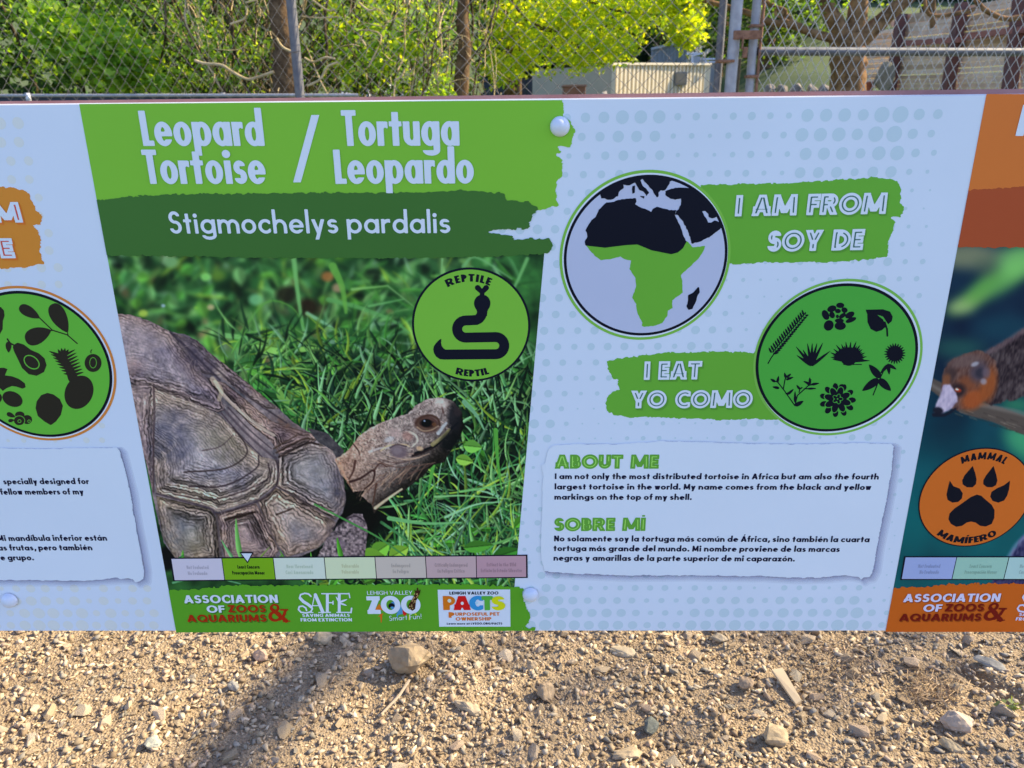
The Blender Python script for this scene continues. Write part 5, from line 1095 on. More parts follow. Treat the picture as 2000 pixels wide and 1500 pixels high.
def paint_lemur(st=1.6):
    p = Paint(1722, 476, 2120, 1150, st, 17); X, Y = p.X, p.Y; r = p.r
    t = np.clip((Y - 700) / 300, 0, 1)[..., None]
    p.A[:] = np.array((8, 30, 62)) * (1 - t) + np.array((2, 78, 98)) * t
    p.A += fbm(X, Y, 90, 3)[..., None] * np.array((10, 26, 26))
    for a in ((1890, 500, 70, 26, 0, (112, 122, 110), .9), (1960, 545, 70, 22, -.55, (92, 158, 92), .9), (1990, 510, 46, 30, -.4, (112, 184, 112), .85), (1890, 590, 40, 17, -.5, (120, 168, 96), .85), (1876, 600, 26, 14, 0, (140, 170, 128), .7), (1920, 560, 40, 16, -.7, (84, 150, 80), .8), (1870, 680, 50, 20, 0, (36, 92, 92), .6), (1960, 640, 60, 26, 0, (16, 62, 90), .6), (2000, 860, 40, 26, .5, (70, 160, 130), .8), (2040, 860, 60, 50, 0, (50, 140, 110), .8), (1985, 790, 30, 14, 0, (60, 150, 110), .6), (1780, 1040, 30, 60, 0, (0, 92, 110), .5), (1900, 1130, 80, 30, 0, (0, 90, 112), .5), (1925, 520, 24, 20, 0, (70, 90, 84), .5)):
        p.blob(*a[:5], a[5], .9, a[6])
    p.A[:] = blur(p.A, 5)
    p.stroke([(1800, 742), (1830, 756), (1880, 792), (1940, 808), (2000, 830), (2110, 870)], 10, 20, (74, 68, 74), 2.5, 1)
    p.stroke([(1812, 745), (1836, 762), (1890, 784), (1945, 796), (2010, 812), (2100, 850)], 3, 6, (118, 116, 128), 5, .5)
    for k in range(60):
        x = r.uniform(1850, 2080); y = 790 + (x - 1850) * .27 + r.uniform(-6, 18); p.stroke([(x, y), (x + 14, y + 5)], 1, .6, (44, 38, 44) if r.rand() < .6 else (134, 126, 130), 1.6, .5)
    B = [(1925, 686), (1960, 668), (2000, 642), (2120, 600), (2120, 800), (2000, 776), (1970, 782), (1935, 790), (1905, 770)]
    M, F = p.mask(B, 3, 6); fur = vnoise(X * 1.2 + Y * .35, Y * .35, 2.6, 9)[..., None]
    p.lay((slice(None), slice(None)), M, np.array((50, 42, 56)) + fur * 52 + fbm(X, Y, 30, 5)[..., None] * 22)
    p.stroke([(1925, 690), (1965, 668), (2010, 640), (2100, 606)], 5, 6, (104, 88, 108), 6, .6)
    H = [(1840, 736), (1846, 716), (1862, 700), (1885, 690), (1910, 684), (1930, 690), (1944, 706), (1948, 730), (1940, 760), (1926, 780), (1905, 796), (1880, 800), (1862, 800), (1846, 790), (1838, 760)]
    M, F = p.mask(H, 2.5, 3); p.lay((slice(None), slice(None)), M, np.array((86, 62, 66)) + fur * 44)
    for a in ((1900, 780, 24, 18, -.6, (146, 72, 38), .85), (1930, 752, 16, 34, .2, (138, 72, 38), .8), (1890, 748, 20, 14, 0, (110, 62, 46), .8), (1870, 762, 16, 14, 0, (36, 26, 38), .9), (1856, 730, 12, 16, .4, (52, 40, 50), .8), (1848, 742, 8, 12, .3, (120, 74, 54), .7), (1885, 705, 34, 12, -.2, (92, 78, 90), .7), (1912, 726, 17, 21, .5, (66, 60, 84), .85), (1904, 711, 8, 4, -.4, (150, 156, 194), .8), (1921, 745, 6, 6, 0, (140, 144, 186), .7), (1914, 728, 9, 10, .6, (40, 40, 62), .9), (1926, 728, 8, 10, 0, (96, 84, 110), .7)):
        p.blob(*a[:5], a[5], .7, a[6])
    M, F = p.mask([(1842, 752), (1856, 750), (1868, 768), (1870, 784), (1858, 798), (1840, 808), (1824, 806), (1826, 794), (1836, 772)], 3, 2); p.lay((slice(None), slice(None)), M, np.array((160, 154, 204)) + fur * 34)
    p.blob(1832, 802, 10, 7, .2, (14, 16, 36), .5, .95); p.stroke([(1824, 810), (1846, 810), (1866, 798)], 4, 2, (16, 18, 40), 2, .9); p.blob(1871, 762, 6.5, 3.6, .2, (150, 50, 34), .4, .95); p.blob(1869, 760.5, 3.4, 1.6, .2, (225, 220, 225), .5, .95)
    M, F = p.mask([(2120, 1030), (1998, 1046), (1980, 1070), (1966, 1100), (1940, 1132), (1926, 1150), (2120, 1150)], 4, 8); p.lay((slice(None), slice(None)), M, np.array((44, 46, 96)) + fur * 60)
    p.stroke([(2010, 1040), (1985, 1064), (1968, 1092)], 4, 4, (124, 138, 196), 6, .6)
    return p, np.clip(p.A, 3, 250)

# ---- place the painted pictures on the board
def photo_print(name, st, pa, xl, xr, y0, y1, nx, ny, layer):
    p, A = pa
    ys = np.linspace(y0, y1, ny)[:, None] * np.ones((1, nx)); u = np.linspace(0, 1, nx)[None, :]
    xs = xl(ys) * (1 - u) + xr(ys) * u
    fx = np.clip((xs - p.x0) / p.st, 0, p.w - 1.01); fy = np.clip((ys - p.y0) / p.st, 0, p.h - 1.01)
    i = fx.astype(int); j = fy.astype(int); a = (fx - i)[..., None]; b = (fy - j)[..., None]
    C = (A[j, i] * (1 - a) + A[j, i + 1] * a) * (1 - b) + (A[j + 1, i] * (1 - a) + A[j + 1, i + 1] * a) * b
    C = np.clip(lin(np.clip(C * np.array((1.02, 1.02, .95)), 0, 255)) / ILLUM, .003, .9)
    V = to3(pl(xs.ravel(), ys.ravel()), layer)
    idx = np.arange(nx * ny).reshape(ny, nx)
    F = np.stack([idx[:-1, :-1], idx[:-1, 1:], idx[1:, 1:], idx[1:, :-1]], -1).reshape(-1, 4)
    return S(np_mesh(name, V, F, vcol_mat('photo_print', rough=.45, spec=.14), colors=C.reshape(-1, 3)))
photo_print('tortoise_photograph', 1.0, paint_tortoise(1.0), lambda y: ed1(y), lambda y: 1062.5 - (y - 500) * .0893 + np.clip(500 - y, 0, 20) * 0, 490, 1156, 620, 480, 2)
photo_print('lemur_photograph', 1.6, paint_lemur(1.6), lambda y: ed2(y) + 1.5, lambda y: 2112 + 0 * y, 478, 1152, 190, 330, 2)
# ------------------------------------------------------------------ ground
def ground_mat(name, c1, c2, c3, scale=6.0, bump=.5, rough=.95):
    m = bpy.data.materials.new(name); m.use_nodes = True; nt = m.node_tree; N = nt.nodes; L = nt.links
    b = N['Principled BSDF']; b.inputs['Roughness'].default_value = rough; b.inputs['Specular IOR Level'].default_value = .2
    tc = N.new('ShaderNodeTexCoord')
    n1 = N.new('ShaderNodeTexNoise'); n1.inputs['Scale'].default_value = scale; n1.inputs['Detail'].default_value = 8; n1.inputs['Roughness'].default_value = .62
    n2 = N.new('ShaderNodeTexNoise'); n2.inputs['Scale'].default_value = scale * 22; n2.inputs['Detail'].default_value = 8; n2.inputs['Roughness'].default_value = .7
    v = N.new('ShaderNodeTexVoronoi'); v.inputs['Scale'].default_value = scale * 34
    for n in (n1, n2, v): L.new(tc.outputs['Object'], n.inputs['Vector'])
    r1 = N.new('ShaderNodeValToRGB'); r1.color_ramp.elements[0].position = .35; r1.color_ramp.elements[1].position = .65
    r1.color_ramp.elements[0].color = (*c1, 1); r1.color_ramp.elements[1].color = (*c2, 1); L.new(n1.outputs['Fac'], r1.inputs['Fac'])
    mx = N.new('ShaderNodeMix'); mx.data_type = 'RGBA'; mx.inputs['B'].default_value = (*c3, 1)
    r2 = N.new('ShaderNodeValToRGB'); r2.color_ramp.elements[0].position = .42; r2.color_ramp.elements[1].position = .66; L.new(n2.outputs['Fac'], r2.inputs['Fac'])
    L.new(r2.outputs['Color'], mx.inputs['Factor']); L.new(r1.outputs['Color'], mx.inputs['A']); L.new(mx.outputs['Result'], b.inputs['Base Color'])
    ad = N.new('ShaderNodeMath'); ad.operation = 'ADD'; L.new(n2.outputs['Fac'], ad.inputs[0]); L.new(v.outputs['Distance'], ad.inputs[1])
    bp = N.new('ShaderNodeBump'); bp.inputs['Strength'].default_value = bump; bp.inputs['Distance'].default_value = .006
    L.new(ad.outputs[0], bp.inputs['Height']); L.new(bp.outputs['Normal'], b.inputs['Normal'])
    return m
dirt = ground_mat('dirt', (.21, .150, .084), (.32, .235, .136), (.45, .34, .205), bump=.8)
far_grass = ground_mat('far_ground_grass', (.045, .085, .025), (.09, .13, .04), (.14, .15, .07), scale=.8, bump=.3)
def gz(x, y):
    return .014 * vnoise(x, y, .42, 201) + .010 * vnoise(x, y, .13, 202) + .009 * vnoise(x, y, .045, 203) + .005 * vnoise(x, y, .019, 204)
xs = np.arange(-2.3, 2.3, .008); ys = np.arange(.15, 2.9, .008); GX, GY = np.meshgrid(xs, ys)
GZ = gz(GX, GY)
GZ += -.045 * np.exp(-((GX - .86 + (GY - 1.3) * .55) / .02) ** 2) * np.clip((1.33 - GY) / .05, 0, 1) * np.clip((GY - 1.1) / .08, 0, 1) * .5
ed = np.minimum(np.minimum(GX + 2.3, 2.29 - GX), np.minimum(GY - .15, 2.89 - GY)); GZ = np.where(ed < .12, GZ - .06 * (1 - ed / .12), GZ)
idx = np.arange(GX.size).reshape(GX.shape)
o = np_mesh('dirt_path', np.stack([GX, GY, GZ], -1).reshape(-1, 3), np.stack([idx[:-1, :-1], idx[:-1, 1:], idx[1:, 1:], idx[1:, :-1]], -1).reshape(-1, 4), dirt, smooth=True); tag(o, kind='structure')
# the wide ground sheet with the bank and grass slope rising beyond the fence
xs = np.concatenate([np.arange(-90, -14, 4), np.arange(-14, 16, .5), np.arange(16, 95, 4)]); ys = np.concatenate([np.arange(-40, 0, 4), np.arange(0, 34, .5), np.arange(34, 130, 4)])
HX, HY = np.meshgrid(xs.astype(float), ys.astype(float))
def hill(x, y):
    s = np.clip((y - 4.6) / 4, 0, 1); s = s * s * (3 - 2 * s)
    base = -.035 + .10 * s * np.clip(y - 5, 0, 6) / 6
    right = np.clip((x - 2.6) / 3.0, 0, 1) * np.clip((y - 6.0) / 3.0, 0, 1) * 1.12
    slope = np.clip((y - 12) / 30, 0, 1) * 5.2 * np.clip((x - 2) / 6, 0, 1)
    back = np.clip((y - 34) / 40, 0, 1) * 13
    return base + right + slope + back + .08 * vnoise(x, y, 2.5, 210) * s
HZ = hill(HX, HY); idx = np.arange(HX.size).reshape(HX.shape)
o = np_mesh('ground', np.stack([HX, HY, HZ], -1).reshape(-1, 3), np.stack([idx[:-1, :-1], idx[:-1, 1:], idx[1:, 1:], idx[1:, :-1]], -1).reshape(-1, 4), far_grass, smooth=True); tag(o, kind='structure')

# ------------------------------------------------------------------ stones
import bmesh
def rock_proto(seed, sx=1.0, sy=.78, sz=.5, npts=13, bev=0.0):
    r = np.random.RandomState(seed); bm = bmesh.new()
    for _ in range(npts):
        v = r.normal(size=3); v /= np.linalg.norm(v); v *= r.uniform(.82, 1.08); bm.verts.new((v[0] * sx * .5, v[1] * sy * .5, v[2] * sz * .5))
    res = bmesh.ops.convex_hull(bm, input=bm.verts); bmesh.ops.delete(bm, geom=[g for g in res['geom_interior'] if isinstance(g, bmesh.types.BMVert)], context='VERTS')
    if bev: bmesh.ops.bevel(bm, geom=list(bm.edges), offset=bev, segments=1, affect='EDGES')
    bmesh.ops.triangulate(bm, faces=bm.faces); bm.verts.index_update()
    V = np.array([v.co[:] for v in bm.verts]); F = np.array([[v.index for v in f.verts] for f in bm.faces]); bm.free(); return V, F
def rough_rock(seed, sx, sy, sz, npts=20):
    V, F = rock_proto(seed, 1, 1, 1, npts); bm = bmesh.new(); vs_ = [bm.verts.new(v) for v in V]
    for f in F: bm.faces.new([vs_[i] for i in f])
    bmesh.ops.subdivide_edges(bm, edges=list(bm.edges), cuts=3, use_grid_fill=True); bmesh.ops.smooth_vert(bm, verts=bm.verts, factor=.5, use_axis_x=True, use_axis_y=True, use_axis_z=True)
    bmesh.ops.triangulate(bm, faces=bm.faces); bm.verts.index_update()
    V = np.array([v.co[:] for v in bm.verts]); F = [[v.index for v in f.verts] for f in bm.faces]; bm.free()
    n = V / (np.linalg.norm(V, axis=1, keepdims=True) + 1e-9)
    dsp = .10 * vnoise(V[:, 0] + V[:, 2] * .7, V[:, 1] - V[:, 2] * .6, .22, seed) + .06 * vnoise(V[:, 0] - V[:, 2], V[:, 1] + V[:, 2], .09, seed + 1)
    V = V + n * dsp[:, None]
    return V * np.array((sx, sy, sz)), F
def stone_mat(name, cols, scale=30):
    m = bpy.data.materials.new(name); m.use_nodes = True; nt = m.node_tree; N = nt.nodes; L = nt.links
    b = N['Principled BSDF']; b.inputs['Roughness'].default_value = .88; b.inputs['Specular IOR Level'].default_value = .25
    oi = N.new('ShaderNodeObjectInfo'); rp = N.new('ShaderNodeValToRGB'); cr = rp.color_ramp; cr.interpolation = 'LINEAR'
    while len(cr.elements) < len(cols): cr.elements.new(.5)
    for k, c in enumerate(cols): cr.elements[k].position = k / (len(cols) - 1); cr.elements[k].color = (*c, 1)
    L.new(oi.outputs['Random'], rp.inputs['Fac'])
    tc = N.new('ShaderNodeTexCoord'); nz = N.new('ShaderNodeTexNoise'); nz.inputs['Scale'].default_value = scale; nz.inputs['Detail'].default_value = 9; nz.inputs['Roughness'].default_value = .65
    L.new(tc.outputs['Object'], nz.inputs['Vector'])
    mr = N.new('ShaderNodeMapRange'); mr.inputs['From Min'].default_value = .3; mr.inputs['From Max'].default_value = .7; mr.inputs['To Min'].default_value = .62; mr.inputs['To Max'].default_value = 1.25
    L.new(nz.outputs['Fac'], mr.inputs['Value'])
    mx = N.new('ShaderNodeMix'); mx.data_type = 'RGBA'; mx.blend_type = 'MULTIPLY'; mx.inputs['Factor'].default_value = 1
    L.new(rp.outputs['Color'], mx.inputs['A']); L.new(mr.outputs['Result'], mx.inputs['B']); L.new(mx.outputs['Result'], b.inputs['Base Color'])
    bp = N.new('ShaderNodeBump'); bp.inputs['Strength'].default_value = .6; bp.inputs['Distance'].default_value = .004; L.new(nz.outputs['Fac'], bp.inputs['Height']); L.new(bp.outputs['Normal'], b.inputs['Normal'])
    return m
TAN = [(.47, .355, .21), (.36, .27, .155), (.58, .455, .28), (.27, .235, .17), (.46, .33, .205), (.38, .32, .225), (.63, .50, .32), (.25, .18, .105)]
st_tan = stone_mat('stone_tan', TAN, 70)
protos = [rock_proto(300 + k, 1, .42 + .38 * ((k * 7) % 5) / 4, .22 + .34 * ((k * 3) % 4) / 3, 8) for k in range(16)]
proto_me = []
for k in range(16):
    V, F = rock_proto(400 + k, 1, .55 + .35 * ((k * 7) % 5) / 4, .30 + .40 * ((k * 3) % 4) / 3, 17)
    me = bpy.data.meshes.new('stone'); me.from_pydata(V.tolist(), [], F.tolist()); me.materials.append(st_tan); proto_me.append(me)
rs = np.random.RandomState(77)
def local_h(x, y): return float(gz(np.array([x]), np.array([y]))[0])
big = []   # keep-out list of the individually placed stones
def one_stone(px, py, wpx, hpx, label, cols, seed, dep=.75, tilt=(0, 0), rz=0.0, npts=22, name='stone', sink=.25):
    c = at_z(px, py); dist = np.dot(c - np.array([0, 0, CAM_Z]), AX_F); w = wpx / FPX * dist; h = hpx / FPX * dist * 1.05
    V, F = rough_rock(seed, w, w * dep, h, npts); r = np.random.RandomState(seed + 5)
    o = mesh_obj(name, V, F, stone_mat('stone_' + str(seed), [(a * .88, b * .84, c_ * .74) for a, b, c_ in cols], 60 / max(w / .05, 1)))
    o.location = (c[0], c[1], local_h(c[0], c[1]) + h * (.5 - sink)); o.rotation_euler = (R_(tilt[0]), R_(tilt[1]), R_(rz))
    tag(o, label, 'stone'); big.append((c[0], c[1], w * .5)); return o
one_stone(804, 1306, 118, 78, 'largest tan boulder lying on the gravel below the tortoise picture', [(.40, .31, .20), (.42, .33, .21)], 501, .75, (0, 16), 18, 16)
one_stone(1216, 1272, 62, 22, 'flat pale buff stone slab just below the board, right of the sponsor band', [(.52, .44, .30), (.5, .42, .3)], 502, .55, (8, 6), -18)
one_stone(1036, 1305, 30, 34, 'rounded upright tan stone just right of the big boulder', [(.46, .36, .24), (.44, .35, .24)], 503, .8)
one_stone(1066, 1358, 46, 40, 'lumpy tan stone below the rounded upright one', [(.44, .33, .22), (.42, .33, .22)], 504, .8, (0, 10), 30)
one_stone(1271, 1421, 42, 30, 'dark greenish grey stone at bottom centre right', [(.16, .18, .16), (.17, .18, .16)], 505, .7, (0, 0), 40)
one_stone(1513, 1448, 66, 52, 'tall tan stone leaning at the bottom edge, under the paper card', [(.46, .38, .25), (.45, .36, .24)], 506, .6, (0, 38), 20)
one_stone(1872, 1412, 68, 40, 'pale pinkish block of stone at lower right beside the brown roots', [(.55, .45, .36), (.52, .42, .34)], 507, .7, (10, 4), -10)
one_stone(1862, 1455, 66, 22, 'long pale slanting splinter of stone at the lower right', [(.48, .40, .27), (.46, .38, .26)], 508, .4, (0, 20), -35)
one_stone(1932, 1303, 66, 18, 'flat grey slate slab at the right edge below the orange band', [(.32, .32, .30), (.30, .30, .28)], 509, .5, (10, 8), -30)
one_stone(1456, 1340, 42, 32, 'angular reddish tan stone under the middle of the paper card', [(.44, .33, .22), (.45, .34, .23)], 510, .8, (0, 0), 60)
one_stone(300, 1459, 40, 30, 'greenish white triangular stone at lower left', [(.46, .47, .40), (.44, .45, .38)], 511, .8, (0, 10), 10)
one_stone(456, 1347, 26, 26, 'small round grey stone left of the post shadow', [(.30, .30, .29), (.28, .28, .27)], 512, .9)
one_stone(511, 1285, 34, 30, 'pinkish angular stone near the board, left of the post shadow', [(.48, .35, .27), (.47, .34, .26)], 513, .8)
one_stone(915, 1392, 62, 22, 'two-lobed flat pale stone below the big boulder', [(.48, .40, .28), (.46, .38, .27)], 514, .45, (0, 8), -28)
one_stone(630, 1253, 42, 34, 'pale square stone half hidden at the board edge above the shadow', [(.45, .38, .28), (.43, .36, .26)], 515, .8, (0, 0), 15)
one_stone(1225, 1476, 70, 24, 'wide low buff stone at the bottom edge, right of centre', [(.46, .37, .25), (.45, .36, .24)], 516, .5, (0, 0), 8)
one_stone(1405, 1247, 38, 20, 'flat tan stone just under the board, below the card', [(.42, .36, .27), (.40, .34, .25)], 517, .6, (0, 0), -12)
chip = mesh_obj('wood_chip', *(lambda c: ([(c[0] + x, c[1] + y, c[2] + z) for x, y, z in ((-.012, .040, .018), (.010, .042, .020), (.022, -.034, .010), (.010, -.040, .006), (-.012, .040, .012), (.010, .042, .013), (.022, -.034, .004), (.010, -.040, .001))], [(0, 1, 2, 3), (7, 6, 5, 4), (0, 4, 5, 1), (1, 5, 6, 2), (2, 6, 7, 3), (3, 7, 4, 0)]))(at_z(1530, 1350)), simple_mat('wood_chip', (.55, .42, .24), .8)); tag(chip, 'pale splinter of wood lying below the card on the right', 'wood chip')
n_ind = 0; k = 0
while n_ind < 283:
    k += 1; x = rs.uniform(-1.12, 1.1); y = rs.uniform(.93, 1.44)
    s = .018 + .026 * rs.rand() ** 2.2
    if any((x - a) ** 2 + (y - b) ** 2 < (q + s * .6) ** 2 for a, b, q in big): continue
    o = bpy.data.objects.new('stone', proto_me[rs.randint(16)]); COL.objects.link(o)
    if x > .45 and rs.rand() < .5: s *= 1.2
    o.scale = (s, s, s); o.location = (x, y, local_h(x, y) + s * .10); o.rotation_euler = (rs.normal(0, .4), rs.normal(0, .4), rs.uniform(0, 6.28))
    tag(o, 'loose tan or grey stone lying among the gravel in front of the board', 'stone', 'loose stones on the gravel'); big.append((x, y, s * .45)); n_ind += 1
# gravel, beyond counting
def gravel(n, x0, x1, y0, y1, smin, smax, pw):
    x = rs.uniform(x0, x1, n); y = rs.uniform(y0, y1, n); s = smin + (smax - smin) * rs.rand(n) ** pw
    dens = fbm(x, y, .5, 220, 3); keep = dens + rs.uniform(-.5, .5, n) > -.22
    x, y, s = x[keep], y[keep], s[keep]; n = len(x); z = gz(x, y) + s * .12
    a = rs.uniform(0, 6.28, n); tx = rs.normal(0, .45, n); ty = rs.normal(0, .45, n); pk = rs.randint(0, 16, n)
    tone = np.array(TAN)[rs.randint(0, 8, n)] * rs.uniform(.72, 1.18, n)[:, None]
    greyer = np.clip((x - .4) * 1.2, 0, .8)[:, None] * rs.rand(n)[:, None]; tone = tone * (1 - greyer) + greyer * np.array((.29, .27, .23))
    Vs, Fs, Cs = [], [], []; off = 0
    for p in range(16):
        m_ = np.nonzero(pk == p)[0]
        if not len(m_): continue
        V, F = protos[p]; q = V[None] * s[m_][:, None, None]
        ct, st_ = np.cos(tx[m_])[:, None], np.sin(tx[m_])[:, None]; q = np.stack([q[..., 0], q[..., 1] * ct - q[..., 2] * st_, q[..., 1] * st_ + q[..., 2] * ct], -1)
        ct, st_ = np.cos(ty[m_])[:, None], np.sin(ty[m_])[:, None]; q = np.stack([q[..., 0] * ct + q[..., 2] * st_, q[..., 1], -q[..., 0] * st_ + q[..., 2] * ct], -1)
        ct, st_ = np.cos(a[m_])[:, None], np.sin(a[m_])[:, None]; q = np.stack([q[..., 0] * ct - q[..., 1] * st_, q[..., 0] * st_ + q[..., 1] * ct, q[..., 2]], -1)
        q += np.stack([x[m_], y[m_], z[m_]], -1)[:, None]
        nv = len(V); Fs.append((F[None] + (off + np.arange(len(m_)) * nv)[:, None, None]).reshape(-1, 3)); Vs.append(q.reshape(-1, 3)); Cs.append(np.repeat(tone[m_], nv, 0)); off += nv * len(m_)
    return np.concatenate(Vs), np.concatenate(Fs), np.concatenate(Cs)
parts_ = [gravel(30000, -1.3, 1.3, .88, 1.52, .0045, .026, 3.0), gravel(9000, -2.1, 2.1, .3, 2.6, .006, .018, 2.2)]
Vg, Fg, Cg = [], [], []; off = 0
for V, F, C in parts_: Vg.append(V); Fg.append(F + off); Cg.append(C); off += len(V)
o = np_mesh('gravel', np.concatenate(Vg), np.concatenate(Fg), vcol_mat('gravel', .9, .2), colors=np.concatenate(Cg)); tag(o, 'fine loose tan gravel and chips covering the ground', 'gravel', kind='stuff')

# dry tufts, twig and a seedling
def tube(pts, rad, n=5):
    P = np.array(pts, float); rad = np.broadcast_to(rad, len(P)).astype(float); V = []; F = []
    for i, p in enumerate(P):
        d = P[min(i + 1, len(P) - 1)] - P[max(i - 1, 0)]; d = d / (np.linalg.norm(d) + 1e-9)
        u = np.cross(d, (0, 0, 1.) if abs(d[2]) < .9 else (1., 0, 0)); u /= np.linalg.norm(u); w = np.cross(d, u)
        for k in range(n): a = 2 * math.pi * k / n; V.append(p + rad[i] * (u * math.cos(a) + w * math.sin(a)))
    for i in range(len(P) - 1):
        for k in range(n): F.append((i * n + k, i * n + (k + 1) % n, (i + 1) * n + (k + 1) % n, (i + 1) * n + k))
    return V, F
def merge(lst):
    V, F = [], []
    for v, f in lst: b = len(V); V += list(v); F += [tuple(b + i for i in q) for q in f]
    return V, F
straw = simple_mat('dry_straw', (.30, .20, .10), .9, noise=(.42, .30, .17), nscale=40)
for (px, py, rr, n_, lab) in ((1822, 1350, .05, 130, 'matted brown root tuft at lower right of the gravel'), (1610, 1302, .10, 110, 'flat patch of dry straw under the right end of the card')):
    c = at_z(px, py); lst = []
    for k in range(n_):
        a = rs.uniform(0, 6.28); q = rr * rs.rand() ** .5; p0 = np.array([c[0] + q * math.cos(a), c[1] + q * math.sin(a) * .8, local_h(c[0], c[1]) + rs.uniform(0, .018)]); L_ = rs.uniform(.015, .05); b = rs.uniform(0, 6.28)
        lst.append(tube([p0, p0 + [L_ * .5 * math.cos(b), L_ * .5 * math.sin(b), rs.uniform(0, .010)], p0 + [L_ * math.cos(b + .6), L_ * math.sin(b + .6), rs.uniform(-.004, .006)]], .0007, 3))
    o = mesh_obj('dry_grass_tuft', *merge(lst), straw); tag(o, lab, 'dry grass')
a, b = at_z(800, 1340), at_z(745, 1402)
tw = mesh_obj('twig', *tube([a + [0, 0, .014], (a + b) / 2 + [.006, 0, .012], b + [0, 0, .008]], [.003, .0028, .002], 6), simple_mat('twig', (.42, .32, .20), .85)); tag(tw, 'thin bare twig lying below the largest boulder', 'twig')
def leaf_quads(C, size, rs_, flat=0.0, aspect=.55, droop=None):
    n = len(C); d = rs_.normal(size=(n, 3)); d[:, 2] *= (1 - flat); 
    if droop is not None: d[:, 2] -= droop
    d /= np.linalg.norm(d, axis=1, keepdims=True) + 1e-9
    u = rs_.normal(size=(n, 3)); u -= (u * d).sum(1, keepdims=True) * d; u /= np.linalg.norm(u, axis=1, keepdims=True) + 1e-9
    s = np.asarray(size)[:, None]; w = np.cross(d, u)
    V = np.stack([C, C + d * s * .45 + u * s * aspect * .5 + w * s * .06, C + d * s, C + d * s * .45 - u * s * aspect * .5 + w * s * .06], 1)
    return V.reshape(-1, 3), np.arange(n * 4).reshape(-1, 4)
c = at_z(1975, 1390); C = np.tile(c + [0, 0, .012], (14, 1)) + rs.normal(0, .006, (14, 3)); V, F = leaf_quads(C, rs.uniform(.012, .022, 14), rs, .4, .7)
o = np_mesh('seedling', V, F, vcol_mat('seedling_leaf', .5, .3, .35), colors=np.tile([.15, .20, .08], (len(V), 1))); tag(o, 'tiny pale green seedling at the right edge of the gravel', 'seedling')
# ------------------------------------------------------------------ fence, gate
galv = simple_mat('galvanised_steel', (.30, .30, .30), .6, metal=.25, noise=(.40, .40, .39), nscale=30)
galv_dark = simple_mat('weathered_steel', (.12, .12, .125), .6, metal=.35, noise=(.19, .18, .17), nscale=25)
wire_m = simple_mat('wire_steel', (.16, .15, .135), .5, metal=.3)
rust = simple_mat('rusty_steel', (.20, .095, .05), .8, metal=.2, noise=(.34, .18, .10), nscale=60, bump=.2)
def pt(px, py, Y): return at_y(px, py, Y)
def wires(name, P0, P1, z0, z1, dw, dh, r, mat, parent, skew=0.0):
    """chain link: interlocked zigzag wires in the vertical plane from P0 to P1"""
    P0 = np.array(P0[:2]); P1 = np.array(P1[:2]); Ln = np.linalg.norm(P1 - P0); e = (P1 - P0) / Ln; nrm = np.array([-e[1], e[0]])
    hw = dw / 2; nw = int(Ln / hw); nh = int((z1 - z0) / (dh / 2)); rr = np.random.RandomState(int(abs(P0[0]) * 100) + 5)
    i = np.arange(nw)[:, None]; j = np.arange(nh + 1)[None, :]; par = (i + j) % 2
    s = (i + par * 1.06) * hw + rr.normal(0, .0008, (nw, nh + 1)); z = z0 + j * dh / 2 + rr.normal(0, .0008, (nw, nh + 1))
    bow = .006 * np.sin(s * 2.1 + 1) + .0018 * np.where(par, 1, -1)
    C = np.stack([P0[0] + e[0] * s + nrm[0] * bow, P0[1] + e[1] * s + nrm[1] * bow, z + 0 * s], -1)
    k = 4; a = np.arange(k) * 2 * math.pi / k; off = (np.cos(a)[:, None] * np.array([e[0], e[1], 0]) + np.sin(a)[:, None] * np.array([nrm[0], nrm[1], 0])) * r * np.array([1.25, 1.25, 1])
    V = C[:, :, None, :] + off[None, None]; idx = np.arange(nw * (nh + 1) * k).reshape(nw, nh + 1, k); F = []
    for q in range(k): F.append(np.stack([idx[:, :-1, q], idx[:, :-1, (q + 1) % k], idx[:, 1:, (q + 1) % k], idx[:, 1:, q]], -1).reshape(-1, 4))
    o = np_mesh(name, V.reshape(-1, 3), np.concatenate(F), mat, smooth=True); o['kind'] = 'stuff'; keep_world(o, parent)
    return o
def pipe(name, a, b, r, mat, parent, n=14):
    o = mesh_obj(name, *tube([a, b], [r, r], n), mat, smooth=True); keep_world(o, parent); return o
YL, YM, YG = 3.75, 3.55, 3.5
pA = pt(573, 0, 3.7); pG = pt(1418, 100, 3.5)
gF = empty('chain_link_fence', (pA[0], 3.7, 0)); tag(gF, 'weathered chain link fence on dark steel posts, running behind the board left of the gate', 'fence')
xl_ = -3.9
wires('wire_mesh', (xl_, 3.3), (pA[0], 3.7), .03, 1.95, .054, .080, .0007, wire_m, gF)
wires('wire_mesh', (pA[0], 3.7), (pG[0], 3.5), .03, 1.95, .072, .070, .0013, wire_m, gF)
pipe('post', (pA[0], 3.66, 0), (pA[0], 3.66, 1.98), .021, galv_dark, gF)
pipe('post', (pG[0] - .012, 3.56, 0), (pG[0] - .012, 3.56, 1.98), .016, galv_dark, gF)
for z_ in (1.30, 1.62): pipe('tie_wire', (pA[0] - .024, 3.635, z_), (pA[0] + .024, 3.635, z_ + .004), .0018, wire_m, gF, 5)
pipe('top_rail', (xl_, 3.33, 1.96), (pA[0], 3.7, 1.96), .018, galv_dark, gF); pipe('top_rail', (pA[0], 3.7, 1.96), (pG[0], 3.53, 1.96), .018, galv_dark, gF)
gt = empty('chain_link_gate', (1.15, 3.5, 0)); tag(gt, 'galvanised chain link gate with a rusty latch and a mid rail, right of the fence', 'gate')
pp = pt(1432, 100, 3.46); pipe('gate_post', (pp[0], 3.46, 0), (pp[0], 3.46, 2.05), .0235, galv, gt)
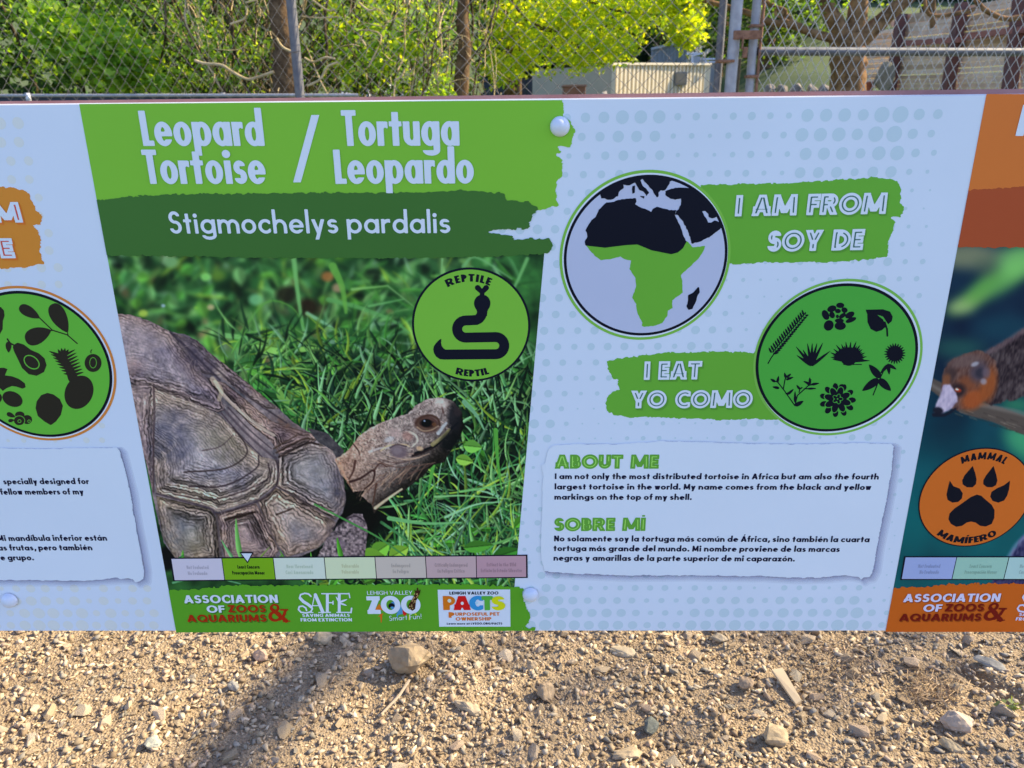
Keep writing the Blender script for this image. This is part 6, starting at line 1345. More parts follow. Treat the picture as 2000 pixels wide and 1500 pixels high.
q0 = pt(1470, 100, 3.5); pipe('frame_pipe', (q0[0], 3.5, .08), (q0[0], 3.5, 2.0), .018, galv, gt)
q1 = np.array([q0[0] + 2.6, 4.05]); ef = (q1 - np.array([q0[0], 3.5])); ef = ef / np.linalg.norm(ef)
zr = pt(1500, 100, 3.5)[2]
pipe('mid_rail', (q0[0] + .018, 3.5, zr), (q1[0], q1[1], zr + .002), .0175, simple_mat('dull_rail', (.09, .095, .10), .6, metal=.2, noise=(.16, .16, .165), nscale=25), gt)
pipe('top_rail', (q0[0], 3.5, 1.99), (q1[0], q1[1], 1.99), .018, galv, gt); pipe('bottom_rail', (q0[0], 3.5, .09), (q1[0], q1[1], .09), .018, galv, gt)
pipe('frame_pipe', (q1[0], q1[1], .08), (q1[0], q1[1], 2.0), .018, galv, gt)
tb = pt(1487, 50, 3.5); pipe('tension_bar', (tb[0], 3.49, .1), (tb[0], 3.49, 1.97), .0065, rust, gt, 6)
wires('wire_mesh', (tb[0], 3.475), (q1[0], q1[1] - .022), .1, 1.98, .0475, .0715, .0016, simple_mat('bright_wire', (.46, .44, .38), .4, metal=.3), gt)
def strap(name, px0, px1, py0, py1, Y, mat, parent, t=.012, back=.05):
    a, b = pt(px0, py1, Y), pt(px1, py0, Y)
    o = box(name, a[0], b[0], Y - t, Y + back, a[2], b[2], mat, parent, .002); return o
strap('latch_plate', 1432, 1486, 59, 77, 3.435, rust, gt, .008, .010)
strap('latch_bolt', 1448, 1453, 70, 96, 3.425, rust, gt, .006, .008); strap('padlock', 1450, 1460, 92, 113, 3.425, rust, gt, .010, .010)
strap('band', 1403, 1435, 116, 122, 3.435, rust, gt, .004, .06); strap('hinge_strap', 1466, 1492, 47, 53, 3.475, rust, gt, .006, .04); strap('hinge_strap', 1458, 1482, 146, 152, 3.475, rust, gt, .006, .04)
strap('stop_plate', 1436, 1447, 115, 195, 3.60, simple_mat('brown_timber_stop', (.10, .08, .05), .8), gt, .01, .02)

# ------------------------------------------------------------------ leaves, trunks, tangles
leafm = vcol_mat('leaf', .5, .16, .48); leafd = vcol_mat('leaf_dark', .6, .12, .25)
bark = simple_mat('bark_brown', (.080, .046, .022), .95, noise=(.19, .12, .06), nscale=18, bump=.8, spec=.1)
bark_red = simple_mat('bark_warm', (.13, .070, .030), .95, noise=(.34, .19, .085), nscale=14, bump=.8, spec=.1)
vine_m = simple_mat('vine_pale', (.38, .28, .13), .9, noise=(.62, .48, .25), nscale=9, spec=.1)
vine_d = simple_mat('vine_dark', (.05, .036, .018), .9, noise=(.12, .085, .04), nscale=9, spec=.1)
def leaves(name, C, size, cols, mat, parent=None, flat=.3, aspect=.6, droop=None, seed=1, jit=.25):
    r = np.random.RandomState(seed); C = np.asarray(C); V, F = leaf_quads(C, size, r, flat, aspect, droop)
    c = np.array(cols)[r.randint(0, len(cols), len(C))] * r.uniform(1 - jit, 1 + jit, len(C))[:, None]
    o = np_mesh(name, V, F, mat, colors=np.repeat(c, 4, 0)); o['kind'] = 'stuff'
    if parent: keep_world(o, parent)
    return o
def px_cloud(poly, n, Y0, Y1, seed, up=0.0, clump=.0, nclump=60):
    """points whose picture falls in a pixel polygon, spread through a depth; gathered in sprays"""
    r = np.random.RandomState(seed); P = np.array(poly, float); lo, hi = P.min(0), P.max(0); out = []
    cl = []
    while len(cl) < nclump:
        q = r.uniform(lo, hi)
        if s_poly(np.array([[q[0]]]), np.array([[q[1]]]), poly)[0, 0] < 0: cl.append((q[0], q[1], r.uniform(Y0, Y1)))
    per = n // nclump
    for cx, cy, Y in cl:
        c = at_y(cx, cy, Y); rad = clump * r.uniform(.5, 1.3)
        d = r.normal(size=(per, 3)); d /= np.linalg.norm(d, axis=1, keepdims=True); d *= (r.rand(per, 1) ** .45) * rad; d[:, 2] *= .7
        out.append(c + d)
    return np.concatenate(out)
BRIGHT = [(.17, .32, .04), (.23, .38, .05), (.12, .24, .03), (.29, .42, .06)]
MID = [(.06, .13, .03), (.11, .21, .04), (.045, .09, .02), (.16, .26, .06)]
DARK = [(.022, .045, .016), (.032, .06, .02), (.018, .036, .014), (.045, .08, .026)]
YEL = [(.30, .40, .02), (.38, .46, .025), (.22, .34, .02), (.45, .50, .03)]
def path3(pts, wob=0.0, seed=0, n=3):
    P = smooth_path(np.array(pts, float), n) if len(pts) > 2 else np.array(pts, float)
    if wob: P = P + np.random.RandomState(seed).normal(0, wob, P.shape)
    return P
def trunk(name, pts, r0, r1, mat, parent, seed=0, wob=.0, n=10):
    P = path3(pts, wob, seed, 4); V, F = tube(P, np.linspace(r0, r1, len(P)), n)
    V = np.array(V); rr = np.random.RandomState(seed); V = V + rr.normal(0, r0 * .05, V.shape)
    o = mesh_obj(name, V, F, mat, smooth=True); keep_world(o, parent); return o

# left shrub mass
c0 = pt(150, 180, 6.4); sh = empty('leafy_shrub', (c0[0], 6.4, 0)); tag(sh, 'bright green sunlit leafy shrub filling the far left behind the fence', 'shrub')
for k in range(7): trunk('stem', [(c0[0] + (k - 3) * .35, 6.5, -.03), (c0[0] + (k - 3) * .5, 6.5 + .1 * (k % 3), 1.3), (c0[0] + (k - 3) * .62, 6.3, 2.6)], .022, .008, vine_d, sh, k)
A1 = [(-200, -60), (350, -60), (340, 60), (330, 120), (300, 185), (-200, 185)]
C = px_cloud(A1, 5600, 6.0, 7.2, 21, clump=.20, nclump=120); leaves('crown', C, np.random.RandomState(3).uniform(.035, .075, len(C)), MID + DARK[:1] + BRIGHT[:2], leafm, sh, seed=4)
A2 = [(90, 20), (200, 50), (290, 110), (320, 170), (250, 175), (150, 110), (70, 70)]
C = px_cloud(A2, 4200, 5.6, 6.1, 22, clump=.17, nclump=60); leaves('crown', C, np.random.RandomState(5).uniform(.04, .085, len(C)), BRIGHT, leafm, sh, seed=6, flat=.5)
A3 = [(-200, -700), (600, -700), (600, -30), (-200, -30)]
C = px_cloud(A3, 4200, 6.2, 8.2, 23, clump=.5, nclump=70)[::9]; leaves('crown', C, np.random.RandomState(7).uniform(.06, .11, len(C)), MID, leafm, sh, seed=8)

# tangle of vines with leaves among them
c0 = pt(600, 180, 6.6); vt = empty('vine_thicket', (c0[0], 6.6, 0)); tag(vt, 'thicket of bare twisted vines and small leaves between the two dark trunks', 'vines')
r = np.random.RandomState(9); lp, ld = [], []
for k in range(210):
    x = r.uniform(300, 960) if r.rand() < .75 else r.uniform(330, 560); lean = (-70 if x < 480 else 20) + r.normal(0, 60); Y = r.uniform(5.7, 7.4)
    P_ = []; 
    for q in range(7): t = q / 6; P_.append(pt(x - lean * (t - .5) * -1.6 + r.normal(0, 7), 205 - 330 * t + r.normal(0, 8), Y + r.normal(0, .08)))
    (lp if r.rand() < .42 else ld).append(tube(path3(P_, 0, 0, 3), r.uniform(.002, .006 if r.rand() < .85 else .011), 4))
for k in range(150):                                       # fine twigs going every way
    x, y, Y = r.uniform(330, 980), r.uniform(-20, 195), r.uniform(5.4, 6.4); a = r.uniform(0, 6.28); L_ = r.uniform(20, 75); P_ = [pt(x, y, Y)]
    for q in range(4): x += L_ / 4 * math.cos(a); y += L_ / 4 * math.sin(a); a += r.normal(0, .5); P_.append(pt(x, y, Y + r.normal(0, .03)))
    (lp if r.rand() < .6 else ld).append(tube(P_, np.linspace(.0034, .0012, 5), 4))
for P_, w in (([(380, 118), (400, 124), (432, 127), (450, 138), (480, 154), (500, 152), (535, 140)], .014), ([(480, 5), (500, 0)], .008), ([(450, 47), (475, 38), (482, 25), (480, 12)], .009), ([(540, 75), (552, 92), (575, 103)], .012), ([(595, 113), (612, 121), (635, 112), (655, 115)], .010), ([(600, 168), (625, 155), (640, 130), (660, 122)], .011), ([(610, 0), (640, 20), (655, 18)], .009), ([(590, 32), (625, 35), (660, 33)], .007), ([(700, 5), (720, 20), (735, 18)], .010), ([(770, 158), (785, 148), (790, 135)], .010), ([(720, 130), (745, 70), (700, 60), (715, 90)], .007)):
    lp.append(tube(path3([pt(a, b, 5.4) for a, b in P_], 0, 0, 4), w * .72, 6))
for nm, l_, mt in (('pale_stems', lp, vine_m), ('dark_stems', ld, vine_d)):
    o = mesh_obj(nm, *merge(l_), mt, smooth=True); o['kind'] = 'stuff'; keep_world(o, vt)
C = px_cloud([(300, -50), (960, -50), (950, 185), (320, 185)], 6600, 6.4, 8.0, 24, clump=.25, nclump=130); leaves('leaves', C, np.random.RandomState(3).uniform(.03, .065, len(C)), MID + DARK + BRIGHT[:1], leafm, vt, seed=14)
C = px_cloud([(320, 0), (420, 0), (520, 60), (500, 185), (330, 185)], 1100, 5.7, 6.6, 25, clump=.15, nclump=60); leaves('leaves', C, np.random.RandomState(3).uniform(.03, .06, len(C)), BRIGHT, leafm, vt, seed=15)
C = px_cloud([(660, 60), (760, 0), (880, 0), (880, 60), (760, 150), (880, 150), (880, 190), (700, 160)], 900, 6.0, 6.6, 26, clump=.13, nclump=30); leaves('leaves', C, np.random.RandomState(3).uniform(.03, .06, len(C)), BRIGHT, leafm, vt, seed=16)

C = px_cloud([(630, 10), (760, 0), (885, 20), (885, 185), (660, 175), (610, 90)], 1500, 6.0, 7.0, 126, clump=.14, nclump=50); leaves('leaves', C, np.random.RandomState(3).uniform(.035, .065, len(C)), BRIGHT + YEL[:2], leafm, vt, seed=116)
# two dark trunks
def dark_tree(px0, px1, w, Y, label, seed):
    b = pt(px1, 190, Y); t = pt(px0, 0, Y); e = empty('tree', (b[0], Y, 0)); tag(e, label, 'tree')
    up = (t - b); rr = w * Y / FPX / 2
    trunk('trunk', [(b[0] - up[0] * .9, Y, -.05), b, (b + t) / 2 + [rr * .3, 0, 0], t, t + up * 1.6 + [.05, .1, 0], t + up * 3.4 + [.2, .2, 0]], rr * 1.12, rr * .6, bark, e, seed, n=14)
    for k in range(3): s_ = (-1) ** k; p = t + up * (1.2 + .7 * k); trunk('limb', [p, p + [s_ * .5, .2, .5], p + [s_ * 1.1, .3, .9]], rr * .4, rr * .15, bark, e, seed + k)
    C = t + up * 3.0 + np.random.RandomState(seed).normal(0, 1, (420, 3)) * [.8, .6, .5]; C = C[C[:, 2] > t[2] + .35]
    leaves('crown', C, np.random.RandomState(seed).uniform(.06, .11, len(C)), MID, leafm, e, seed=seed)
dark_tree(545, 560, 50, 5.75, 'stout dark trunk partly hidden by the left fence post', 31)
dark_tree(905, 900, 27, 6.2, 'slender dark brown trunk wound with vines, left of the yellow green foliage', 33)

# yellow-green tree
c0 = pt(1050, 180, 8.6); yt = empty('tree', (c0[0], 8.6, 0)); tag(yt, 'tree with backlit yellow green leaves hanging over the cream shed', 'tree')
trunk('trunk', [(c0[0] - .3, 8.9, -.05), (c0[0] - .3, 8.9, 1.4), pt(990, 0, 8.9), pt(980, -250, 8.9)], .07, .04, bark, yt, 3)
for P_, w in (([(1000, 0), (1030, 40), (1080, 60), (1120, 85), (1160, 110)], .016), ([(985, 20), (1010, 50), (1015, 100)], .014), ([(1000, 40), (1080, 62), (1096, 40), (1092, 15)], .010), ([(1090, 62), (1130, 95)], .012), ([(1100, -20), (1200, 20), (1300, 30)], .014)):
    trunk('limb', [pt(a, b, 8.2) for a, b in P_], w, w * .5, vine_d, yt, 5)
Y1 = [(930, -60), (1370, -60), (1362, 40), (1355, 85), (1335, 98), (1318, 60), (1300, 40), (1262, 34), (1245, 60), (1262, 105), (1250, 122), (1235, 100), (1215, 118), (1190, 130), (1130, 132), (1110, 122), (1040, 140), (1020, 125), (985, 158), (950, 150), (930, 90)]
C = px_cloud(Y1, 14500, 7.7, 9.4, 27, clump=.21, nclump=240); leaves('crown', C, np.random.RandomState(3).uniform(.035, .075, len(C)), YEL + BRIGHT[1:2], leafm, yt, seed=24, flat=.3)
C = px_cloud([(1330, -40), (1362, -40), (1358, 70), (1345, 98), (1325, 80), (1315, 20)], 1500, 7.6, 8.2, 28, clump=.13, nclump=34); leaves('crown', C, np.random.RandomState(3).uniform(.04, .08, len(C)), YEL, leafm, yt, seed=25)
C = px_cloud([(900, -500), (1420, -500), (1380, -30), (930, -30)], 2600, 7.8, 9.6, 29, clump=.4, nclump=60)[::5]; leaves('crown', C, np.random.RandomState(3).uniform(.06, .1, len(C)), YEL, leafm, yt, seed=26)

# the big forked tree on the right
bt = empty('tree', (*pt(1655, 180, 8.3)[:2], 0)); tag(bt, 'broad forked tree with a warm brown trunk, seen through the gate wire', 'tree')
k_ = 8.3 / FPX
def T(pts, r0, r1, sd, Y=8.3): trunk('limb' if sd else 'trunk', [pt(a, b, Y) if len(q) == 2 else q for q in pts for a, b in [q[:2]]], r0 * k_, r1 * k_, bark_red, bt, sd, n=16)
b_ = pt(1655, 182, 8.3); trunk('trunk', [(b_[0] - .03, 8.3, -.1), (b_[0], 8.3, .6), b_, pt(1657, 130, 8.3), pt(1655, 95, 8.3), pt(1652, 70, 8.3)], 33 * k_, 27 * k_, bark_red, bt, 1, n=18)
T([(1652, 90), (1640, 60), (1618, 20), (1605, -20), (1590, -120), (1560, -350)], 17, 8, 2)
T([(1655, 88), (1672, 50), (1678, 0), (1690, -80), (1700, -300), (1730, -700)], 19, 9, 3)
T([(1660, 98), (1700, 60), (1745, 20), (1790, -20), (1880, -110), (1960, -300)], 17, 7, 4)
T([(1640, 78), (1590, 66), (1550, 50), (1500, 42), (1460, 25), (1400, 8), (1340, -10)], 8, 3.5, 5)
T([(1555, 50), (1530, 25), (1500, 5), (1470, -20)], 5, 3, 6)
T([(1822, 55), (1822, 20), (1820, -40)], 4, 4, 7, 6.6)
T([(1995, 34), (1960, 36), (1925, 20), (1905, 0), (1890, -30)], 3.2, 2.4, 8, 5.6); T([(1905, 18), (1860, 28), (1820, 30), (1808, 15), (1806, -10)], 2.4, 1.8, 9, 5.6); T([(1525, 42), (1535, 22), (1520, 15), (1515, 28), (1540, 42)], 2.2, 1.8, 10, 6.6)
# tall main stem above the picture
q = pt(1700, -300, 8.3); trunk('limb', [q, q + [.05, 0, 1.6], q + [-.05, .1, 3.2], q + [.1, 0, 5.4]], .13, .07, bark, bt, 11)
r = np.random.RandomState(12); C = []
for k in range(46):
    c = q + np.array([r.uniform(.35, 3.0), r.uniform(-1.5, 1.5), r.uniform(-.3, 4.6)]); C.append(c + r.normal(0, .28, (46, 3)))
C = np.concatenate(C)[::3]; leaves('crown', C, r.uniform(.07, .12, len(C)), MID, leafm, bt, seed=31)
C = px_cloud([(1480, -20), (1640, -20), (1780, -20), (1760, 12), (1660, 6), (1500, 14)], 300, 8.0, 9.0, 33, clump=.12, nclump=20); leaves('crown', C, r.uniform(.03, .06, len(C)), BRIGHT, leafm, bt, seed=32)

st_ = empty('tree', (6.6, 2.6, 0)); tag(st_, 'tree standing out of view to the right, its leaning limb shading a strip of gravel', 'tree')
SD = np.array(SUN_DIR[:]); G1 = np.array([-.30, 1.56, 0]); G2 = np.array([-.64, .78, 0]); La, Lb = G1 + SD * 8.4, G2 + SD * 8.1; dl = Lb - La
trunk('trunk', [(6.6, 2.6, -.05), (6.6, 2.65, 1.6), (6.4, 2.7, 3.2), La + [.25, .5, -.9]], .17, .10, bark, st_, 61)
trunk('limb', [La + [.25, .5, -.9], La - dl * .30, La, La + dl * .5, Lb, Lb + dl * .7 + [0, 0, .2]], .062, .045, bark, st_, 62)
C = []; r = np.random.RandomState(63)
for k in range(30):
    g = np.array([r.uniform(-.1, 1.5), r.uniform(1.05, 1.7), 0]); c = g + SD * r.uniform(7.6, 9.0); C.append(c + r.normal(0, .20, (9, 3)))
for k in range(10): c = Lb + dl * r.uniform(.5, 1.0); C.append(c + r.normal(0, .2, (30, 3)))
C = np.concatenate(C); leaves('crown', C, r.uniform(.05, .10, len(C)), MID, leafm, st_, seed=64)

# ------------------------------------------------------------------ woods behind
def far_tree(px, base_py, Y, h, w, label, cols, seed, n=5200, mat=None, leaf=.16):
    b = pt(px, base_py, Y); e = empty('tree', (b[0], Y, max(hill(np.array([b[0]]), np.array([Y]))[0], -.03))); tag(e, label, 'tree', 'trees behind the sheds')
    z0 = float(e.location[2]); trunk('trunk', [(b[0], Y, z0 - .2), (b[0] + .1, Y, z0 + h * .3), (b[0] - .1, Y, z0 + h * .7)], .16, .05, bark, e, seed)
    r = np.random.RandomState(seed); C = []
    for k in range(60):
        t = r.rand(); a = r.uniform(0, 6.28); rad = w * .5 * math.sin(math.pi * min(max(t * .9 + .1, 0), 1)) * r.rand() ** .4
        C.append(np.array([b[0] + rad * math.cos(a), Y + rad * math.sin(a), z0 + h * (.12 + .88 * t)]) + r.normal(0, .28, (n // 60, 3)) * w / 5)
    C = np.concatenate(C); C = C[C[:, 2] > z0 + .05]; leaves('crown', C, r.uniform(.6, 1.3, len(C)) * leaf, cols, mat or leafm, e, seed=seed)
far_tree(1400, 130, 21, 7.0, 6.4, 'mid green tree behind the gate post, lit from the right', MID + BRIGHT[:1], 41)
far_tree(1560, 130, 26, 8.0, 7.5, 'green tree on the slope seen beside the forked trunk', MID, 42)
far_tree(1280, 130, 27, 9.5, 5.0, 'very dark tree showing through the gap in the yellow leaves', DARK, 43, mat=leafd)
far_tree(1800, 60, 24, 9.0, 8.0, 'green tree rising behind the plank wall', MID, 44)
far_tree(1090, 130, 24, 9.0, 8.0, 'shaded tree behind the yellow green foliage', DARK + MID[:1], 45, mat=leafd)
far_tree(1490, 140, 19, 2.2, 3.4, 'low round bush at the top of the grass slope', MID[:2] + DARK, 46, 2400)
r = np.random.RandomState(51); n = 46000
C = np.stack([r.uniform(-22, 26, n), r.uniform(9.5, 13, n), r.uniform(-.2, 6.5, n)], 1); C[:, 1] += np.where(C[:, 0] > -1.5, 22, 0)
C[:, 2] += np.where(C[:, 0] > 1, r.uniform(0, 6, n), 0)
gap = (C[:, 0] > 9.2) & (C[:, 0] < 11.5) & (C[:, 2] > 6.2); C = C[~gap]
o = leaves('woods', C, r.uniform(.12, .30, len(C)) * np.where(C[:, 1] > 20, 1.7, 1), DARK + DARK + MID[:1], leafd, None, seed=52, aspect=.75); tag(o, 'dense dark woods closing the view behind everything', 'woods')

# ------------------------------------------------------------------ sheds, cages, low fences, plank wall
cream = simple_mat('cream_cladding', (.66, .56, .36), .6, noise=(.70, .60, .39), nscale=3); cream_d = simple_mat('cream_panel', (.48, .41, .27), .7, noise=(.54, .46, .31), nscale=2)  # front cream raised to look sunlit; side wall's darker cream stands for shade
greysh = simple_mat('grey_cladding', (.36, .38, .40), .6, noise=(.42, .44, .46), nscale=2); whitem = simple_mat('white_paint', (.62, .63, .64), .5)
def sheet(name, quad, ribs, depth, mat, parent, duty=.5):
    """ribbed cladding between four corner points (bl, br, tr, tl)"""
    bl, br, tr, tl = [np.array(q, float) for q in quad]; nrm = np.cross(br - bl, tl - bl); nrm /= np.linalg.norm(nrm); V, F = [], []
    us = []
    for k in range(ribs): us += [(k / ribs, 0), ((k + duty * .8) / ribs, 0), ((k + duty) / ribs, 1), ((k + .95) / ribs, 1)]
    us.append((1, 0))
    for u, h in us:
        o_ = nrm * depth * h; V += [bl + (br - bl) * u + o_, tl + (tr - tl) * u + o_]
    for i in range(len(us) - 1): F.append((2 * i, 2 * i + 2, 2 * i + 3, 2 * i + 1))
    o = mesh_obj(name, V, F, mat); keep_world(o, parent); return o
def solid(name, quad, t, mat, parent):
    q = [np.array(a, float) for a in quad]; n_ = np.cross(q[1] - q[0], q[3] - q[0]); n_ = n_ / np.linalg.norm(n_) * t
    V = q + [a - n_ for a in q]; o = mesh_obj(name, V, [(0, 1, 2, 3), (7, 6, 5, 4), (0, 4, 5, 1), (1, 5, 6, 2), (2, 6, 7, 3), (3, 7, 4, 0)], mat)
    if parent is not None: keep_world(o, parent)
    return o
Ys = 15.5; cz = lambda p, z: np.array([p[0], p[1], z])
C0 = pt(1040, 133, 17.2); C1 = pt(1197, 127, Ys); C2 = pt(1384, 127.5, 17.2); zt_ = C1[2]
shed = empty('cream_shed', (C1[0], Ys, 0)); tag(shed, 'low flat topped cream shed with a ribbed sunlit front', 'shed')
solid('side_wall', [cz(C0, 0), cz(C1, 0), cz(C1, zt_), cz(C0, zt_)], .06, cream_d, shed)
sheet('front_wall', [cz(C1, 0), cz(C2, 0), C2, cz(C1, zt_)], 25, -.035, cream, shed)
solid('corner_trim', [cz(C1 + [-.02, -.03, 0], 0), cz(C1 + [.06, -.03, 0], 0), cz(C1 + [.06, -.03, 0], zt_), cz(C1 + [-.02, -.03, 0], zt_)], .03, cream, shed)
solid('corner_trim', [cz(C2 + [-.06, -.03, 0], 0), cz(C2 + [.04, -.03, 0], 0), C2 + [.04, -.03, 0], C2 + [-.06, -.03, 0]], .03, cream, shed)
solid('roof_edge', [cz(C1 + [-.04, -.06, 0], zt_), C2 + [.05, -.06, 0], C2 + [.05, -.06, .04], cz(C1 + [-.04, -.06, 0], zt_ + .04)], .1, cream, shed)
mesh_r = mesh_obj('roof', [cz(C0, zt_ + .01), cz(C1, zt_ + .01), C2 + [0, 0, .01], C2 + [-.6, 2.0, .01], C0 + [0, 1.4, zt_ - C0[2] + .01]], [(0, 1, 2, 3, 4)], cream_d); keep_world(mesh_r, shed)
w0, w1 = pt(1317, 166, 16.55), pt(1343, 140, 16.55); vf = box('vent_frame', w0[0], w1[0], 16.55, 16.80, w0[2], w1[2], simple_mat('vent_grey', (.22, .21, .17), .7), shed)
box('vent_screen', w0[0] + .03, w1[0] - .03, 16.53, 16.55, w0[2] + .03, w1[2] - .03, simple_mat('vent_tan', (.30, .24, .15), .8), shed)
g0 = pt(1272, 98, 22); g1 = pt(1342, 82, 22); gs = empty('grey_shed', (g0[0], 22, 0)); tag(gs, 'pale grey ribbed shed with a sloping roof behind the cream one', 'shed')
sheet('wall', [cz(g0, 0), cz(g1, 0), g1, g0], 9, -.03, greysh, gs); solid('roof_edge', [g0 + [0, -.06, 0], g1 + [0, -.06, 0], g1 + [0, -.06, .06], g0 + [0, -.06, .06]], .1, whitem, gs)
sheet('side_wall', [cz(g1, 0), cz(g1 + [1.2, 2.5, 0], 0), g1 + [1.2, 2.5, 0], g1], 6, -.03, greysh, gs)
cg = empty('white_cage', (*pt(1370, 150, 18)[:2], 0)); tag(cg, 'white framed wire cage between the cream shed and the gate post', 'cage')
for (a, b), (c, d) in (((1352, 108), (1352, 180)), ((1378, 116), (1378, 180)), ((1402, 116), (1402, 180)), ((1370, 116), (1404, 115)), ((1352, 109), (1372, 104)), ((1378, 122), (1402, 121)), ((1340, 107), (1362, 103))):
    pipe('frame_pipe', pt(a, b, 18), pt(c, d, 18), .022, whitem, cg, 6)
solid('panel', [cz(pt(1380, 150, 18.1), .2), cz(pt(1400, 150, 18.1), .2), pt(1400, 123, 18.1), pt(1380, 123, 18.1)], .02, simple_mat('cage_panel', (.26, .28, .27), .7), cg)
solid('panel', [cz(pt(1353, 150, 18.1), .2), cz(pt(1368, 150, 18.1), .2), pt(1368, 110, 18.1), pt(1353, 110, 18.1)], .02, greysh, cg)
for (x0, x1, y0, Y, col, nm, lab) in ((1101, 1144, 169, 13.5, (.22, .09, .04), 'planter_box', 'rusty brown box standing in front of the cream shed'), ):
    a, b = pt(x0, 200, Y), pt(x1, y0, Y); e = empty(nm, (a[0], Y, 0)); tag(e, lab, 'box'); box('side', a[0], b[0], Y, Y + .5, -.02, b[2], simple_mat(nm, col, .8, noise=(.30, .14, .07), nscale=5), e, .01); box('rim', a[0] - .02, b[0] + .02, Y - .02, Y + .52, b[2], b[2] + .03, simple_mat(nm + '_rim', (.34, .18, .10), .8), e)
for (x, y, w, h, Y, col, lab) in ((1180, 190, 34, 30, 12.5, (.48, .42, .33), 'pale sunlit boulder beside the rusty box'), (1203, 195, 22, 18, 12.4, (.40, .26, .15), 'orange tan rock right of the pale boulder'), (1060, 196, 26, 16, 12.5, (.48, .36, .22), 'low tan rock at the foot of the shaded shed wall'), (912, 196, 10, 16, 8, (.50, .32, .16), 'small orange rock at the foot of the slender trunk'), (838, 200, 22, 14, 9, (.46, .32, .18), 'tan rock in front of the old board fence')):
    c = pt(x, y, Y); k2 = Y / FPX; zt2 = pt(x, y - h * .62, Y)[2]
    V, F = rough_rock(600 + x, w * k2 * 1.1, w * k2, (zt2 + .3), 22); o = mesh_obj('rock', V, F, simple_mat('rock_%d' % x, col, .9, noise=tuple(v * .7 for v in col), nscale=6, bump=.4)); o.location = (c[0], Y, zt2 - (zt2 + .3) / 2); tag(o, lab, 'rock')
for k, (x, w, h) in enumerate(((1505, 26, 12), (1528, 24, 14), (1556, 30, 12), (1588, 26, 15), (1612, 26, 12))):
    c = pt(x, 172, 10.5); V, F = rough_rock(640 + k, w * .007, w * .006, .16 + h * .004, 20); o = mesh_obj('rock', V, F, simple_mat('bank_rock', (.33, .28, .22), .9, noise=(.22, .18, .15), nscale=5, bump=.4)); o.location = (c[0], 10.5, pt(x, 174, 10.5)[2] - .03)
    tag(o, 'grey brown rock in the row edging the grass bank behind the gate', 'rock', 'rocks edging the grass bank')
# low pipe rail at far left with a dark tarp below
lr = empty('low_pipe_rail', (*pt(60, 185, 5.2)[:2], 0)); tag(lr, 'low silver pipe rail with dark blue sheeting at far left', 'rail')
pipe('rail', pt(-200, 187, 5.2), pt(700, 186, 5.0), .010, galv, lr, 8)
tarp = simple_mat('dark_sheeting', (.012, .024, .05), .6)
a, b = pt(-200, 190, 5.25), pt(560, 189, 5.05); solid('sheeting', [cz(a, 0), cz(b, 0), b, a], .01, tarp, lr)
for x in (55, 436, -120): p = pt(x, 190, 5.15); pipe('post', (p[0], 5.15, 0), (p[0], 5.15, pt(x, 181, 5.15)[2]), .016, galv, lr, 10); 
p = pt(55, 185, 5.12); V, F = rock_proto(9, .03, .03, .05, 30); o = mesh_obj('finial', V + pt(55, 190, 5.12), F, whitem); keep_world(o, lr)
# old board fence with white posts between the trunks
bf = empty('board_fence', (*pt(760, 190, 9.6)[:2], 0)); tag(bf, 'old grey board fence with a white top pipe behind the vines', 'fence')
bm_ = simple_mat('weathered_board', (.26, .22, .16), .9, noise=(.36, .32, .25), nscale=4)
x = 650.0; rr = np.random.RandomState(8)
while x < 880:
    w = rr.uniform(11, 15); a, b = pt(x, 190, 9.7), pt(x + w - 1.2, 190, 9.7); z = pt(x, 177 + rr.uniform(-1.5, 1.5), 9.7)[2]; box('board', a[0], b[0], 9.68, 9.71, -.02, z, bm_, bf); x += w
pipe('top_pipe', pt(660, 182, 9.5), pt(728, 187, 9.5), .014, whitem, bf, 6); pipe('top_pipe', pt(730, 180, 9.5), pt(758, 180, 9.5), .014, whitem, bf, 6); pipe('top_pipe', pt(765, 188, 9.5), pt(876, 176, 9.5), .014, whitem, bf, 6)
for x, y in ((759, 165), (877, 171), (718, 172)): p = pt(x, y, 9.45); pipe('post', (p[0], 9.45, 0), p, .026, whitem, bf, 8)
# dark screen between trunk and shed
ds = empty('dark_screen', (*pt(990, 190, 12)[:2], 0)); tag(ds, 'dark blue mesh screen between the slender trunk and the cream shed', 'screen')
x = 945.0
while x < 1040: a, b = pt(x, 190, 12), pt(x + 11, 190, 12); box('screen_panel', a[0], b[0], 12, 12.03, -.02, pt(x, 153, 12)[2], simple_mat('screen_blue', (.018, .026, .045), .7, noise=(.03, .045, .06), nscale=6), ds); x += 12
p = pt(1012, 150, 11.9); pipe('post', (p[0], 11.9, 0), p, .05, bark, ds, 8)
# plank wall with steel posts on the raised bank
pw_ = empty('plank_wall', (*pt(1860, 180, 8.6)[:2], .8)); tag(pw_, 'weathered horizontal plank wall on red brown posts at the right, behind the gate wire', 'wall')
plank = [simple_mat('plank_%d' % k, c, .9, noise=tuple(v * 1.3 for v in c), nscale=7, bump=.5) for k, c in enumerate(((.60, .42, .27), (.68, .50, .34), (.50, .34, .21), (.74, .56, .39)))]
redst = simple_mat('red_brown_post', (.17, .060, .040), .7, noise=(.13, .06, .05), nscale=10); redbeam = simple_mat('red_brown_beam', (.30, .105, .065), .7, noise=(.38, .15, .10), nscale=10)
def wallpt(px, py):                       # vertical plane from (1755, Y 10.2) to (2010, Y 8.0)
    A = pt(1755, 100, 10.2); B = pt(2010, 100, 8.0); e = B - A; n_ = np.array([-e[1], e[0], 0]); d = ray(px, py); o0 = np.array([0, 0, CAM_Z]); t = (n_ @ (A - o0)) / (n_ @ d); return o0 + d * t
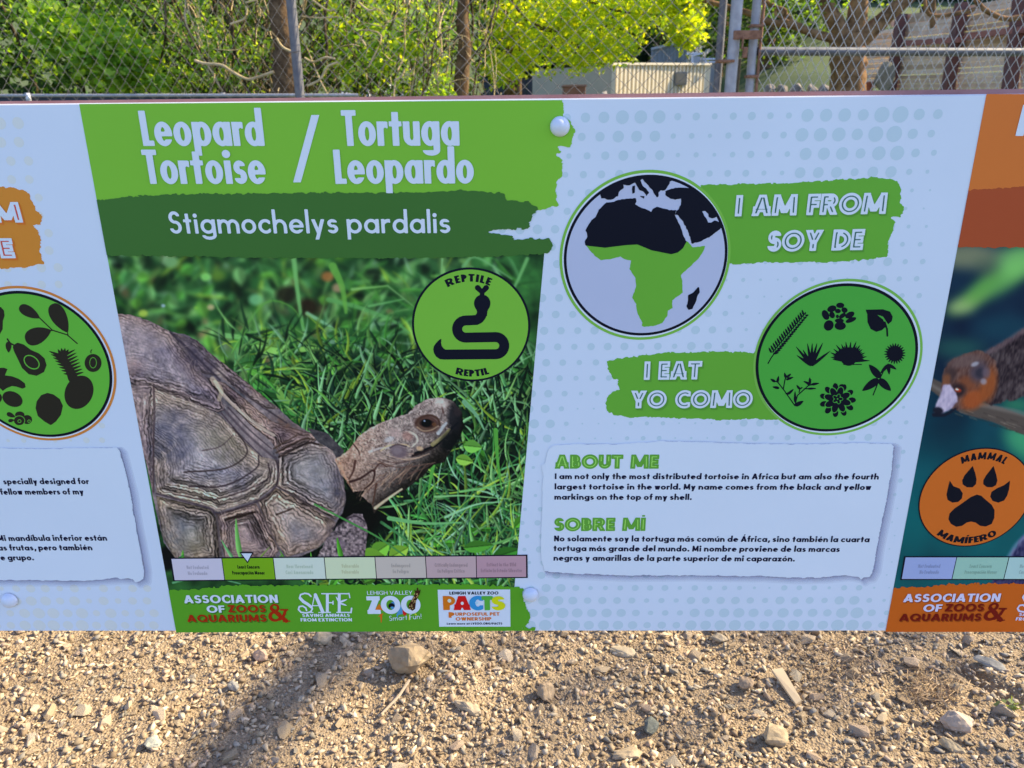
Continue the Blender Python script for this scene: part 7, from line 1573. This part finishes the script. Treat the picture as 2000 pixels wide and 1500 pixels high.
rows = [(178.0, 176.0)]; n_rows = 17
def ytop(px): return np.interp(px, [1755, 1880, 2010, 2100], [30, 12, -14, -34])
def yrow(px, k): b = 182; return b + (ytop(px) - b) * k / n_rows
rr = np.random.RandomState(18)
bays = [(1752, 1868), (1870, 1990), (1993, 2110)]
for k in range(n_rows):
    for (x0, x1) in bays:
        g = .93 if rr.rand() < .7 else .80
        q = [wallpt(x0, yrow(x0, k)), wallpt(x1, yrow(x1, k)), wallpt(x1, yrow(x1, k + g)), wallpt(x0, yrow(x0, k + g))]
        solid('plank', q, .03 + .01 * rr.rand(), plank[rr.randint(4)], pw_)
q = [wallpt(1750, 205), wallpt(2112, 205), wallpt(2112, 182), wallpt(1750, 182)]; solid('base_board', q, .05, plank[2], pw_)
for x0, x1, yt_ in ((1765, 1741, 32), (1884, 1853, 10), (2002, 1982, -12)):
    f = .985; o0 = np.array([0, 0, CAM_Z]); A = wallpt(x0, yt_); B = wallpt(x1, 195); A, B = [o0 + (P - o0) * f for P in (A, B)]; w_ = .046
    solid('post', [B + [-w_, 0, -.4], B + [w_, 0, -.4], A + [w_, 0, .03], A + [-w_, 0, .03]], .12, redst, pw_)
for (xa, ya, xb, yb, h) in ((1768, 79, 1872, 72, 11), (1884, 65, 1990, 52, 12), (2003, 50, 2110, 36, 13)):
    f = .978; o0 = np.array([0, 0, CAM_Z]); q = [o0 + (wallpt(a, b) - o0) * f for a, b in ((xa, ya + h), (xb, yb + h), (xb, yb), (xa, ya))]; solid('beam', q, .08, redbeam, pw_)
# lean-to left of it
lt = empty('slatted_lean_to', (*pt(1715, 180, 11)[:2], .8)); tag(lt, 'slatted lean to with sloping top between the forked tree and the plank wall', 'lean-to')
for k in range(12):
    y = 172 - k * 9.5; xl__ = 1690 + max(0, (96 - y)) * .75
    if xl__ > 1738: break
    q = [pt(xl__, y, 11), pt(1752, y - 4, 10.8), pt(1752, y - 11.5, 10.8), pt(xl__ + 4, y - 7.5, 11)]; solid('slat', q, .03, plank[k % 4], lt)
q = [pt(1738, 44, 10.7), pt(1766, 28, 10.7), pt(1767, 36, 10.7), pt(1740, 54, 10.7)]; solid('end_board', q, .03, simple_mat('pinkish_board', (.50, .30, .20), .7), lt)
pot = empty('plastic_pot', (*pt(1694, 175, 9.2)[:2], .9)); tag(pot, 'small orange red pot at the foot of the forked trunk', 'pot'); a = pt(1694, 175, 9.2)
for nm, r0_, r1_, z0_, z1_ in (('body', .045, .06, -.12, .06), ('rim', .066, .066, .06, .08)):
    o = mesh_obj(nm, *tube([a + [0, 0, z0_], a + [0, 0, z1_]], [r0_, r1_], 12), simple_mat('orange_pot', (.42, .11, .05), .5)); keep_world(o, pot)
bs = empty('burlap_bundle', (*pt(1725, 175, 9.0)[:2], .9)); tag(bs, 'grey green bundle leaning beside the orange pot', 'bundle'); V, F = rough_rock(700, .22, .2, .5, 24); o = mesh_obj('bundle', V + pt(1726, 160, 9.0), F, simple_mat('burlap', (.20, .19, .13), .9, noise=(.30, .28, .2), nscale=12)); keep_world(o, bs)
